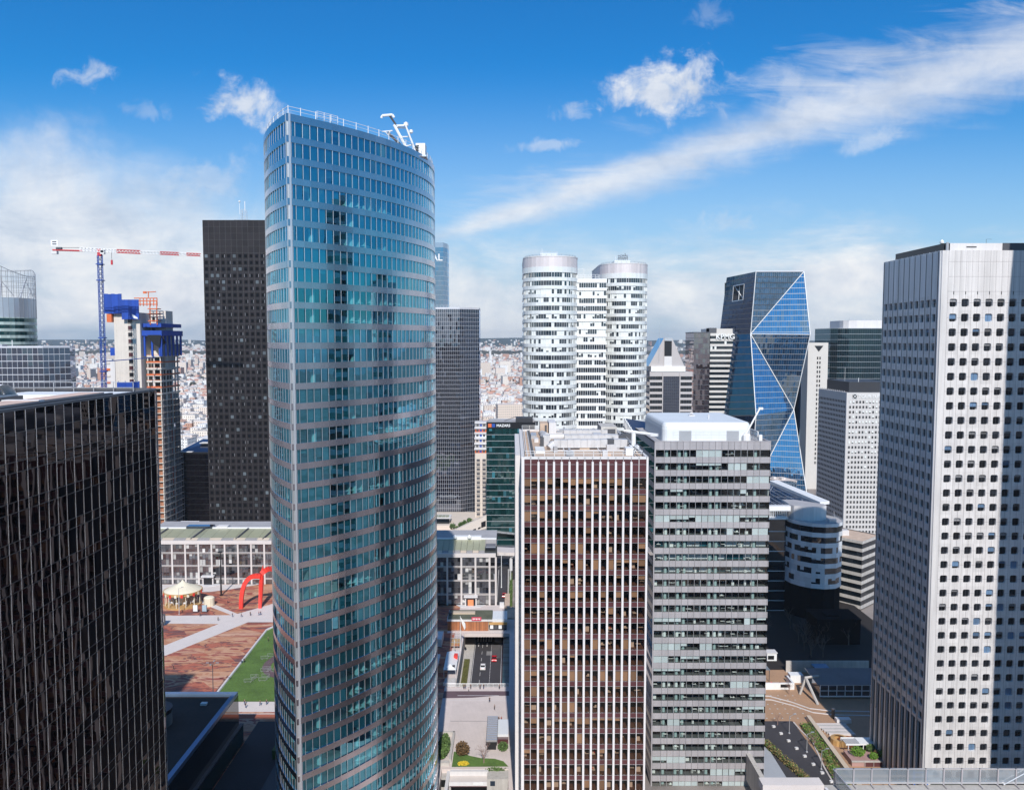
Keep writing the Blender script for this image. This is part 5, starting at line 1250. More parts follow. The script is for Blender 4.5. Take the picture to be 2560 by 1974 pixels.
b = MB(); yel = solid('yellow_flowers', (.65, .48, .03), .8, var=.3, scale=1); leafg = solid('green_leaves', (.075, .13, .03), .7, var=.3, scale=.8, fvar=.5)
def leaves(mb, c, rad, n, size, mat, shell=.5):
    for _ in range(n):
        while True:
            d = Vector((uni(-1, 1), uni(-1, 1), uni(-1, 1)))
            if shell < d.length < 1: break
        p = Vector((c[0]+d.x*rad[0], c[1]+d.y*rad[1], c[2]+d.z*rad[2])); u = Vector((uni(-1, 1), uni(-1, 1), uni(-1, 1))).normalized()*size*uni(.6, 1.4); w = u.orthogonal().normalized()*size*uni(.4, .9)
        mb.poly([tuple(p-u), tuple(p+w), tuple(p+u), tuple(p-w)], mat)
for i in range(8): t = i*.8; leaves(b, (-76.5+1.2*cos(t), 266+1.2*sin(t), .3), (.6, .6, .4), 26, .22, yel, 0)
b.build('flower_bed', None, label='round bed of yellow flowers inside the dark ring path on the lawn', category='flower bed')

# red arched sculpture: plain arches, not the known work
red = solid('red_painted_steel', (.72, .045, .03), .4, var=.06)
RA = thing('arched_sculpture', 'tall red steel sculpture of two joined arches standing on the paved square', 'sculpture', (-103, 328, 0))
def arch(mb, pa, pk, pb, w0, w1, n=12, wid=1.2):
    pts = []
    for i in range(n+1):
        t = i/n; q = [pa[j]*(1-t)**2+2*t*(1-t)*pk[j]+pb[j]*t*t for j in range(3)]; pts.append(q)
    for i in range(n):
        a, c = Vector(pts[i]), Vector(pts[i+1]); wa = w0+(w1-w0)*i/n; wc = w0+(w1-w0)*(i+1)/n; d = (c-a).normalized(); nr = Vector((0, 1, 0)).cross(d).normalized()
        vs = []
        for q, ww in ((a, wa), (c, wc)):
            for s, y in ((-1, -1), (1, -1), (1, 1), (-1, 1)): vs.append(tuple(q+nr*s*ww/2+Vector((0, y*wid/2, 0))))
        mb.mesh(vs, [(0, 1, 5, 4), (1, 2, 6, 5), (2, 3, 7, 6), (3, 0, 4, 7), (3, 2, 1, 0), (4, 5, 6, 7)], red)
b = MB(); arch(b, (-109.4, 324.4, 0), (-109.8, 326, 14.6), (-102, 327, 12.4), 1.5, 1.9); b.build('arch', RA)
b = MB(); arch(b, (-101.6, 327, 13.6), (-96, 331, 19.5), (-94.8, 336, 0), 2., 1.7); b.build('arch', RA)
b = MB(); b.mesh([(-102.4, 324.2, 0), (-101.2, 324.2, 0), (-100.9, 327, 11), (-101.2, 327.5, 17), (-102.2, 327.5, 14), (-102.9, 327, 9), (-102.4, 324.8, 0), (-101.2, 324.8, 0), (-100.9, 327.7, 11), (-101.2, 328, 17), (-102.2, 328, 14), (-102.9, 327.6, 9)], [(0, 1, 2, 3, 4, 5), (11, 10, 9, 8, 7, 6), (1, 7, 8, 2), (2, 8, 9, 3), (3, 9, 10, 4), (4, 10, 11, 5), (5, 11, 6, 0)], red); b.build('upright_fin', RA)

# carousel
CA = thing('carousel', 'round fairground carousel with cream tent roof and red rim on the square', 'carousel', (-134.6, 329, 0))
crm = solid('cream_canvas', (.72, .65, .5), .8, var=.05); gold = solid('golden_wood', (.5, .3, .12), .5, var=.2)
c = (-134.6, 329, 0)
b = MB(); b.lathe([(7.4, 6.3), (6, 7), (3.2, 8.1), (1, 9.4), (.05, 10.4)], c, crm, 20); b.build('roof', CA)
b = MB(); b.lathe([(7.5, 5.4), (7.6, 6.4), (7.3, 6.4)], c, gold, 20); 
for i in range(20): t = 2*pi*i/20; b.cbox((c[0]+7.6*cos(t), c[1]+7.6*sin(t), 5.), (.9, .15, 1.2), crm if i % 2 else red, t+pi/2)
b.build('rounding_board', CA)
b = MB(); b.lathe([(7.2, 0), (7.2, .6), (.1, .6)], c, gold, 20); b.build('platform', CA)
b = MB(); b.lathe([(1.6, .6), (1.6, 6.5)], c, crm, 10); b.build('centre_drum', CA)
for i in range(12): t = 2*pi*i/12; m_ = MB(); m_.tube((c[0]+6.8*cos(t), c[1]+6.8*sin(t), .6), (c[0]+6.8*cos(t), c[1]+6.8*sin(t), 5.6), .14, crm, 5); m_.build('post', CA)
for i in range(10):
    t = 2*pi*i/10+.2; x, y = c[0]+4.8*cos(t), c[1]+4.8*sin(t); m_ = MB(); m_.tube((x, y, .6), (x, y, 5.5), .06, gold, 4); m_.blob((x, y, 2), (.8, .35, .4), offwhite, 6, .05); m_.blob((x+.8, y, 2.6), (.25, .2, .45), offwhite, 6, .05); m_.tube((x-.5, y, 1.8), (x-.7, y, 1), .09, offwhite, 4); m_.tube((x+.5, y, 1.8), (x+.8, y, 1.1), .09, offwhite, 4); m_.build('horse', CA)
b = MB(); b.lathe([(2.1, 0), (2.1, 3.3), (1.6, 3.7), (.05, 4.)], (-123.6, 328, 0), crm, 12); b.build('ticket_kiosk', None, label='small cream cylindrical ticket kiosk beside the carousel', category='kiosk')

def lamp(name, label, x, y, z, h, mat, heads=2, r=.12):
    T = thing(name, label, 'street lamp', (x, y, z)); b = MB(); b.tube((x, y, z), (x, y, z+h), r*1.3, mat, 6, r*.8); b.cbox((x, y, z), (.5, .5, .3), mat); b.build('pole', T)
    for i in range(heads):
        t = 2*pi*i/heads; m_ = MB(); q = (x+1.5*cos(t), y+1.5*sin(t), z+h+.5)
        m_.tube((x, y, z+h-.2), q, r*.6, mat, 4); m_.cbox((q[0], q[1], q[2]-.08), (.9, .35, .16), alu, t); m_.build('lamp_head', T)
    return T
MP = thing('lighting_mast', 'tall slim black lighting mast standing alone on the paved square', 'street lamp', (-123.3, 341, 0))
b = MB(); b.tube((-123.3, 341, 0), (-123.3, 341, 18.5), .38, black, 7, .2); b.cbox((-123.3, 341, 0), (1, 1, .5), black); b.build('pole', MP)
b = MB(); b.cbox((-123.3, 341, 18.5), (1.6, 1.6, .4), black); b.build('lamp_head', MP)
lamp('plaza_lamp', 'thin grey double headed lamp beside the near corner of the lawn', -91.2, 243.4, 0, 9.6, dgrey, 4)
lamp('plaza_lamp', 'thin pale flagless pole lamp in front of the carousel', -131.4, 317, 0, 10.5, alu, 1)
for x, y, lab in ((-125.9, 319.3, 'white information panel nearer the carousel on the square'), (-122.3, 319.3, 'blue grey information panel on the square, right of a white one')):
    T = thing('information_panel', lab, 'sign', (x, y, 0), 'information panels by the carousel'); b = MB(); b.box(x-.9, x+.9, y-.1, y+.1, .5, 3., white if x < -124 else solid('blue_grey_panel', (.35, .45, .52), .5)); b.build('board', T)
    b = MB(); b.box(x-1, x-.85, y-.12, y+.12, 0, 3.1, dgrey); b.box(x+.85, x+1, y-.12, y+.12, 0, 3.1, dgrey); b.build('post', T)
T = thing('billboard', 'dark framed billboard on two legs at the edge of the square by the mirror tower', 'sign', (-132.3, 304, 0)); b = MB(); b.box(-134, -131.4, 303.9, 304.3, 1, 4.6, dgrey); b.box(-133.6, -132.9, 303.84, 303.9, 1.6, 4, alu); b.box(-132.6, -131.9, 303.84, 303.9, 1.6, 4, alu); b.build('board', T); b = MB(); b.box(-133.2, -133, 304, 304.2, 0, 1, dgrey); b.box(-132.2, -132, 304, 304.2, 0, 1, dgrey); b.build('post', T)

# crowd barriers on the lawn
def barrier(name, label, group):
    T = thing(name, label, 'barrier', (0, 0, 0), group); b = MB()
    b.path([(-1.2, 0, .15), (-1.2, 0, 1.1), (1.2, 0, 1.1), (1.2, 0, .15), (-1.2, 0, .15)], .04, alu, 4); b.build('frame', T)
    b = MB()
    for i in range(9): b.tube((-1+.25*i, 0, .2), (-1+.25*i, 0, 1.05), .02, alu, 3)
    b.build('bar_infill', T)
    for x in (-.8, .8): b = MB(); b.tube((x, -.3, .02), (x, .3, .02), .035, alu, 4); b.tube((x, 0, 0), (x, 0, .2), .03, alu, 4); b.build('foot', T)
    return T
bar0 = barrier('crowd_barrier', 'grey steel crowd barrier standing on the lawn', 'crowd barriers on the lawn')
spots = [(-83.6, 252.6, .1), (-82.2, 254.6, 1.3), (-82.6, 256, .1), (-79.3, 253.6, .1), (-78, 255.4, 1.4), (-79.2, 256.6, .05), (-80.6, 262.4, .1), (-80.9, 261, .1), (-79.4, 261.6, 1.4), (-77.8, 260.4, -.5), (-76.2, 259.2, -.5), (-77, 261.4, -.4), (-74.8, 258.2, .2), (-73.6, 258.4, .15), (-75, 255.4, -.3), (-72.8, 254.8, -.1), (-71.4, 255, -.1), (-82.4, 273.5, -.1), (-80.4, 274, -.2), (-80.9, 275.6, .9), (-84, 271.5, .2), (-79, 278.5, -.9)]
for i, (x, y, a) in enumerate(spots):
    if i == 0: bar0.location = (x, y, .1); bar0.rotation_euler = (0, 0, a)
    else: copy_thing(bar0, (x, y, .1), a)

# people: one skinned body, clothing as children
def skin(name, verts, edges, mat, parent=None, sub=1):
    me = bpy.data.meshes.new(name); me.from_pydata([v[:3] for v in verts], edges, []); me.materials.append(mat)
    lay = me.attributes.get('skin') ; me_s = None
    o = bpy.data.objects.new(name, me); COL.objects.link(o)
    md = o.modifiers.new('skin', 'SKIN'); md.use_smooth_shade = True
    if not me.skin_vertices: pass
    for sv, v in zip(me.skin_vertices[0].data, verts): sv.radius = (v[3], v[4] if len(v) > 4 else v[3])
    me.skin_vertices[0].data[0].use_root = True
    s = o.modifiers.new('smooth', 'SUBSURF'); s.levels = sub; s.render_levels = sub
    if parent: o.parent = parent
    return o
skinm = solid('skin', (.45, .27, .2), .6, var=.04); hairm = solid('dark_hair', (.03, .02, .015), .7)
coats = [solid(n, c, .85, var=.08) for n, c in (('black_coat', (.015, .015, .02)), ('navy_jacket', (.02, .03, .08)), ('white_jacket', (.6, .58, .56)), ('red_coat', (.3, .03, .03)), ('grey_coat', (.16, .15, .15)), ('brown_jacket', (.12, .07, .04)))]
trs = [solid(n, c, .85, var=.08) for n, c in (('dark_trousers', (.02, .02, .03)), ('blue_jeans', (.05, .08, .16)), ('grey_trousers', (.12, .11, .11)))]
def person(label, stride, group):
    T = thing('person', label, 'person', (0, 0, 0), group); s = stride
    V = [(0, 0, .95, .13, .1), (0, 0, 1.15, .12, .09), (0, 0, 1.38, .15, .09), (0, 0, 1.5, .05), (0, .02, 1.6, .075, .09), (0, .01, 1.7, .075, .09),
         (-.19, 0, 1.4, .05), (-.24, s*.15, 1.14, .04), (-.23, s*.3+.05, .9, .03), (.19, 0, 1.4, .05), (.24, -s*.15, 1.14, .04), (.23, -s*.3+.05, .9, .03),
         (-.09, 0, .88, .08), (-.1, -s*.2, .5, .055), (-.1, -s*.5, .08, .04), (-.1, -s*.5+.12, .04, .035), (.09, 0, .88, .08), (.1, s*.25, .5, .055), (.1, s*.4, .08, .04), (.1, s*.4+.12, .04, .035)]
    E_ = [(0, 1), (1, 2), (2, 3), (3, 4), (4, 5), (2, 6), (6, 7), (7, 8), (2, 9), (9, 10), (10, 11), (0, 12), (12, 13), (13, 14), (14, 15), (0, 16), (16, 17), (17, 18), (18, 19)]
    skin('body', V, E_, skinm, T)
    g = lambda ids, k: [(*V[i][:3], V[i][3]*k+.015, (V[i][4] if len(V[i]) > 4 else V[i][3])*k+.015) for i in ids]
    skin('jacket', g([0, 1, 2, 6, 7, 9, 10], 1.12), [(0, 1), (1, 2), (2, 3), (3, 4), (2, 5), (5, 6)], coats[0], T)
    skin('trousers', g([0, 12, 13, 14, 16, 17, 18], 1.1), [(0, 1), (1, 2), (2, 3), (0, 4), (4, 5), (5, 6)], trs[0], T)
    skin('hair', [(0, -.02, 1.66, .07, .09), (0, -.03, 1.74, .075, .09)], [(0, 1)], hairm, T)
    return T
def dress(T, c, t):
    for o in T.children:
        k = {'jacket': coats[c], 'trousers': trs[t]}.get(o.name.split('.')[0])
        if k: o.material_slots[0].link = 'OBJECT'; o.material_slots[0].material = k
ps = person('person', .0, 'people'); pw_ = person('person', .5, 'people')
ppl = [(-79.4, 236.6, 0, 0, 'person in dark clothes standing on the path below the lawn', 1), (-78.4, 234.5, 1, 0, 'person striding over the path below the lawn, nearest the dark strip', 1), (-74.6, 236, 1, 0, 'person walking on the path below the lawn between two others', 1), (-72.9, 236.6, 0, 0, 'person standing by the lawn edge close to the blue tower', 1),
  (-111.2, 262.6, 1, 0, 'lone person crossing the terracotta mosaic near the round shadow', 0), (-122.2, 314.6, 1, 0, 'person on the brown paving below the information panels', 0), (-109.3, 313.8, 1, 0, 'person walking alone where the pale paths cross', 1), (-105.8, 313.8, 1, 4, 'person in grey coat walking on the pale crossing', 1), (-102.8, 315.4, 0, 0, 'person standing on the pale path below the red sculpture', 0), (-99.6, 315.8, 1, 3, 'person in red coat walking below the red sculpture', 1), (-99.0, 316.1, 1, 1, 'person in navy jacket walking beside a red coat', 1),
  (-113.4, 309.6, 1, 0, 'person on the pale band at the top of the diagonal path', 0), (-117, 330.6, 0, 3, 'person in red coat on the far paving left of the sculpture', 0), (-130.9, 318.6, 0, 0, 'person standing in front of the carousel', 0), (-90.6, 267.6, 1, 1, 'person in navy jacket walking along the lawn kerb', 1), (-89.9, 268.4, 1, 0, 'person in black walking along the lawn kerb', 0), (-87.6, 287.8, 0, 5, 'person in brown jacket sitting at the far lawn kerb', 0),
  (-14.9, 247.4, 0, 0, 'left one of a close pair leaning on the white bridge rail', 0), (-14.4, 247.5, 0, 1, 'right one of a close pair leaning on the white bridge rail', 1), (-12.8, 247.4, 0, 0, 'person at the bridge rail, right of the close pair', 2), (-9.9, 247.4, 0, 5, 'person in brown jacket at the middle of the bridge rail', 0), (-8.8, 247.5, 0, 0, 'person in black at the bridge rail, right of the brown jacket', 1), (-3.9, 247.4, 0, 4, 'person in grey coat alone at the right end of the bridge rail', 0),
  (-13.3, 245., 0, 2, 'person in white jacket on the plum paving of the bridge', 2), (-6.7, 238.2, 1, 0, 'dark figure walking on the sunny pink bridge paving', 0), (-5.1, 233.2, 1, 4, 'grey coated figure on the pink bridge paving, nearer the kiosk', 2), (-3.7, 225.6, 0, 0, 'person standing beside another by the kiosk roof, left one', 0), (-3., 225.6, 0, 3, 'person in red coat beside another by the kiosk roof', 1)]
used = {0: ps, 1: pw_}; fresh = {0: True, 1: True}
for i, (x, y, pose, ct, lab, tr_) in enumerate(ppl):
    grp = 'people on the square' if x < -60 else 'people on the bridge'
    if fresh[pose]: T = used[pose]; fresh[pose] = False; T.location = (x, y, .06); T.rotation_euler = (0, 0, i*1.3); T['label'] = lab; T['group'] = grp
    else: T = copy_thing(used[pose], (x, y, .06), i*1.3, lab, grp)
    dress(T, ct, tr_)
# ------------------------------------------------------------------ sunken road, bridge and pavilion between the towers
def strip(name, x0, x1, y0, y1, z, mat): return sheet(name, [(x0, y0), (x1, y0), (x1, y1), (x0, y1)], z, mat)
rw = solid('road_paint', (.62, .6, .6), .8, var=.15, scale=1)
b = MB(); ZR = -6.86
b.box(-13.9, -13.75, 252, 308, ZR, ZR+.01, rw); b.box(-3.95, -3.8, 252, 302, ZR, ZR+.01, rw)
for i in range(8): b.box(-11.1, -10.98, 255+6.4*i, 258+6.4*i, ZR, ZR+.01, rw)
for i in range(40): b.box(-7.75, -7.6, 252+1.3*i, 252.7+1.3*i, ZR, ZR+.01, rw)
for x in (-13.3, -12.2, -11.2, -10.2, -9.1, -8.2): b.box(x, x+.55, 306, 311.5, ZR, ZR+.01, rw)
for x in (-12.6, -9.4): b.box(x-.12, x+.12, 301, 303.6, ZR, ZR+.01, rw); b.poly([(x-.5, 303.4, ZR+.012), (x+.5, 303.4, ZR+.012), (x, 305, ZR+.012)], rw)
b.build('road_marking', kind='structure')
strip('worn_asphalt', -7.5, -4, 290, 306, -6.87, asph2); strip('worn_asphalt', -9.4, -7.4, 292.5, 296.5, -6.865, solid('pale_patch', (.22, .21, .21), .85, var=.2))
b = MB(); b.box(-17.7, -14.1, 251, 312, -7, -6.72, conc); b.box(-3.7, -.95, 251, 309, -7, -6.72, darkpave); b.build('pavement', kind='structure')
b = MB(); b.prism([(-6.6, 306), (-4, 304.5), (-3.8, 312), (-7, 312)], -6.9, -6.7, conc); b.build('traffic_island', kind='structure')
hedge = solid('olive_ground_cover', (.1, .1, .025), .9, var=.4, scale=1.5)
b = MB(); b.box(-17.1, -15.1, 259, 287, -6.7, -6., hedge); leaves(b, (-16.1, 273, -6.1), (1., 14, .5), 700, .2, hedge, 0); b.build('hedge', None, label='long olive green hedge strip between the sunken road and its left pavement', category='hedge')
b = MB(); b.box(-.98, -.9, 249, 312, -6.9, -.05, conc_d); b.box(-17.7, -17.62, 249, 296, -6.9, -.05, conc); b.build('retaining_wall', None, label='concrete retaining walls lining both sides of the sunken road', category='wall')
tealrib = solid('teal_ribbed_roof', (.05, .11, .13), .35, .4, var=.15, fvar=.5)
b = MB()
for i in range(60): y = 251+i*1.; b.box(-3.1+.9*(i > 42), .6, y, y+.78, -1.5+.02*(i % 2), -1.2, tealrib)
for i in range(31): y = 251+i*2.; b.box(-3.2, -2.4, y, y+.2, -6.7, -1.5, dgrey)
b.build('ribbed_canopy', None, label='long blue teal ribbed canopy beside the sunken road in tower shade', category='canopy')
BRG = thing('road_portal', 'concrete portal where the sunken road dives below the wooden pavilion, dark inside', 'road portal', (-10, 312, -7))
b = MB(); b.box(-17.6, -3.4, 311.4, 312, -2.4, -1.31, conc); b.box(-17.6, -16.4, 311.5, 330, -6.9, -2.4, conc); b.box(-4.4, -3.4, 311.5, 330, -6.9, -2.4, conc); b.box(-16.4, -4.4, 325, 325.4, -6.9, -1.4, black); b.build('wall', BRG)
b = MB(); b.box(-15.2, -8.4, 311.1, 311.3, -3.2, -2.5, black); 
for i in range(16): b.box(-15+.4*i, -14.75+.4*i, 311.05, 311.1, -3.02, -2.72, white if i != 8 else red)
b.build('gantry_sign', BRG)
b = MB(); b.box(-6.9, -4.9, 311.1, 311.3, -3.2, -2.3, alu); b.build('sign_board', BRG)
WP = thing('wooden_pavilion', 'long low pavilion with brown timber front, mossy roof and small red sign', 'pavilion', (-14, 304, 0))
timber = solid('orange_brown_timber', (.36, .13, .05), .7, var=.2, scale=.8, fvar=.3); moss = solid('mossy_roof', (.1, .105, .07), .9, var=.45, scale=.25)
b = MB()
for i in range(40): b.box(-24+.38*i, -23.65+.38*i, 298.8, 299.1, 0, 3.5, timber)
b.box(-24, -8.6, 299.1, 309, 0, 3.6, conc_d); b.build('wall', WP)
b = MB(); b.box(-24.2, -7.3, 298.6, 309.6, 3.6, 4.3, offwhite); b.box(-24, -7.4, 298.9, 309.4, 4.3, 4.36, moss); b.box(-22.4, -14, 304.4, 306.6, 4.36, 4.9, tanr); b.box(-24, -22.6, 303, 305, 4.36, 5.4, dgrey); b.build('roof', WP)
b = MB(); b.box(-15, -11.4, 298.3, 298.6, 4.0, 5.3, solid('pink_red_sign', (.62, .05, .1), .5)); 
for i in range(5): b.box(-14.6+.6*i, -14.25+.6*i, 298.22, 298.3, 4.35+.1*(i % 2), 4.95, white)
b.build('sign_board', WP)
b = MB(); b.box(-8.6, -1.8, 299.2, 308.4, 3.2, 4.3, roofwhite); b.box(-8.4, -2, 299.6, 308, 0, 3.2, g_dark); b.box(-8.6, -1.8, 299, 299.2, 2.2, 3.2, gold)
for i in range(4): b.box(-8.2+1.6*i, -7+1.6*i, 299.3, 299.6, .6, 2., white if i % 2 == 0 else dgrey)
b.build('glazed_annex', WP)
strip('path', -24, -1, 296.3, 298.6, .04, pale)
b = MB(); b.box(-1.9, 4, 311.5, 325, 0, .5, gravel); b.box(-3, -.9, 322, 340, -.2, 1.2, gravel); b.box(-5, -3.2, 325.2, 326.4, 0, 2, offwhite); b.build('tan_stair_block', None, label='tan flat block of steps above the ribbed canopy by the road', category='steps')
FP = thing('flagpole', 'tall white pole with a long white banner in front of the wooden pavilion', 'flagpole', (-18, 279.4, 0))
b = MB(); b.tube((-18, 279.4, 0), (-18, 279.4, 12.3), .12, white, 6, .07); b.build('pole', FP)
b = MB(); b.mesh([(-18, 279.4, 12), (-16.3, 279.7, 9.6), (-16.1, 279.6, 8.2), (-16.5, 279.5, 7.2), (-17.4, 279.4, 9.5)], [(0, 1, 2, 3, 4), (4, 3, 2, 1, 0)], white); b.build('banner', FP)
TN = thing('white_event_tent', 'white canopy tent with a red panel on the terrace beside the sunken road', 'tent', (-19, 262, 0))
b = MB(); b.mesh([(-22, 255.6, 2.8), (-17.9, 255.6, 2.8), (-17.9, 271, 2.8), (-22, 271, 2.8), (-20, 258, 3.9), (-20, 269, 3.9)], [(0, 1, 4), (1, 2, 5, 4), (2, 3, 5), (3, 0, 4, 5)], white); b.build('roof', TN)
b = MB(); b.box(-19.2, -18, 264, 266.4, 3., 4.1, red); b.box(-19.3, -18.4, 257, 258, 3, 3.5, black); b.build('roof_panel', TN)
b = MB()
for x in (-21.8, -18): 
    for y in (255.8, 263, 270.8): b.tube((x, y, 0), (x, y, 2.9), .07, white, 5)
b.build('post', TN)
b = MB(); b.mesh([(-19.6, 272, 0), (-19.3, 272, 0), (-19.4, 272, 6.2)], [(0, 1, 2), (2, 1, 0)], offwhite); b.tube((-19.6, 272.1, 0), (-19.45, 272.1, 6.4), .08, white, 4); b.build('feather_flag', None, label='pale feather flag standing at the far end of the white event tent', category='flag')
b = MB(); b.box(-21.4, -17.8, 250.6, 254.8, .02, .5, conc); b.box(-21.6, -17.7, 250, 250.3, 0, 1, offwhite); b.build('terrace_planter', None, label='flat concrete planter on the terrace below the white event tent', category='planter')
SF = thing('scaffold_stage', 'small scaffold frame with clutter beside the flagpole', 'scaffold', (-20, 284, 0))
b = MB()
for x in (-21.6, -20.4, -19.2, -18.2):
    for y in (280.5, 284, 288): b.tube((x, y, 0), (x, y, 4.2), .06, alu, 4)
for z in (1.2, 2.6, 4.1):
    for y in (280.5, 284, 288): b.tube((-21.6, y, z), (-18.2, y, z), .05, alu, 4)
b.build('frame', SF); b = MB(); b.box(-21.4, -18.4, 281, 288, .9, 1., gold); b.box(-20.6, -18.6, 280.6, 281.4, 1, 1.6, timber); b.build('platform', SF)
def vehicle(name, label, loc, rz, bodym, L_=4.3, Wd=1.8, H_=1.45, van=False):
    T = thing(name, label, 'car' if not van else 'van', (0, 0, 0)); gl_ = g_dark; h = .45
    prof = [(-L_/2, .3), (-L_/2, .75), (-L_/2+.15, .9), (-L_/2+.8, .98), (-L_/2+1.35, H_), (L_/2-1.6, H_+.02), (L_/2-.75, 1.0), (L_/2-.1, .9), (L_/2, .7), (L_/2, .3)]
    if van: prof = [(-L_/2, .3), (-L_/2, H_), (L_/2-1., H_), (L_/2-.35, H_*.62), (L_/2, H_*.5), (L_/2, .3)]
    b = MB(); n = len(prof); w = Wd/2
    vs = [(x*(1), -w*(1 if z < 1.0 or van else .84), z) for x, z in prof]+[(x, w*(1 if z < 1.0 or van else .84), z) for x, z in prof]
    b.mesh(vs, [tuple(range(n)), tuple(reversed(range(n, 2*n)))]+[((i+1) % n, i, n+i, n+(i+1) % n) for i in range(n)], bodym); b.build('body', T)
    if not van:
        for (x0_, x1_, z0_, z1_) in ((-L_/2+.82, -L_/2+1.33, 1.0, H_-.03), (L_/2-.78, L_/2-1.57, 1.02, H_-.02)):
            b = MB(); s = -1 if x0_ > 0 else 1; o = .02
            q = [(x0_-s*o, -w*.86, z0_+o), (x0_-s*o, w*.86, z0_+o), (x1_-s*o, w*.78, z1_+o), (x1_-s*o, -w*.78, z1_+o)]; b.poly(q if s < 0 else q[::-1], black); b.poly(q[::-1] if s < 0 else q, black); b.build('windscreen', T)
        for s in (-1, 1):
            b = MB(); b.poly([(-L_/2+1.1, s*(w*.94+.01), 1.02), (L_/2-1.1, s*(w*.94+.01), 1.02), (L_/2-1.7, s*(w*.845+.012), H_-.06), (-L_/2+1.5, s*(w*.845+.012), H_-.06)], black); b.build('side_window', T)
    else: b = MB(); b.poly([(L_/2-.98, -w*.9, H_-.08), (L_/2-.98, w*.9, H_-.08), (L_/2-.33, w*.92, H_*.64), (L_/2-.33, -w*.92, H_*.64)], black); b.build('windscreen', T)
    for x in (-L_/2+.8, L_/2-.8):
        for s in (-1, 1): b = MB(); b.tube((x, s*(w-.2), .32), (x, s*(w+.02), .32), .32, black, 10); b.tube((x, s*(w+.02), .32), (x, s*(w+.03), .32), .18, alu, 8); b.build('wheel', T)
    for s in (-1, 1):
        b = MB(); b.cbox((L_/2+.0, s*w*.7, .62), (.06, .35, .16), white); b.build('headlight', T); b = MB(); b.cbox((-L_/2, s*w*.72, .7), (.06, .3, .16), red); b.build('tail_light', T)
    T.location = loc; T.rotation_euler = (0, 0, rz); return T
carwhite = solid('white_car_paint', (.75, .75, .75), .2, 0, .6, var=0); carred = solid('red_car_paint', (.5, .01, .02), .2, 0, .6, var=0)
vehicle('parked_car', 'white hatchback driving up the sunken road', (-10.2, 280.6, -6.86), pi/2, carwhite)
vehicle('parked_car', 'bright red car coming down the sunken road', (-6.4, 288, -6.86), -pi/2, carred)
vehicle('parked_car', 'red car far off on the curved road beside the shopping wing', (-3.4, 352, -3.9), -pi/2, carred)
vehicle('parked_van', 'long white van parked in deep shade beside the blue glass tower', (-25.8, 286.5, .05), pi/2, offwhite, 9, 2.2, 3., True)
# bridge rail and paving bands
b = MB(); railing(b, [(-20.8, 249), (-.9, 249)], 0, 1.15, white, 1.6, .06, (.3, .65)); b.tube((-20.8, 249, 1.15), (-.9, 249, 1.15), .12, white, 6); b.build('bridge_railing', None, label='white railing along the bridge edge above the sunken road', category='railing')
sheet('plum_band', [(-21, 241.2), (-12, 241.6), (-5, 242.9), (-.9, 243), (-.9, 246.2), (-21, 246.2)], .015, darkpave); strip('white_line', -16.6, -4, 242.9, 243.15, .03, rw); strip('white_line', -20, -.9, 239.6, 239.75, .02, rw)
b = MB()
for i in range(46): b.box(-17.6+.36*i, -17.57+.36*i, 206, 239, .006, .01, conc_d)
b.box(-17.6, -.9, 226.2, 226.35, .012, .02, dgrey); b.build('paving_joint', kind='structure')
# garden at the near end
soil = solid('garden_soil', (.075, .07, .03), .95, var=.4, scale=.6)
gl_pts = [(-15.3, 209), (-13, 208.4), (-11, 206.8), (-8, 205.6), (-4.5, 205.3), (-2.2, 204), (-.9, 201.4), (-15.3, 201.2)]
sheet('garden_lawn', gl_pts, .03, lawnm)
b = MB(); b.box(-16.2, -15.6, 203, 218, -1.6, 1.1, conc); b.box(-20, -15.6, 217.6, 218.2, -1.6, 1.1, conc); b.box(-20, -16, 201.6, 203, -3, .8, conc); b.box(-19.6, -16.2, 198, 201.6, -6, -1., conc); b.box(-18.6, -16.6, 197.9, 198, -3.4, -1.6, black); b.box(-16.4, -15.6, 186, 203, -7, -.4, offwhite); b.build('planter_wall', None, label='stepped concrete planter wall along the left of the small garden', category='wall')
def shrub(name, label, c, rad, n, size, mat, group=None, stem=True):
    T = thing(name, label, 'shrub', (c[0], c[1], c[2]), group); b = MB()
    for _ in range(5): p = (c[0]+uni(-.5, .5)*rad[0], c[1]+uni(-.5, .5)*rad[1], c[2]+rad[2]*uni(.9, 1.2)); b.blob(p, tuple(r*uni(.4, .6) for r in rad), mat, 7, .3, .05)
    leaves(b, (c[0], c[1], c[2]+rad[2]), rad, n, size, mat, .55); b.build('crown', T)
    b = MB(); b.tube((c[0], c[1], c[2]-.1), (c[0], c[1], c[2]+rad[2]), .12, bark, 5, .06); b.build('stem', T); return T
bark = solid('grey_brown_bark', (.13, .1, .08), .9, var=.2); rust = solid('russet_leaves', (.13, .075, .03), .8, var=.3, scale=1, fvar=.5); bright = solid('bright_green_leaves', (.1, .2, .015), .7, var=.25, scale=1, fvar=.4); dryl = solid('dry_grass_leaves', (.2, .15, .06), .9, var=.3, scale=1, fvar=.4); lime = solid('yellow_leaves', (.42, .3, .02), .8, fvar=.4)
shrub('garden_shrub', 'dense glossy green shrub filling the raised planter by the pointed tower', (-18, 210, -.5), (1.6, 6, 1.6), 1500, .28, leafg)
shrub('garden_shrub', 'round russet brown bush at the corner of the small garden', (-12.9, 206.9, .0), (1.9, 1.6, 1.9), 700, .22, rust)
shrub('garden_shrub', 'low yellow flowering shrub at the front of the small garden', (-12.4, 202.3, -.3), (1.5, .7, .6), 420, .16, yel)
shrub('garden_shrub', 'clipped green hedge block behind the grey kiosk roof', (-2.4, 210.6, -.2), (1.4, 2.2, .8), 500, .2, leafg)
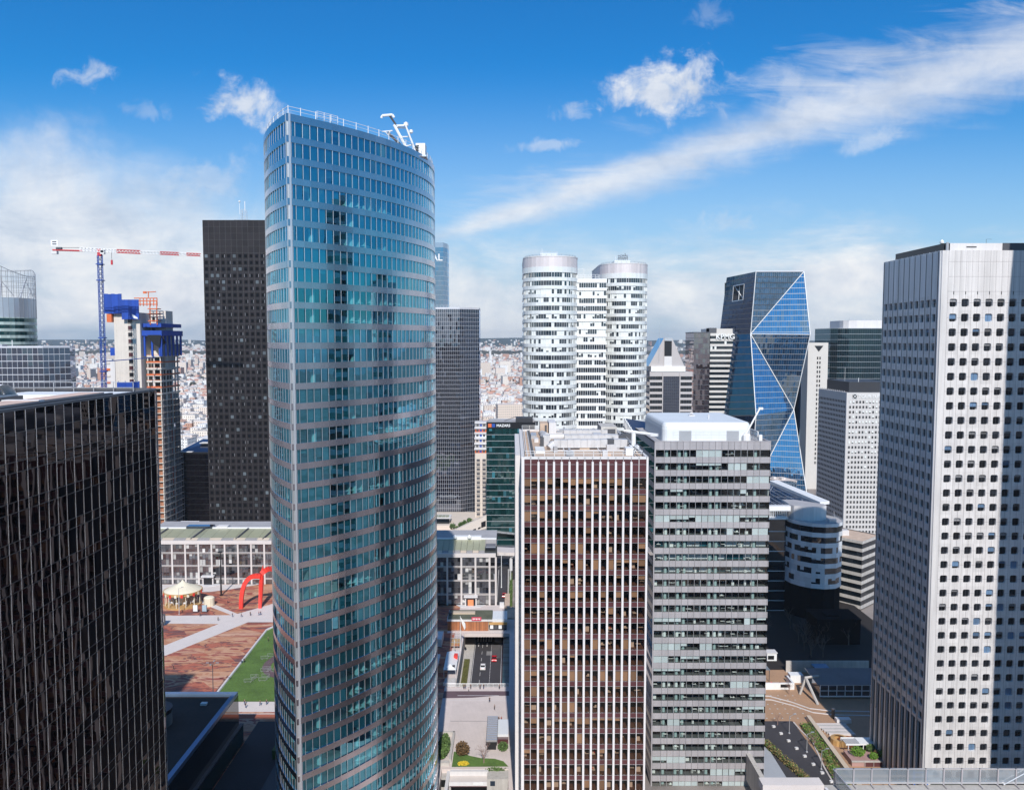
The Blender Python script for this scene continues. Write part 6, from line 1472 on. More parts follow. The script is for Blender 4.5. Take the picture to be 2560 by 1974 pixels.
shrub('garden_shrub', 'trailing ivy hanging over the parapet above the lower road', (-4, 200.3, -1.6), (3.4, .8, 1.0), 800, .2, leafg)
def bare_tree(name, label, loc, h, mat, seed, group=None, spread=.55, cl=None):
    rs = random.Random(seed); T = thing(name, label, 'tree', loc, group); tb = MB(); cb = MB()
    def grow(p, d, l, r, k):
        q = p+d*l; (tb if k < 2 else cb).tube(p, q, r, mat, 5 if k < 2 else 3, r*.62)
        if k >= 5: return
        for i in range(rs.choice((2, 3, 3)) if k else 4):
            e = (d+Vector((rs.uniform(-1, 1), rs.uniform(-1, 1), rs.uniform(-.3, .7)))*spread*1.5).normalized(); grow(p+(q-p)*rs.uniform(.55, 1), e, l*rs.uniform(.55, .85), r*.55, k+1)
    grow(Vector(loc), Vector((0, 0, 1)), h*.3, h*.022, 0)
    tb.build('trunk', T); c_ = cb.build('crown', T); return T
pinkb = solid('pinkish_twigs', (.26, .17, .15), .9, var=.15)
bare_tree('bare_tree', 'multi stemmed bare tree with pink grey twigs on the small garden lawn', (-7.2, 203.2, 0), 7, pinkb, 3, None, .75)
KR = thing('kiosk_roof', 'grey ribbed roof of a small kiosk on the pink bridge paving', 'kiosk', (-5.4, 217, 0))
b = MB()
for i in range(22): b.box(-6.8, -4., 209.8+.65*i, 210.38+.65*i, 2.3, 2.5+.02*(i % 2), alu if i % 2 else roofgrey)
b.box(-6.9, -3.9, 209.6, 224.2, 2.1, 2.32, dgrey); b.build('roof', KR); b = MB(); b.box(-6.6, -4.2, 210, 224, 0, 2.1, black); b.build('wall', KR)
WK = thing('white_roof_light', 'white glazed roof box joined to the grey kiosk roof', 'kiosk', (-2.5, 218, 0))
b = MB(); b.box(-3.9, -1.0, 214.6, 223.4, 0, 1.9, roofwhite); b.box(-3.9, -1., 213.2, 214.6, 0, 1.2, maroon)
for i in range(5): b.box(-3.7+.58*i, -3.68+.58*i, 214.8, 223.2, 1.9, 1.93, alu)
b.build('roof', WK)
NP = thing('lower_road_portal', 'beige road portal with dark opening under the small garden at the bottom edge', 'road portal', (-10, 198, -7))
b = MB(); b.box(-15.6, -6., 199.2, 200.19, -2.2, -.1, offwhite); b.box(-15.6, -6, 196.4, 199.2, -1.5, -1.2, pale); b.box(-15.6, -6, 196.2, 196.4, -2.3, -1.2, offwhite); b.box(-15.6, -15.2, 196.4, 200, -7, -1.5, conc); b.box(-6.2, -.6, 196., 200.2, -7, -.3, conc); b.box(-15.2, -6.2, 199.4, 199.8, -6.9, -2.2, black); b.box(-15.5, -6.1, 196.15, 196.2, -2.4, -2.2, maroon); b.build('wall', NP)
b = MB(); b.box(-5.4, -4.2, 195.9, 196, -2, -.8, g_deep); b.build('window', NP); b = MB(); b.box(-9.6, -7.2, 196.1, 196.2, -1.9, -1.25, white); b.build('sign_board', NP)
strip('lower_road', -15.2, -6.2, 150, 199, -6.85, conc_d); strip('verge', -21, -16.4, 180, 198, -5.9, lawnm)
BF = thing('white_pavilion_tent', 'small white marquee in the blue tower shade above the sunken road', 'tent', (-27, 262, 0)); b = MB(); b.prism(rect(-30, -24, 256, 268), 2.6, 3.2, offwhite); b.build('roof', BF); b = MB()
for x in (-29.6, -24.4):
    for y in (256.4, 267.6): b.tube((x, y, 0), (x, y, 2.6), .08, alu, 5)
b.build('post', BF)
# roads beyond the bridge, viaduct
b = MB(); b.prism([(-6.4, 312), (-1.9, 312), (-2.2, 340), (-2.6, 392), (2, 400), (12, 404), (12, 424), (-12, 420), (-8, 396)], -10, -3.96, asph); b.build('road', kind='structure')
b = MB(); b.box(-2, -1.2, 326, 392, -10, -3., conc); b.box(-6.6, -6.3, 345, 392, -10, -3.4, conc); b.build('kerb', kind='structure')
b = MB()
for a, c in (((-7, 398), (-2, 408)), ((-5, 402), (4, 410)), ((0, 400), (8, 412)), ((-8, 408), (0, 404))): b.tube((*a, -3.93), (*c, -3.93), .12, rw, 3)
b.build('road_marking', kind='structure')
hb2 = MB(); hb2.box(-1.15, .2, 330, 385, -3.4, -2.6, hedge); leaves(hb2, (-.5, 357, -2.4), (.8, 26, .5), 900, .25, leafg, 0); hb2.build('hedge', None, label='narrow flowering hedge beside the curved road by the shopping wing', category='hedge')
b = MB(); pts = [(-12, 394), (-7, 391), (0, 390), (8, 392), (16, 396)]
for a, c in zip(pts, pts[1:]): b.mesh([(*a, 4), (*c, 4), (c[0], c[1]+14, 4), (a[0], a[1]+14, 4), (*a, 5.6), (*c, 5.6), (c[0], c[1]+14, 4.6), (a[0], a[1]+14, 4.6)], [(0, 1, 5, 4), (4, 5, 6, 7), (3, 2, 1, 0)], pale)
b.build('curved_viaduct', None, label='pale curved road deck crossing in front of the dark green office', category='viaduct')
b = MB(); b.tube((-.5, 393, -4), (-.5, 393, 4.2), .8, offwhite, 10); b.build('viaduct_pillar', None, label='round white pillar below the pale curved road deck', category='pillar')
lamp('road_lamp', 'tall double armed white lamp on the road fork beyond the shopping wing', -4.8, 365, -3.9, 15, white, 2, .16); lamp('road_lamp', 'shorter white lamp right of the double armed one on the road fork', -.6, 372, -3.9, 12, white, 1, .14)
for i in range(26):
    x = -34+uni(0, 17); y = 436+uni(0, 14); rr_ = uni(1, 2)
    if i < 12: (shrub('terrace_shrub', 'dark green shrub in the row on the terrace below the gridded navy tower', (x, y, 4.5+(x+34)*.25), (rr_, rr_, rr_), 90, .4, leafg, 'shrubs on the terrace') )
# ------------------------------------------------------------------ right hand terrace
slab('terrace', 68, 150, 120, 470, -10, -8, tancourt)
strip('access_road', 68, 85.6, 175, 243, -7.96, asph); strip('concrete_apron', 66.9, 73, 190, 232, -7.93, solid('blue_grey_apron', (.36, .38, .42), .7, var=.1))
b = MB()
for off_ in (0, 2.8):
    pts = [(70, 262-off_), (84, 260.5-off_), (90, 256-off_), (94, 251.5-off_), (100, 249.8-off_), (112, 249.3-off_)]
    for a, c in zip(pts, pts[1:]): b.tube((*a, -7.98), (*c, -7.98), .22, rw, 4)
b.build('white_curve_line', kind='structure')
b = MB()
for i in range(7):
    for j in range(6): b.cbox((76+2.4*i+.3*j, 245+3.2*j, -7.995), (.5, .5, .02), conc)
b.build('paving_stud', kind='structure')
for i in range(8): b = MB(); b.cbox((78.6+1.4*i*.55, 239-4.4*i, -7.94), (.9, .7, .5), offwhite, .2); b.build('concrete_block', None, label='small white block in the row along the dark access road', category='bollard', group='white blocks along the access road')
def bank(name, label, pts, w, h, n, mats, size=.3):
    T = thing(name, label, 'planting', (pts[0][0], pts[0][1], -8)); b = MB()
    for a, c in zip(pts, pts[1:]):
        k = int(n/(len(pts)-1)); l = math.dist(a, c)
        for i in range(8): t = i/8; b.blob((a[0]+(c[0]-a[0])*t, a[1]+(c[1]-a[1])*t, -7.9), (w*.6, l/10, h*.6), mats[i % len(mats)], 6, .3)
        for _ in range(k):
            t = rnd(); b_ = (a[0]+(c[0]-a[0])*t+uni(-w, w), a[1]+(c[1]-a[1])*t, -8+h*uni(0, 1)); u = Vector((uni(-1, 1), uni(-1, 1), uni(0, 1.5))).normalized()*size; w_ = u.orthogonal().normalized()*size*.5
            p = Vector(b_); b.poly([tuple(p-u), tuple(p+w_), tuple(p+u), tuple(p-w_)], random.choice(mats))
    b.build('foliage', T); return T
bank('planting_strip', 'overgrown strip of dry brown and green shrubs left of the access road', [(72.6, 229), (74.4, 222), (76.6, 213), (79, 204)], 1., 1.6, 1500, (dryl, dryl, leafg))
bank('planting_bed', 'green and russet planted bed right of the access road', [(88.6, 240), (88.2, 234), (88.2, 228), (88, 220), (86.5, 211), (87, 203)], 1.7, 1.2, 2200, (bright, leafg, leafg, dryl))
b = MB(); b.path([(85.7, 242, -7.9), (86, 237, -7.9), (87, 230, -7.9), (85.9, 222, -7.9), (85, 216, -7.9), (84, 203, -7.9)], .25, pale, 5); b.build('bed_kerb', kind='structure')
b = MB(); b.mesh([(90.2, 244, -8), (91.4, 244, -8), (91.4, 244, -6.6), (90.2, 244, -6.6), (89, 198, -8), (90.4, 198, -8), (90.4, 198, -6.6), (89, 198, -6.6)], [(3, 2, 1, 0), (0, 4, 7, 3), (1, 2, 6, 5), (2, 3, 7, 6), (4, 5, 6, 7)], tanr); b.build('low_wall', None, label='low tan wall running beside the planted bed of the access road', category='wall')
for i, (x, y, lab) in enumerate(((82, 235.1, 'slim grey lamp post at the far end of the access road'), (83.2, 224, 'slim grey lamp post halfway along the access road'), (83.8, 214.7, 'slim grey lamp post nearest the bottom of the access road'))): lamp('access_lamp', lab, x, y, -8, 5.4, alu, 1, .1)
for i, (x, y) in enumerate(((80.3, 240.5), (86.5, 227), (89.4, 209), (91, 262))): bare_tree('young_bare_tree', ('small leafless tree at the head of the access road', 'small leafless tree in the planted bed by its curved kerb', 'leafless sapling at the near end of the low tan wall', 'pink twigged small tree beside the white kiosks')[i], (x, y, -8), 5.5, pinkb, 20+i)
KS = thing('terrace_restaurant', 'white walled open terrace restaurant with grey awning on the sunny plaza', 'restaurant', (84, 268, -8))
b = MB(); b.box(74, 94, 265.6, 266.2, -8, -5.8, white); b.box(93.4, 94, 266.2, 272, -8, -5.8, white); b.box(89.4, 92.6, 265.5, 265.6, -7.2, -6.2, black); b.build('wall', KS)
b = MB(); b.mesh([(74, 272, -4), (88, 272, -4), (86.5, 284, -2.6), (74, 284, -2.6)], [(0, 1, 2, 3), (3, 2, 1, 0)], solid('blue_grey_awning', (.3, .35, .4), .5)); b.tube((87.6, 272, -8), (87.6, 272, -4), .12, dgrey, 5); b.build('awning', KS)
b = MB()
for i in range(5): b.cbox((77+3.2*i, 268.6, -8), (1.2, 1.2, .75), timber); b.cbox((78.6+3*i, 269.6, -8), (.5, .5, .9), red if i % 2 else timber)
b.build('table', KS)
b = MB(); b.box(92.5, 96, 290, 293, -8, -5.2, white); b.box(92.3, 96.2, 289.8, 293.2, -5.2, -4.9, offwhite); b.box(92.8, 95, 289.9, 290, -7.4, -6, black); b.build('white_kiosk', None, label='small white kiosk box on the plaza beyond the terrace restaurant', category='kiosk')
b = MB(); b.box(94.5, 99, 271, 274, -8, -5.4, white); b.build('white_cabin', None, label='white cabin at the near corner of the glazed footbridge', category='cabin')
FBR = thing('glazed_footbridge', 'glazed footbridge with dark roof and white frames leading into the white window tower', 'footbridge', (108, 262, -8))
b = MB(); b.box(99.8, 125, 258.6, 259, -7.4, -7, white)
for i in range(8): b.box(99.8+2.7*i, 100+2.7*i, 258.5, 258.7, -7.4, -3.4, white)
b.box(99.8, 125, 258.5, 258.7, -5.4, -5.25, white); b.box(99.8, 125, 258.5, 258.7, -3.5, -3.3, white); b.build('frame', FBR)
b = MB(); b.box(99.9, 125, 258.72, 266, -7.3, -3.5, g_navy); b.build('glazing', FBR)
b = MB(); b.mesh([(99, 258.4, -3.3), (125, 258.4, -3.3), (125, 268, -1.6), (98, 268, -1.6)], [(0, 1, 2, 3), (3, 2, 1, 0)], roofgrey); b.box(96, 125, 280, 280.4, -8, -4, conc); b.box(104, 109, 270, 278, -4.4, -4.1, solid('blue_roof_panel', (.05, .2, .36), .4)); b.build('roof', FBR)
b = MB(); b.tube((97.6, 254, -8), (96.4, 262, -2.4), .45, conc, 6); b.tube((94.6, 262, -8), (96.4, 262, -2.4), .4, conc, 6); b.tube((96, 262, -2.4), (101, 263, -2.2), .4, conc, 6); b.build('raking_support', FBR)
SC_ = thing('info_column', 'dark round advertising column with a long shadow on the terrace steps', 'column', (98.8, 245, -8)); b = MB(); b.tube((98.8, 245, -8), (98.8, 245, -5.2), .45, black, 10); b.build('shaft', SC_); b = MB(); b.tube((98.8, 245, -5.2), (98.8, 245, -4.9), .55, dgrey, 10); b.build('cap', SC_)
b = MB()
for i in range(7): b.box(91.5+.3*i, 101, 240.2-1.1*i, 241.2-1.1*i, -8, -7.7+.04*i, conc if i % 2 else pale)
b.box(98.6, 103, 241.4, 243.4, -8, -6.8, offwhite); b.build('terrace_steps', None, label='broad pale steps beside the advertising column', category='steps')
PO = thing('round_pool', 'round pale basin with an ochre curved rim beside the white pergola', 'basin', (97, 229.5, -8)); b = MB(); b.lathe([(2.9, 0), (2.9, .7), (2.4, .7), (2.4, .5)], (97.4, 229.6, -8), timber, 20); b.build('rim', PO); b = MB(); b.lathe([(2.4, .5), (.02, .5)], (97.4, 229.6, -8), solid('pale_water', (.4, .43, .46), .15), 20); b.build('water', PO)
b = MB(); b.lathe([(2.6, 0), (2.5, 1.5), (1.6, 1.6)], (94.6, 229.4, -8), gold, 14); b.build('rim', PO)
PG = thing('white_pergola', 'white flat pergola roof on slim posts in front of the clipped bushes', 'pergola', (98, 224, -8)); b = MB()
b.box(97.5, 104.6, 222.6, 226.4, -5.2, -4.8, white)
for i in range(9): b.box(93.8+.42*i, 94.0+.42*i, 222.6, 226.4, -5.2, -4.9, white)
b.box(93.6, 97.5, 222.5, 222.7, -5.2, -4.8, white); b.box(93.6, 97.5, 226.3, 226.5, -5.2, -4.8, white); b.build('roof', PG)
for x in (94.4, 98.6, 103): b = MB(); b.tube((x, 222.8, -8), (x, 222.8, -5.2), .12, white, 6); b.build('post', PG)
b = MB(); b.box(99, 104.6, 226.6, 227, -8, -5.6, g_dark); b.build('glazing', PG)
for lab, c, r_, m_ in (('largest round bright green clipped bush below the white pergola', (95.6, 219.4, -6.6), (2.1, 1.6, 1.3), bright), ('smaller round bright green bush in the middle of the planter', (99.2, 217.6, -6.6), (1.2, 1., .95), bright), ('bright green bush at the right end of the planter', (102, 218.6, -6.6), (1.4, 1.2, 1.2), bright), ('yellow topped bush behind the right green bush of the planter', (103, 220.4, -6.2), (1.1, 1., 1.1), lime), ('brown russet bush between two green ones in the planter', (100.6, 218.8, -6.6), (.8, .9, 1.), rust), ('grey green spiky shrub under the pergola edge', (100, 221.4, -6.4), (1.3, .8, 1.1), leafg)): shrub('clipped_bush', lab, c, r_, 420, .2, m_, 'bushes in the planter by the pergola')
PB = thing('planter_box', 'pink granite planter with dark tiled front carrying the clipped bushes', 'planter', (98, 218, -10)); b = MB(); b.box(92.8, 106, 216.4, 222.2, -10, -6.5, solid('pink_granite', (.4, .25, .23), .6, var=.1)); b.build('wall', PB); b = MB(); b.box(96.2, 106.2, 216.2, 216.4, -10, -6.7, maroon)
for i in range(5): b.box(96.2+2.4*i, 96.3+2.4*i, 216.1, 216.2, -10, -6.7, conc)
b.box(92.6, 106.4, 216.05, 216.5, -6.7, -6.4, conc); b.build('tile_front', PB)
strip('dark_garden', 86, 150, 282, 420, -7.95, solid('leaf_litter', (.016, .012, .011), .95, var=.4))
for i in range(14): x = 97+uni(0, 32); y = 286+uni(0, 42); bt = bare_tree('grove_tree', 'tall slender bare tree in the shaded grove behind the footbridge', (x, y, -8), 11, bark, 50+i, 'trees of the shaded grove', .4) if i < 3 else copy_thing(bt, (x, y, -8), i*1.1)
# near roof at the lower right
RFR = thing('near_rooftop', 'near flat roof with glass and steel railing at the lower right edge', 'building', (80, 148, 0))
b = MB(); b.box(47, 130, 118, 149.6, -10, 24.2, conc); b.box(60, 130, 118, 147, 24.2, 24.5, gravel); b.box(47, 58, 118, 147, 24.2, 24.6, darkpave); b.box(58, 58.5, 118, 147, 24.2, 25.2, offwhite); b.box(46.6, 58, 147, 149.7, 24.2, 25.6, pale); b.build('roof', RFR)
b = MB(); b.box(63.6, 82, 138, 144, 24.4, 25.5, tancourt); b.box(63.2, 82.4, 144, 144.4, 24.4, 25.9, white); b.box(63.2, 63.6, 138, 144, 24.4, 25.9, white)
for i in range(30): b.box(64+.6*i, 64.06+.6*i, 138, 144, 25.5, 25.56, conc_d)
b.build('roof_deck', RFR)
gpan = glass('pale_railing_glass', (.3, .33, .36), (.8, .86, .9), .1, (1, 1, 1), .02, 0, .1, .2, see=.45)
for i in range(14):
    x = 61+3.4*i; b = MB(); b.box(x+.1, x+3.3, 149.4, 149.5, 24.9, 27.3, gpan); b.build('railing_panel', RFR)
    b = MB(); b.box(x-.12, x+.12, 149.2, 149.6, 24.2, 27.5, greypanel); b.tube((x, 149.4, 24.4), (x+.0, 148, 24.3), .1, greypanel, 5); b.build('railing_post', RFR)
b = MB(); b.box(61, 110, 149.3, 149.6, 27.3, 27.5, alu); b.box(61, 110, 149.25, 149.65, 24.6, 24.95, alu); b.mesh([(60.6, 149.4, 27.4), (60.6, 149.4, 24.6), (62, 140, 24.4), (62, 140, 26.2)], [(0, 1, 2, 3), (3, 2, 1, 0)], gpan); b.tube((60.6, 149.4, 27.4), (62, 140, 26.4), .12, alu, 5); b.build('railing_rail', RFR)
b = MB(); b.lathe([(.9, 0), (1.1, .6), (.5, 1.3), (.05, 1.5)], (95, 143, 24.5), offwhite, 10); b.box(98, 112, 140, 146, 24.5, 25.2, offwhite); b.tube((92.6, 149, 24.6), (96.6, 149, 26.9), .12, alu, 5); b.build('roof_plant', RFR)
WF = thing('blue_ladder_frame', 'blue steel access ladder leaning at the foot of the white window tower', 'ladder', (99, 192, -8)); b = MB()
for x in (98.4, 101.6): b.tube((x, 192, -10), (x-.6, 193, 4.), .16, brb, 5)
for i in range(12): b.tube((98.4-.05*i, 192+.08*i, -9+1.1*i), (101.6-.05*i, 192+.08*i, -9+1.1*i), .06, brb, 4)
b.build('ladder', WF)
b = MB(); b.box(62, 63.2, 190, 240, -8, -1, conc); b.build('terrace_wall', None, label='plain concrete wall along the foot of the grey tower', category='wall')
# glass sail building between the two office towers
GS = thing('glass_sail_block', 'glass block with pale slatted edge seen between the finned tower and grey tower', 'office building', (38, 305, -10))
b = MB()
for j in range(10):
    for k in range(22):
        f_ = lambda t, w: (41.2+4.4*t, 300-20*t, -8+(87.6-9.4*t)*w+uni(-.02, .02)); b.poly([f_(j/10, k/22), f_((j+1)/10, k/22), f_((j+1)/10, (k+.9)/22), f_(j/10, (k+.9)/22)], g_navy); b.poly([f_(j/10, (k+.9)/22), f_((j+1)/10, (k+.9)/22), f_((j+1)/10, (k+1)/22), f_(j/10, (k+1)/22)], alu)
b.mesh([(45.6, 280, -8), (58, 290, -8), (58, 290, 69), (45.6, 280, 70), (41.2, 300, 79.4), (41.2, 300, -8), (58, 308, -8), (58, 308, 76)], [(0, 1, 2, 3), (4, 3, 2, 7), (6, 5, 4, 7)], g_navy); b.build('glass_wall', GS)
b = MB()
for i in range(14): t = i/14; b.box(41.1+4.4*t-.1, 41.3+4.4*t, 299.7-20*t, 300.1-20*t, 76.5-9.4*t, 80.2-9.4*t, white)
b.build('slat_fin', GS); b = MB(); b.box(45.5, 46.1, 279.6, 280.2, -8, 71.5, white); b.tube((41.2, 300, 79.6), (45.6, 280, 70.2), .2, white, 5); b.build('edge_frame', GS)
# podium between the black tower and the pointed tower
PD = thing('dark_podium', 'low dark roofed glass podium in shade beside the near black tower', 'building', (-95, 190, 0))
b = MB(); b.box(-120, -73.3, 110, 212.6, 0, 13.4, black); b.box(-119.6, -74.4, 110, 211.6, 13.4, 13.6, solid('dark_brown_roof', (.05, .035, .03), .9, var=.35, scale=.15)); b.build('wall', PD)
blueg = solid('blue_zinc_coping', (.2, .3, .45), .35, .5)
b = MB(); b.box(-74.4, -73.2, 110, 213, 13.4, 14.4, blueg); b.box(-120, -74.4, 211.6, 213, 13.4, 14.4, blueg); b.build('parapet', PD)
b = MB(); b.ringwall([(-73.18, 110), (-73.18, 213.2)], 5, 13.3, g_dark, False, 2.2); b.ringwall([(-73.18, 213.2), (-78, 213.2)], 0, 13.3, g_shop, False, 1.6); b.ringwall([(-72.3, 110), (-72.3, 214)], 0, 5, g_teal, False, 3); b.box(-73.2, -72.2, 110, 214, 5, 5.3, dgrey); b.build('glass_wall', PD)
b = MB(); b.tube((-88, 196, 13.4), (-88, 196, 17.4), 4.0, black, 20); b.tube((-88, 196, 17.4), (-88, 196, 17.7), 4.2, black, 20); b.build('roof_drum', PD)
b = MB(); b.lathe([(4.05, 13.6), (4.05, 16.6)], (-88, 196, 0), conc_d, 20); b.build('drum_cladding', PD)
b = MB(); b.cbox((-80, 207, 13.6), (1.6, 1.2, .5), white); b.build('roof_light', PD)
b = MB(); b.box(-72, -54, 110, 226, .02, .06, asph); b.build('service_lane', kind='structure')
b = MB(); b.box(-60, -52, 150, 205, 0, .9, black); b.box(-62, -60.4, 205, 222, 0, 2.4, leafg); b.build('dark_hedge', None, label='dark clipped hedge along the shaded lane beside the pointed tower', category='hedge')
lamp('lane_lamp', 'round topped lamp in the dark lane at the bottom beside the pointed tower', -52.5, 150, 0, 7, alu, 1, .1)
# ------------------------------------------------------------------ unseen towers: side ones cast shade, rear ones are added for reflections
for nm, lab, o, h, wm, gm in (('round_white_tower', 'white banded tower out of frame, casting the shade on the white window tower', rect(119.8, 150, 140, 164), 160, offwhite, g_dark), ('left_side_tower', 'dark tower left of the black mirror tower', rect(-140, -96, 60, 104), 126, dgrey, g_dark),
        ('rear_brown_tower', 'unseen brown office tower added behind the viewpoint for reflections', rect(20, 62, -150, -110), 120, tanr, g_bronze), ('rear_dark_tower', 'unseen dark office tower added behind the viewpoint for reflections', rect(-75, -30, -130, -85), 138, dgrey, g_dark), ('rear_white_tower', 'unseen white banded office tower added behind the viewpoint for reflections', rect(85, 130, -100, -60), 112, white, g_dark), ('rear_low_block', 'unseen low pale block added behind the viewpoint for reflections', rect(-30, 70, -60, -20), 30, conc, g_dark)):
    T = thing(nm, lab, 'office tower', (sum(p[0] for p in o)/4, sum(p[1] for p in o)/4, -10)); ribbon(T, o, h, 4, 2.2, int((h+8)/4), gm, wm, .2, 3, top=2)
# ------------------------------------------------------------------ land, hills and the far city
def hnoise(x, y): return sin(x*.0011+1.3)*.5+sin(x*.0027+y*.0007)*.3+sin(x*.0061+2)*.2
def land(x, y):
    if y < 2600: return -10
    t = min(1, (y-2600)/5400); t = t*t*(3-2*t)
    z = -10+t*66
    if y > 6500: u = min(1, (y-6500)/2600); u = u*u*(3-2*u); z += u*(52+14*hnoise(x, y)+(16 if -700 < x < 900 else 0))
    return z
m, nt, out = new_mat('city_ground'); p = POS(nt); bs = N(nt, 'ShaderNodeBsdfPrincipled'); bs.inputs['Roughness'].default_value = .95
sp = N(nt, 'ShaderNodeSeparateXYZ'); put(nt, sp.inputs[0], p)
n1 = NOISE(nt, p, .004, 6, .65); n2 = NOISE(nt, p, .03, 5, .6)
town = RAMP(nt, n2, [(.3, (.16, .14, .13)), (.5, (.3, .26, .24)), (.62, (.1, .1, .075)), (.75, (.42, .37, .35))])
wood = RAMP(nt, n2, [(.3, (.02, .03, .02)), (.7, (.05, .06, .035))])
f = M_(nt, 'ADD', MAP(nt, sp.outputs[1], 6400, 7400, 0, .75), M_(nt, 'MULTIPLY', M_(nt, 'SUBTRACT', n1, .5), 1.6))
put(nt, bs.inputs['Base Color'], MIX(nt, MAP(nt, f, .35, .5), town, wood)); nt.links.new(bs.outputs[0], out.inputs[0]); citym = m
b = MB(); ys = [-9000, -4000, -1500, -600, 0, 300, 700, 1200, 1800, 2600]+[2600+250*i for i in range(1, 31)]; nx = 72; vs = []; fs = []
for y in ys:
    hw = 2500+abs(y)*.85
    for i in range(nx+1): x = -hw+2*hw*i/nx; vs.append((x, y, land(x, y) if y < 10200 else land(x, y)-(y-10200)*.02))
for j in range(len(ys)-1):
    for i in range(nx): a = j*(nx+1)+i; fs.append((a, a+1, a+nx+2, a+nx+1))
b.mesh(vs, fs, citym); b.build('ground', loc=(0, 0, -10), smooth=True, kind='structure')
def housemat(name, cols):
    m, nt, out = new_mat(name); bs = N(nt, 'ShaderNodeBsdfPrincipled'); bs.inputs['Roughness'].default_value = .85
    tc = N(nt, 'ShaderNodeTexCoord').outputs['Object']; s = N(nt, 'ShaderNodeSeparateXYZ'); put(nt, s.inputs[0], tc)
    u = M_(nt, 'FRACT', M_(nt, 'DIVIDE', M_(nt, 'ADD', s.outputs[0], s.outputs[1]), 2.9)); v = M_(nt, 'FRACT', M_(nt, 'DIVIDE', s.outputs[2], 3.0))
    w = M_(nt, 'MULTIPLY', M_(nt, 'MULTIPLY', M_(nt, 'GREATER_THAN', u, .35), M_(nt, 'LESS_THAN', u, .7)), M_(nt, 'MULTIPLY', M_(nt, 'GREATER_THAN', v, .3), M_(nt, 'LESS_THAN', v, .8)))
    c = RAMP(nt, RATT(nt), [(i/len(cols), k) for i, k in enumerate(cols)], True)
    put(nt, bs.inputs['Base Color'], MIX(nt, M_(nt, 'MULTIPLY', w, .8), c, (.06, .06, .07))); nt.links.new(bs.outputs[0], out.inputs[0]); return m
wallm = housemat('house_render', [(.72, .66, .6), (.78, .75, .71), (.66, .56, .48), (.8, .78, .76), (.62, .49, .4), (.74, .63, .55), (.5, .28, .2), (.7, .68, .66), (.78, .7, .62), (.8, .79, .78)])
def roofmat(name, cols):
    m, nt, out = new_mat(name); bs = N(nt, 'ShaderNodeBsdfPrincipled'); bs.inputs['Roughness'].default_value = .85
    c = RAMP(nt, RATT(nt), [(i/len(cols), k) for i, k in enumerate(cols)], True)
    put(nt, bs.inputs['Base Color'], MIX(nt, .3, c, RAMP(nt, NOISE(nt, POS(nt), .35, 3), [(.3, (.22, .2, .19)), (.7, (.66, .6, .57))]))); nt.links.new(bs.outputs[0], out.inputs[0]); return m
flatm = roofmat('flat_roof', [(.76, .73, .71), (.64, .59, .56), (.8, .78, .77), (.68, .58, .53), (.5, .47, .46)]); pitchm = roofmat('pitched_roof', [(.52, .2, .12), (.42, .16, .1), (.3, .28, .3), (.58, .32, .22), (.42, .39, .38)])
def house(wb, rb, x, y, z, w, d, h, a, pitched):
    ca, sa = cos(a), sin(a); T = lambda u, v, k: (x+u*ca-v*sa, y+u*sa+v*ca, z+k); r = rnd(); q = rnd(); w /= 2; d /= 2
    wb.mesh([T(-w, -d, -3), T(w, -d, -3), T(w, d, -3), T(-w, d, -3), T(-w, -d, h), T(w, -d, h), T(w, d, h), T(-w, d, h)], [(0, 1, 5, 4), (1, 2, 6, 5), (2, 3, 7, 6), (3, 0, 4, 7)], wallm, r)
    e = .3
    if pitched:
        k = min(w, d)*.75; w2, d2 = w+e, d+e
        rb.mesh([T(-w2, -d2, h), T(w2, -d2, h), T(w2, d2, h), T(-w2, d2, h), T(-w2+k*.6, 0, h+k), T(w2-k*.6, 0, h+k)], [(0, 1, 5, 4), (1, 2, 5), (2, 3, 4, 5), (3, 0, 4), (3, 2, 1, 0)], pitchm, q)
        if rnd() < .6: u = uni(-w*.5, w*.5); rb.mesh([T(u-.4, -.4, h), T(u+.4, -.4, h), T(u+.4, .4, h), T(u-.4, .4, h), T(u-.4, -.4, h+k+.9), T(u+.4, -.4, h+k+.9), T(u+.4, .4, h+k+.9), T(u-.4, .4, h+k+.9)], [(0, 1, 5, 4), (1, 2, 6, 5), (2, 3, 7, 6), (3, 0, 4, 7), (4, 5, 6, 7)], pitchm, rnd())
    else:
        rb.mesh([T(-w, -d, h), T(w, -d, h), T(w, d, h), T(-w, d, h), T(-w-.1, -d-.1, h+.6), T(w+.1, -d-.1, h+.6), T(w+.1, d+.1, h+.6), T(-w-.1, d+.1, h+.6)], [(0, 1, 5, 4), (1, 2, 6, 5), (2, 3, 7, 6), (3, 0, 4, 7), (4, 5, 6, 7)], flatm, q)
        for _ in range(random.randint(0, 3)):
            u, v, s = uni(-w*.7, w*.7), uni(-d*.6, d*.6), uni(.8, 2.2); hh = h+uni(1.4, 3.4)
            rb.mesh([T(u-s, v-s*.7, h+.5), T(u+s, v-s*.7, h+.5), T(u+s, v+s*.7, h+.5), T(u-s, v+s*.7, h+.5), T(u-s, v-s*.7, hh), T(u+s, v-s*.7, hh), T(u+s, v+s*.7, hh), T(u-s, v+s*.7, hh)], [(0, 1, 5, 4), (1, 2, 6, 5), (2, 3, 7, 6), (3, 0, 4, 7), (4, 5, 6, 7)], flatm, rnd())
protos = []
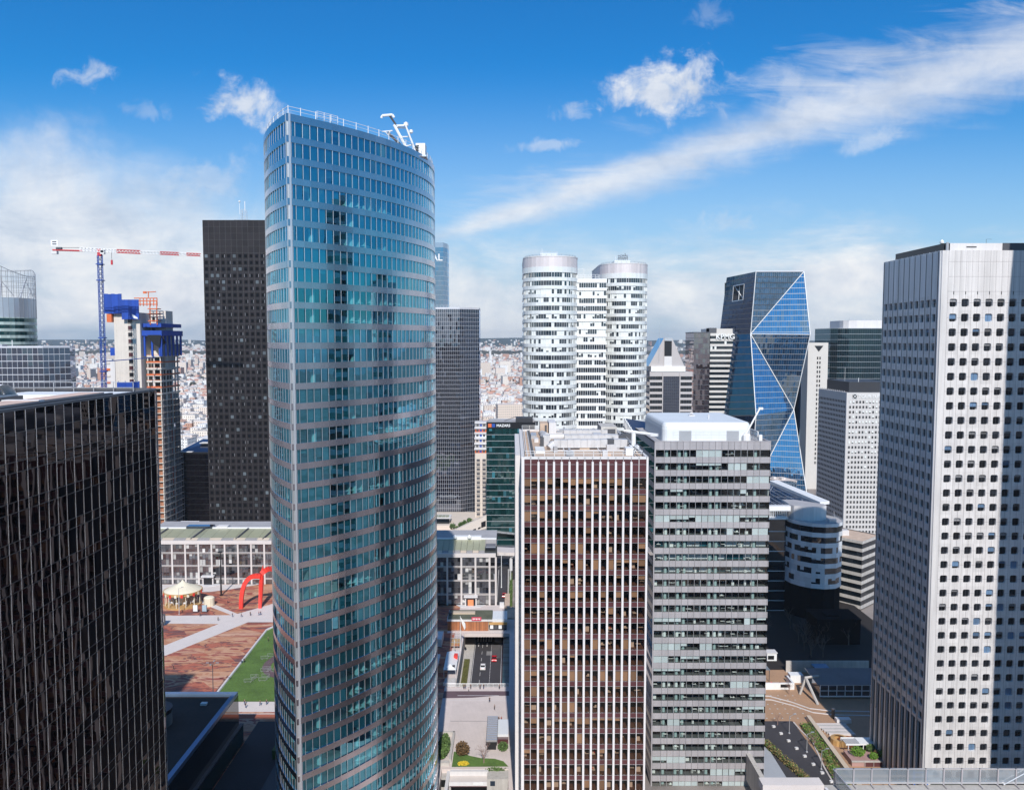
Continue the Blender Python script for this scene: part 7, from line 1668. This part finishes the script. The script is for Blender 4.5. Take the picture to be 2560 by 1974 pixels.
for i in range(26):
    pit = i % 3 == 0; kind = i % 3; w = uni(7, 12) if pit else uni(8, 20); d = uni(7, 10) if pit else uni(8, 12); h = uni(5, 9) if pit else uni(6, 17)
    T = thing('town_house', 'pale town house or flats in the dense suburb beyond the towers', 'house', (0, 0, 0), 'houses of the suburb beyond the towers')
    wb, rb = MB(), MB(); house(wb, rb, 0, 0, 0, w, d, h, 0, pit); wb.build('wall', T); rb.build('roof', T); protos.append(T)
def gap(x, y):
    a = x/y; return (-.42 < a < -.362 and y > 830) or (-.053 < a < .008 and y > 1060) or (-.56 < a <= -.42 and y > 1750)
cells = []
y = 830.
while y < 2000:
    dx_ = 15.5
    x = -.56*y
    while x < .01*y:
        if gap(x, y): cells.append((x+uni(-3, 3), y+uni(-3, 3)))
        x += dx_
    y += 17
random.shuffle(cells); cells.sort(key=lambda c: c[1]); near = [c for c in cells if rnd() < .86]
ind = near[:300]; rest = near[300:]; fresh_ = list(range(26))
for i, (x, y) in enumerate(ind):
    a = random.choice((0, pi/2))+.35*sin(x*.004)+.2
    if fresh_: T = protos[fresh_.pop()]; T.location = (x, y, -10); T.rotation_euler = (0, 0, a)
    else: copy_thing(protos[random.randrange(26)], (x, y, -10), a, None, None, uni(.9, 1.15))
wb = MB()
for x, y in rest: house(wb, wb, x, y, -10, uni(7, 17), uni(7, 11), uni(5, 14), random.choice((0, pi/2))+.2, rnd() < .45)
BLK = [(-90, -48, 672, 712), (0, 90, 560, 580), (90, 126, 555, 592), (133, 172, 612, 656), (148, 222, 588, 646), (228, 258, 640, 692), (248, 306, 640, 696), (-200, -145, 540, 562)]
y = 572.
while y < 8200:
    step = 13+y*.0062; x = -.7*y
    while x < .7*y:
        if (y > 2000 or not gap(x, y)) and rnd() < (.8 if y < 6400 else .3) and not (5050 < y < 5500) and not (2450 < y < 2570) and (abs(x/y) < .62) and hnoise(x*3+500, y*2) > -.62:
            if any(a-14 < x < c+14 and d-14 < y < e+14 for a, c, d, e in BLK): x += step; continue
            if not gap(x, y) and 900 < y < 2000 and rnd() < .5: x += step*2; continue
            big = rnd() < .07; w = uni(7, 19)*(1+y*.00008); h = uni(5, 13)
            if big: w, h = uni(14, 40), uni(18, 38)
            house(wb, wb, x+uni(-.3, .3)*step, y+uni(-.3, .3)*step, land(x, y), w, uni(10, 16), h, random.choice((0, pi/2))+.3*sin(x*.002)+.2, rnd() < .3 and not big)
        x += step*(1.15+(1.6 if not gap(x, y) else 0))
    y += step*1.1
wb.build('far_city', loc=(0, 1000, -10), kind='stuff')
tb = MB(); tm = solid('winter_tree_crowns', (.05, .048, .03), .95, var=.4, scale=.02)
for _ in range(2600):
    y = 700+7800*rnd()**1.3; x = uni(-.62, .62)*y
    if y < 1700 and not gap(x, y): continue
    if 2400 < y < 2600 or 5000 < y < 5550 or rnd() < .55: tb.blob((x, y, land(x, y)+3), (uni(4, 9)*(1+y/6000), uni(4, 9), uni(4, 8)), tm, 6, .3)
for _ in range(900): y = uni(5050, 5500); x = uni(-.62, .62)*y; tb.blob((x, y, land(x, y)+4), (uni(20, 45), uni(12, 20), uni(7, 13)), tm, 6, .3)
tb.build('far_woods', loc=(0, 1000, -10), kind='stuff')
# a few big pale slabs out there
for i, (x, y, w, h) in enumerate(((-94, 2700, 46, 44), (-24, 2760, 38, 46), (-1160, 2850, 55, 40), (-1010, 2900, 48, 46))):
    T = thing('housing_slab', ('white slab of flats on the plain beside the gridded navy tower', 'white slab of flats on the plain left of the twin rounded towers', 'far white slab of flats behind the tower crane', 'far white slab of flats right of the unfinished tower')[i], 'apartment block', (x, y, -10)); wb = MB(); rb = MB(); house(wb, rb, x, y, land(x, y), w, 14, h, .1, False); wb.build('wall', T); rb.build('roof', T)
# air
m, nt, out = new_mat('haze_air'); pv = N(nt, 'ShaderNodeVolumePrincipled'); pv.inputs['Color'].default_value = (.78, .88, 1, 1); pv.inputs['Density'].default_value = .000065; pv.inputs['Anisotropy'].default_value = .2
nt.links.new(pv.outputs[0], out.inputs[1]); m.cycles.homogeneous_volume = True if hasattr(m, 'cycles') and hasattr(m.cycles, 'homogeneous_volume') else None
HAZE = True
if HAZE: b = MB(); b.box(-16000, 16000, -9200, 10200, -150, 210, m); b.build('haze', kind='stuff')
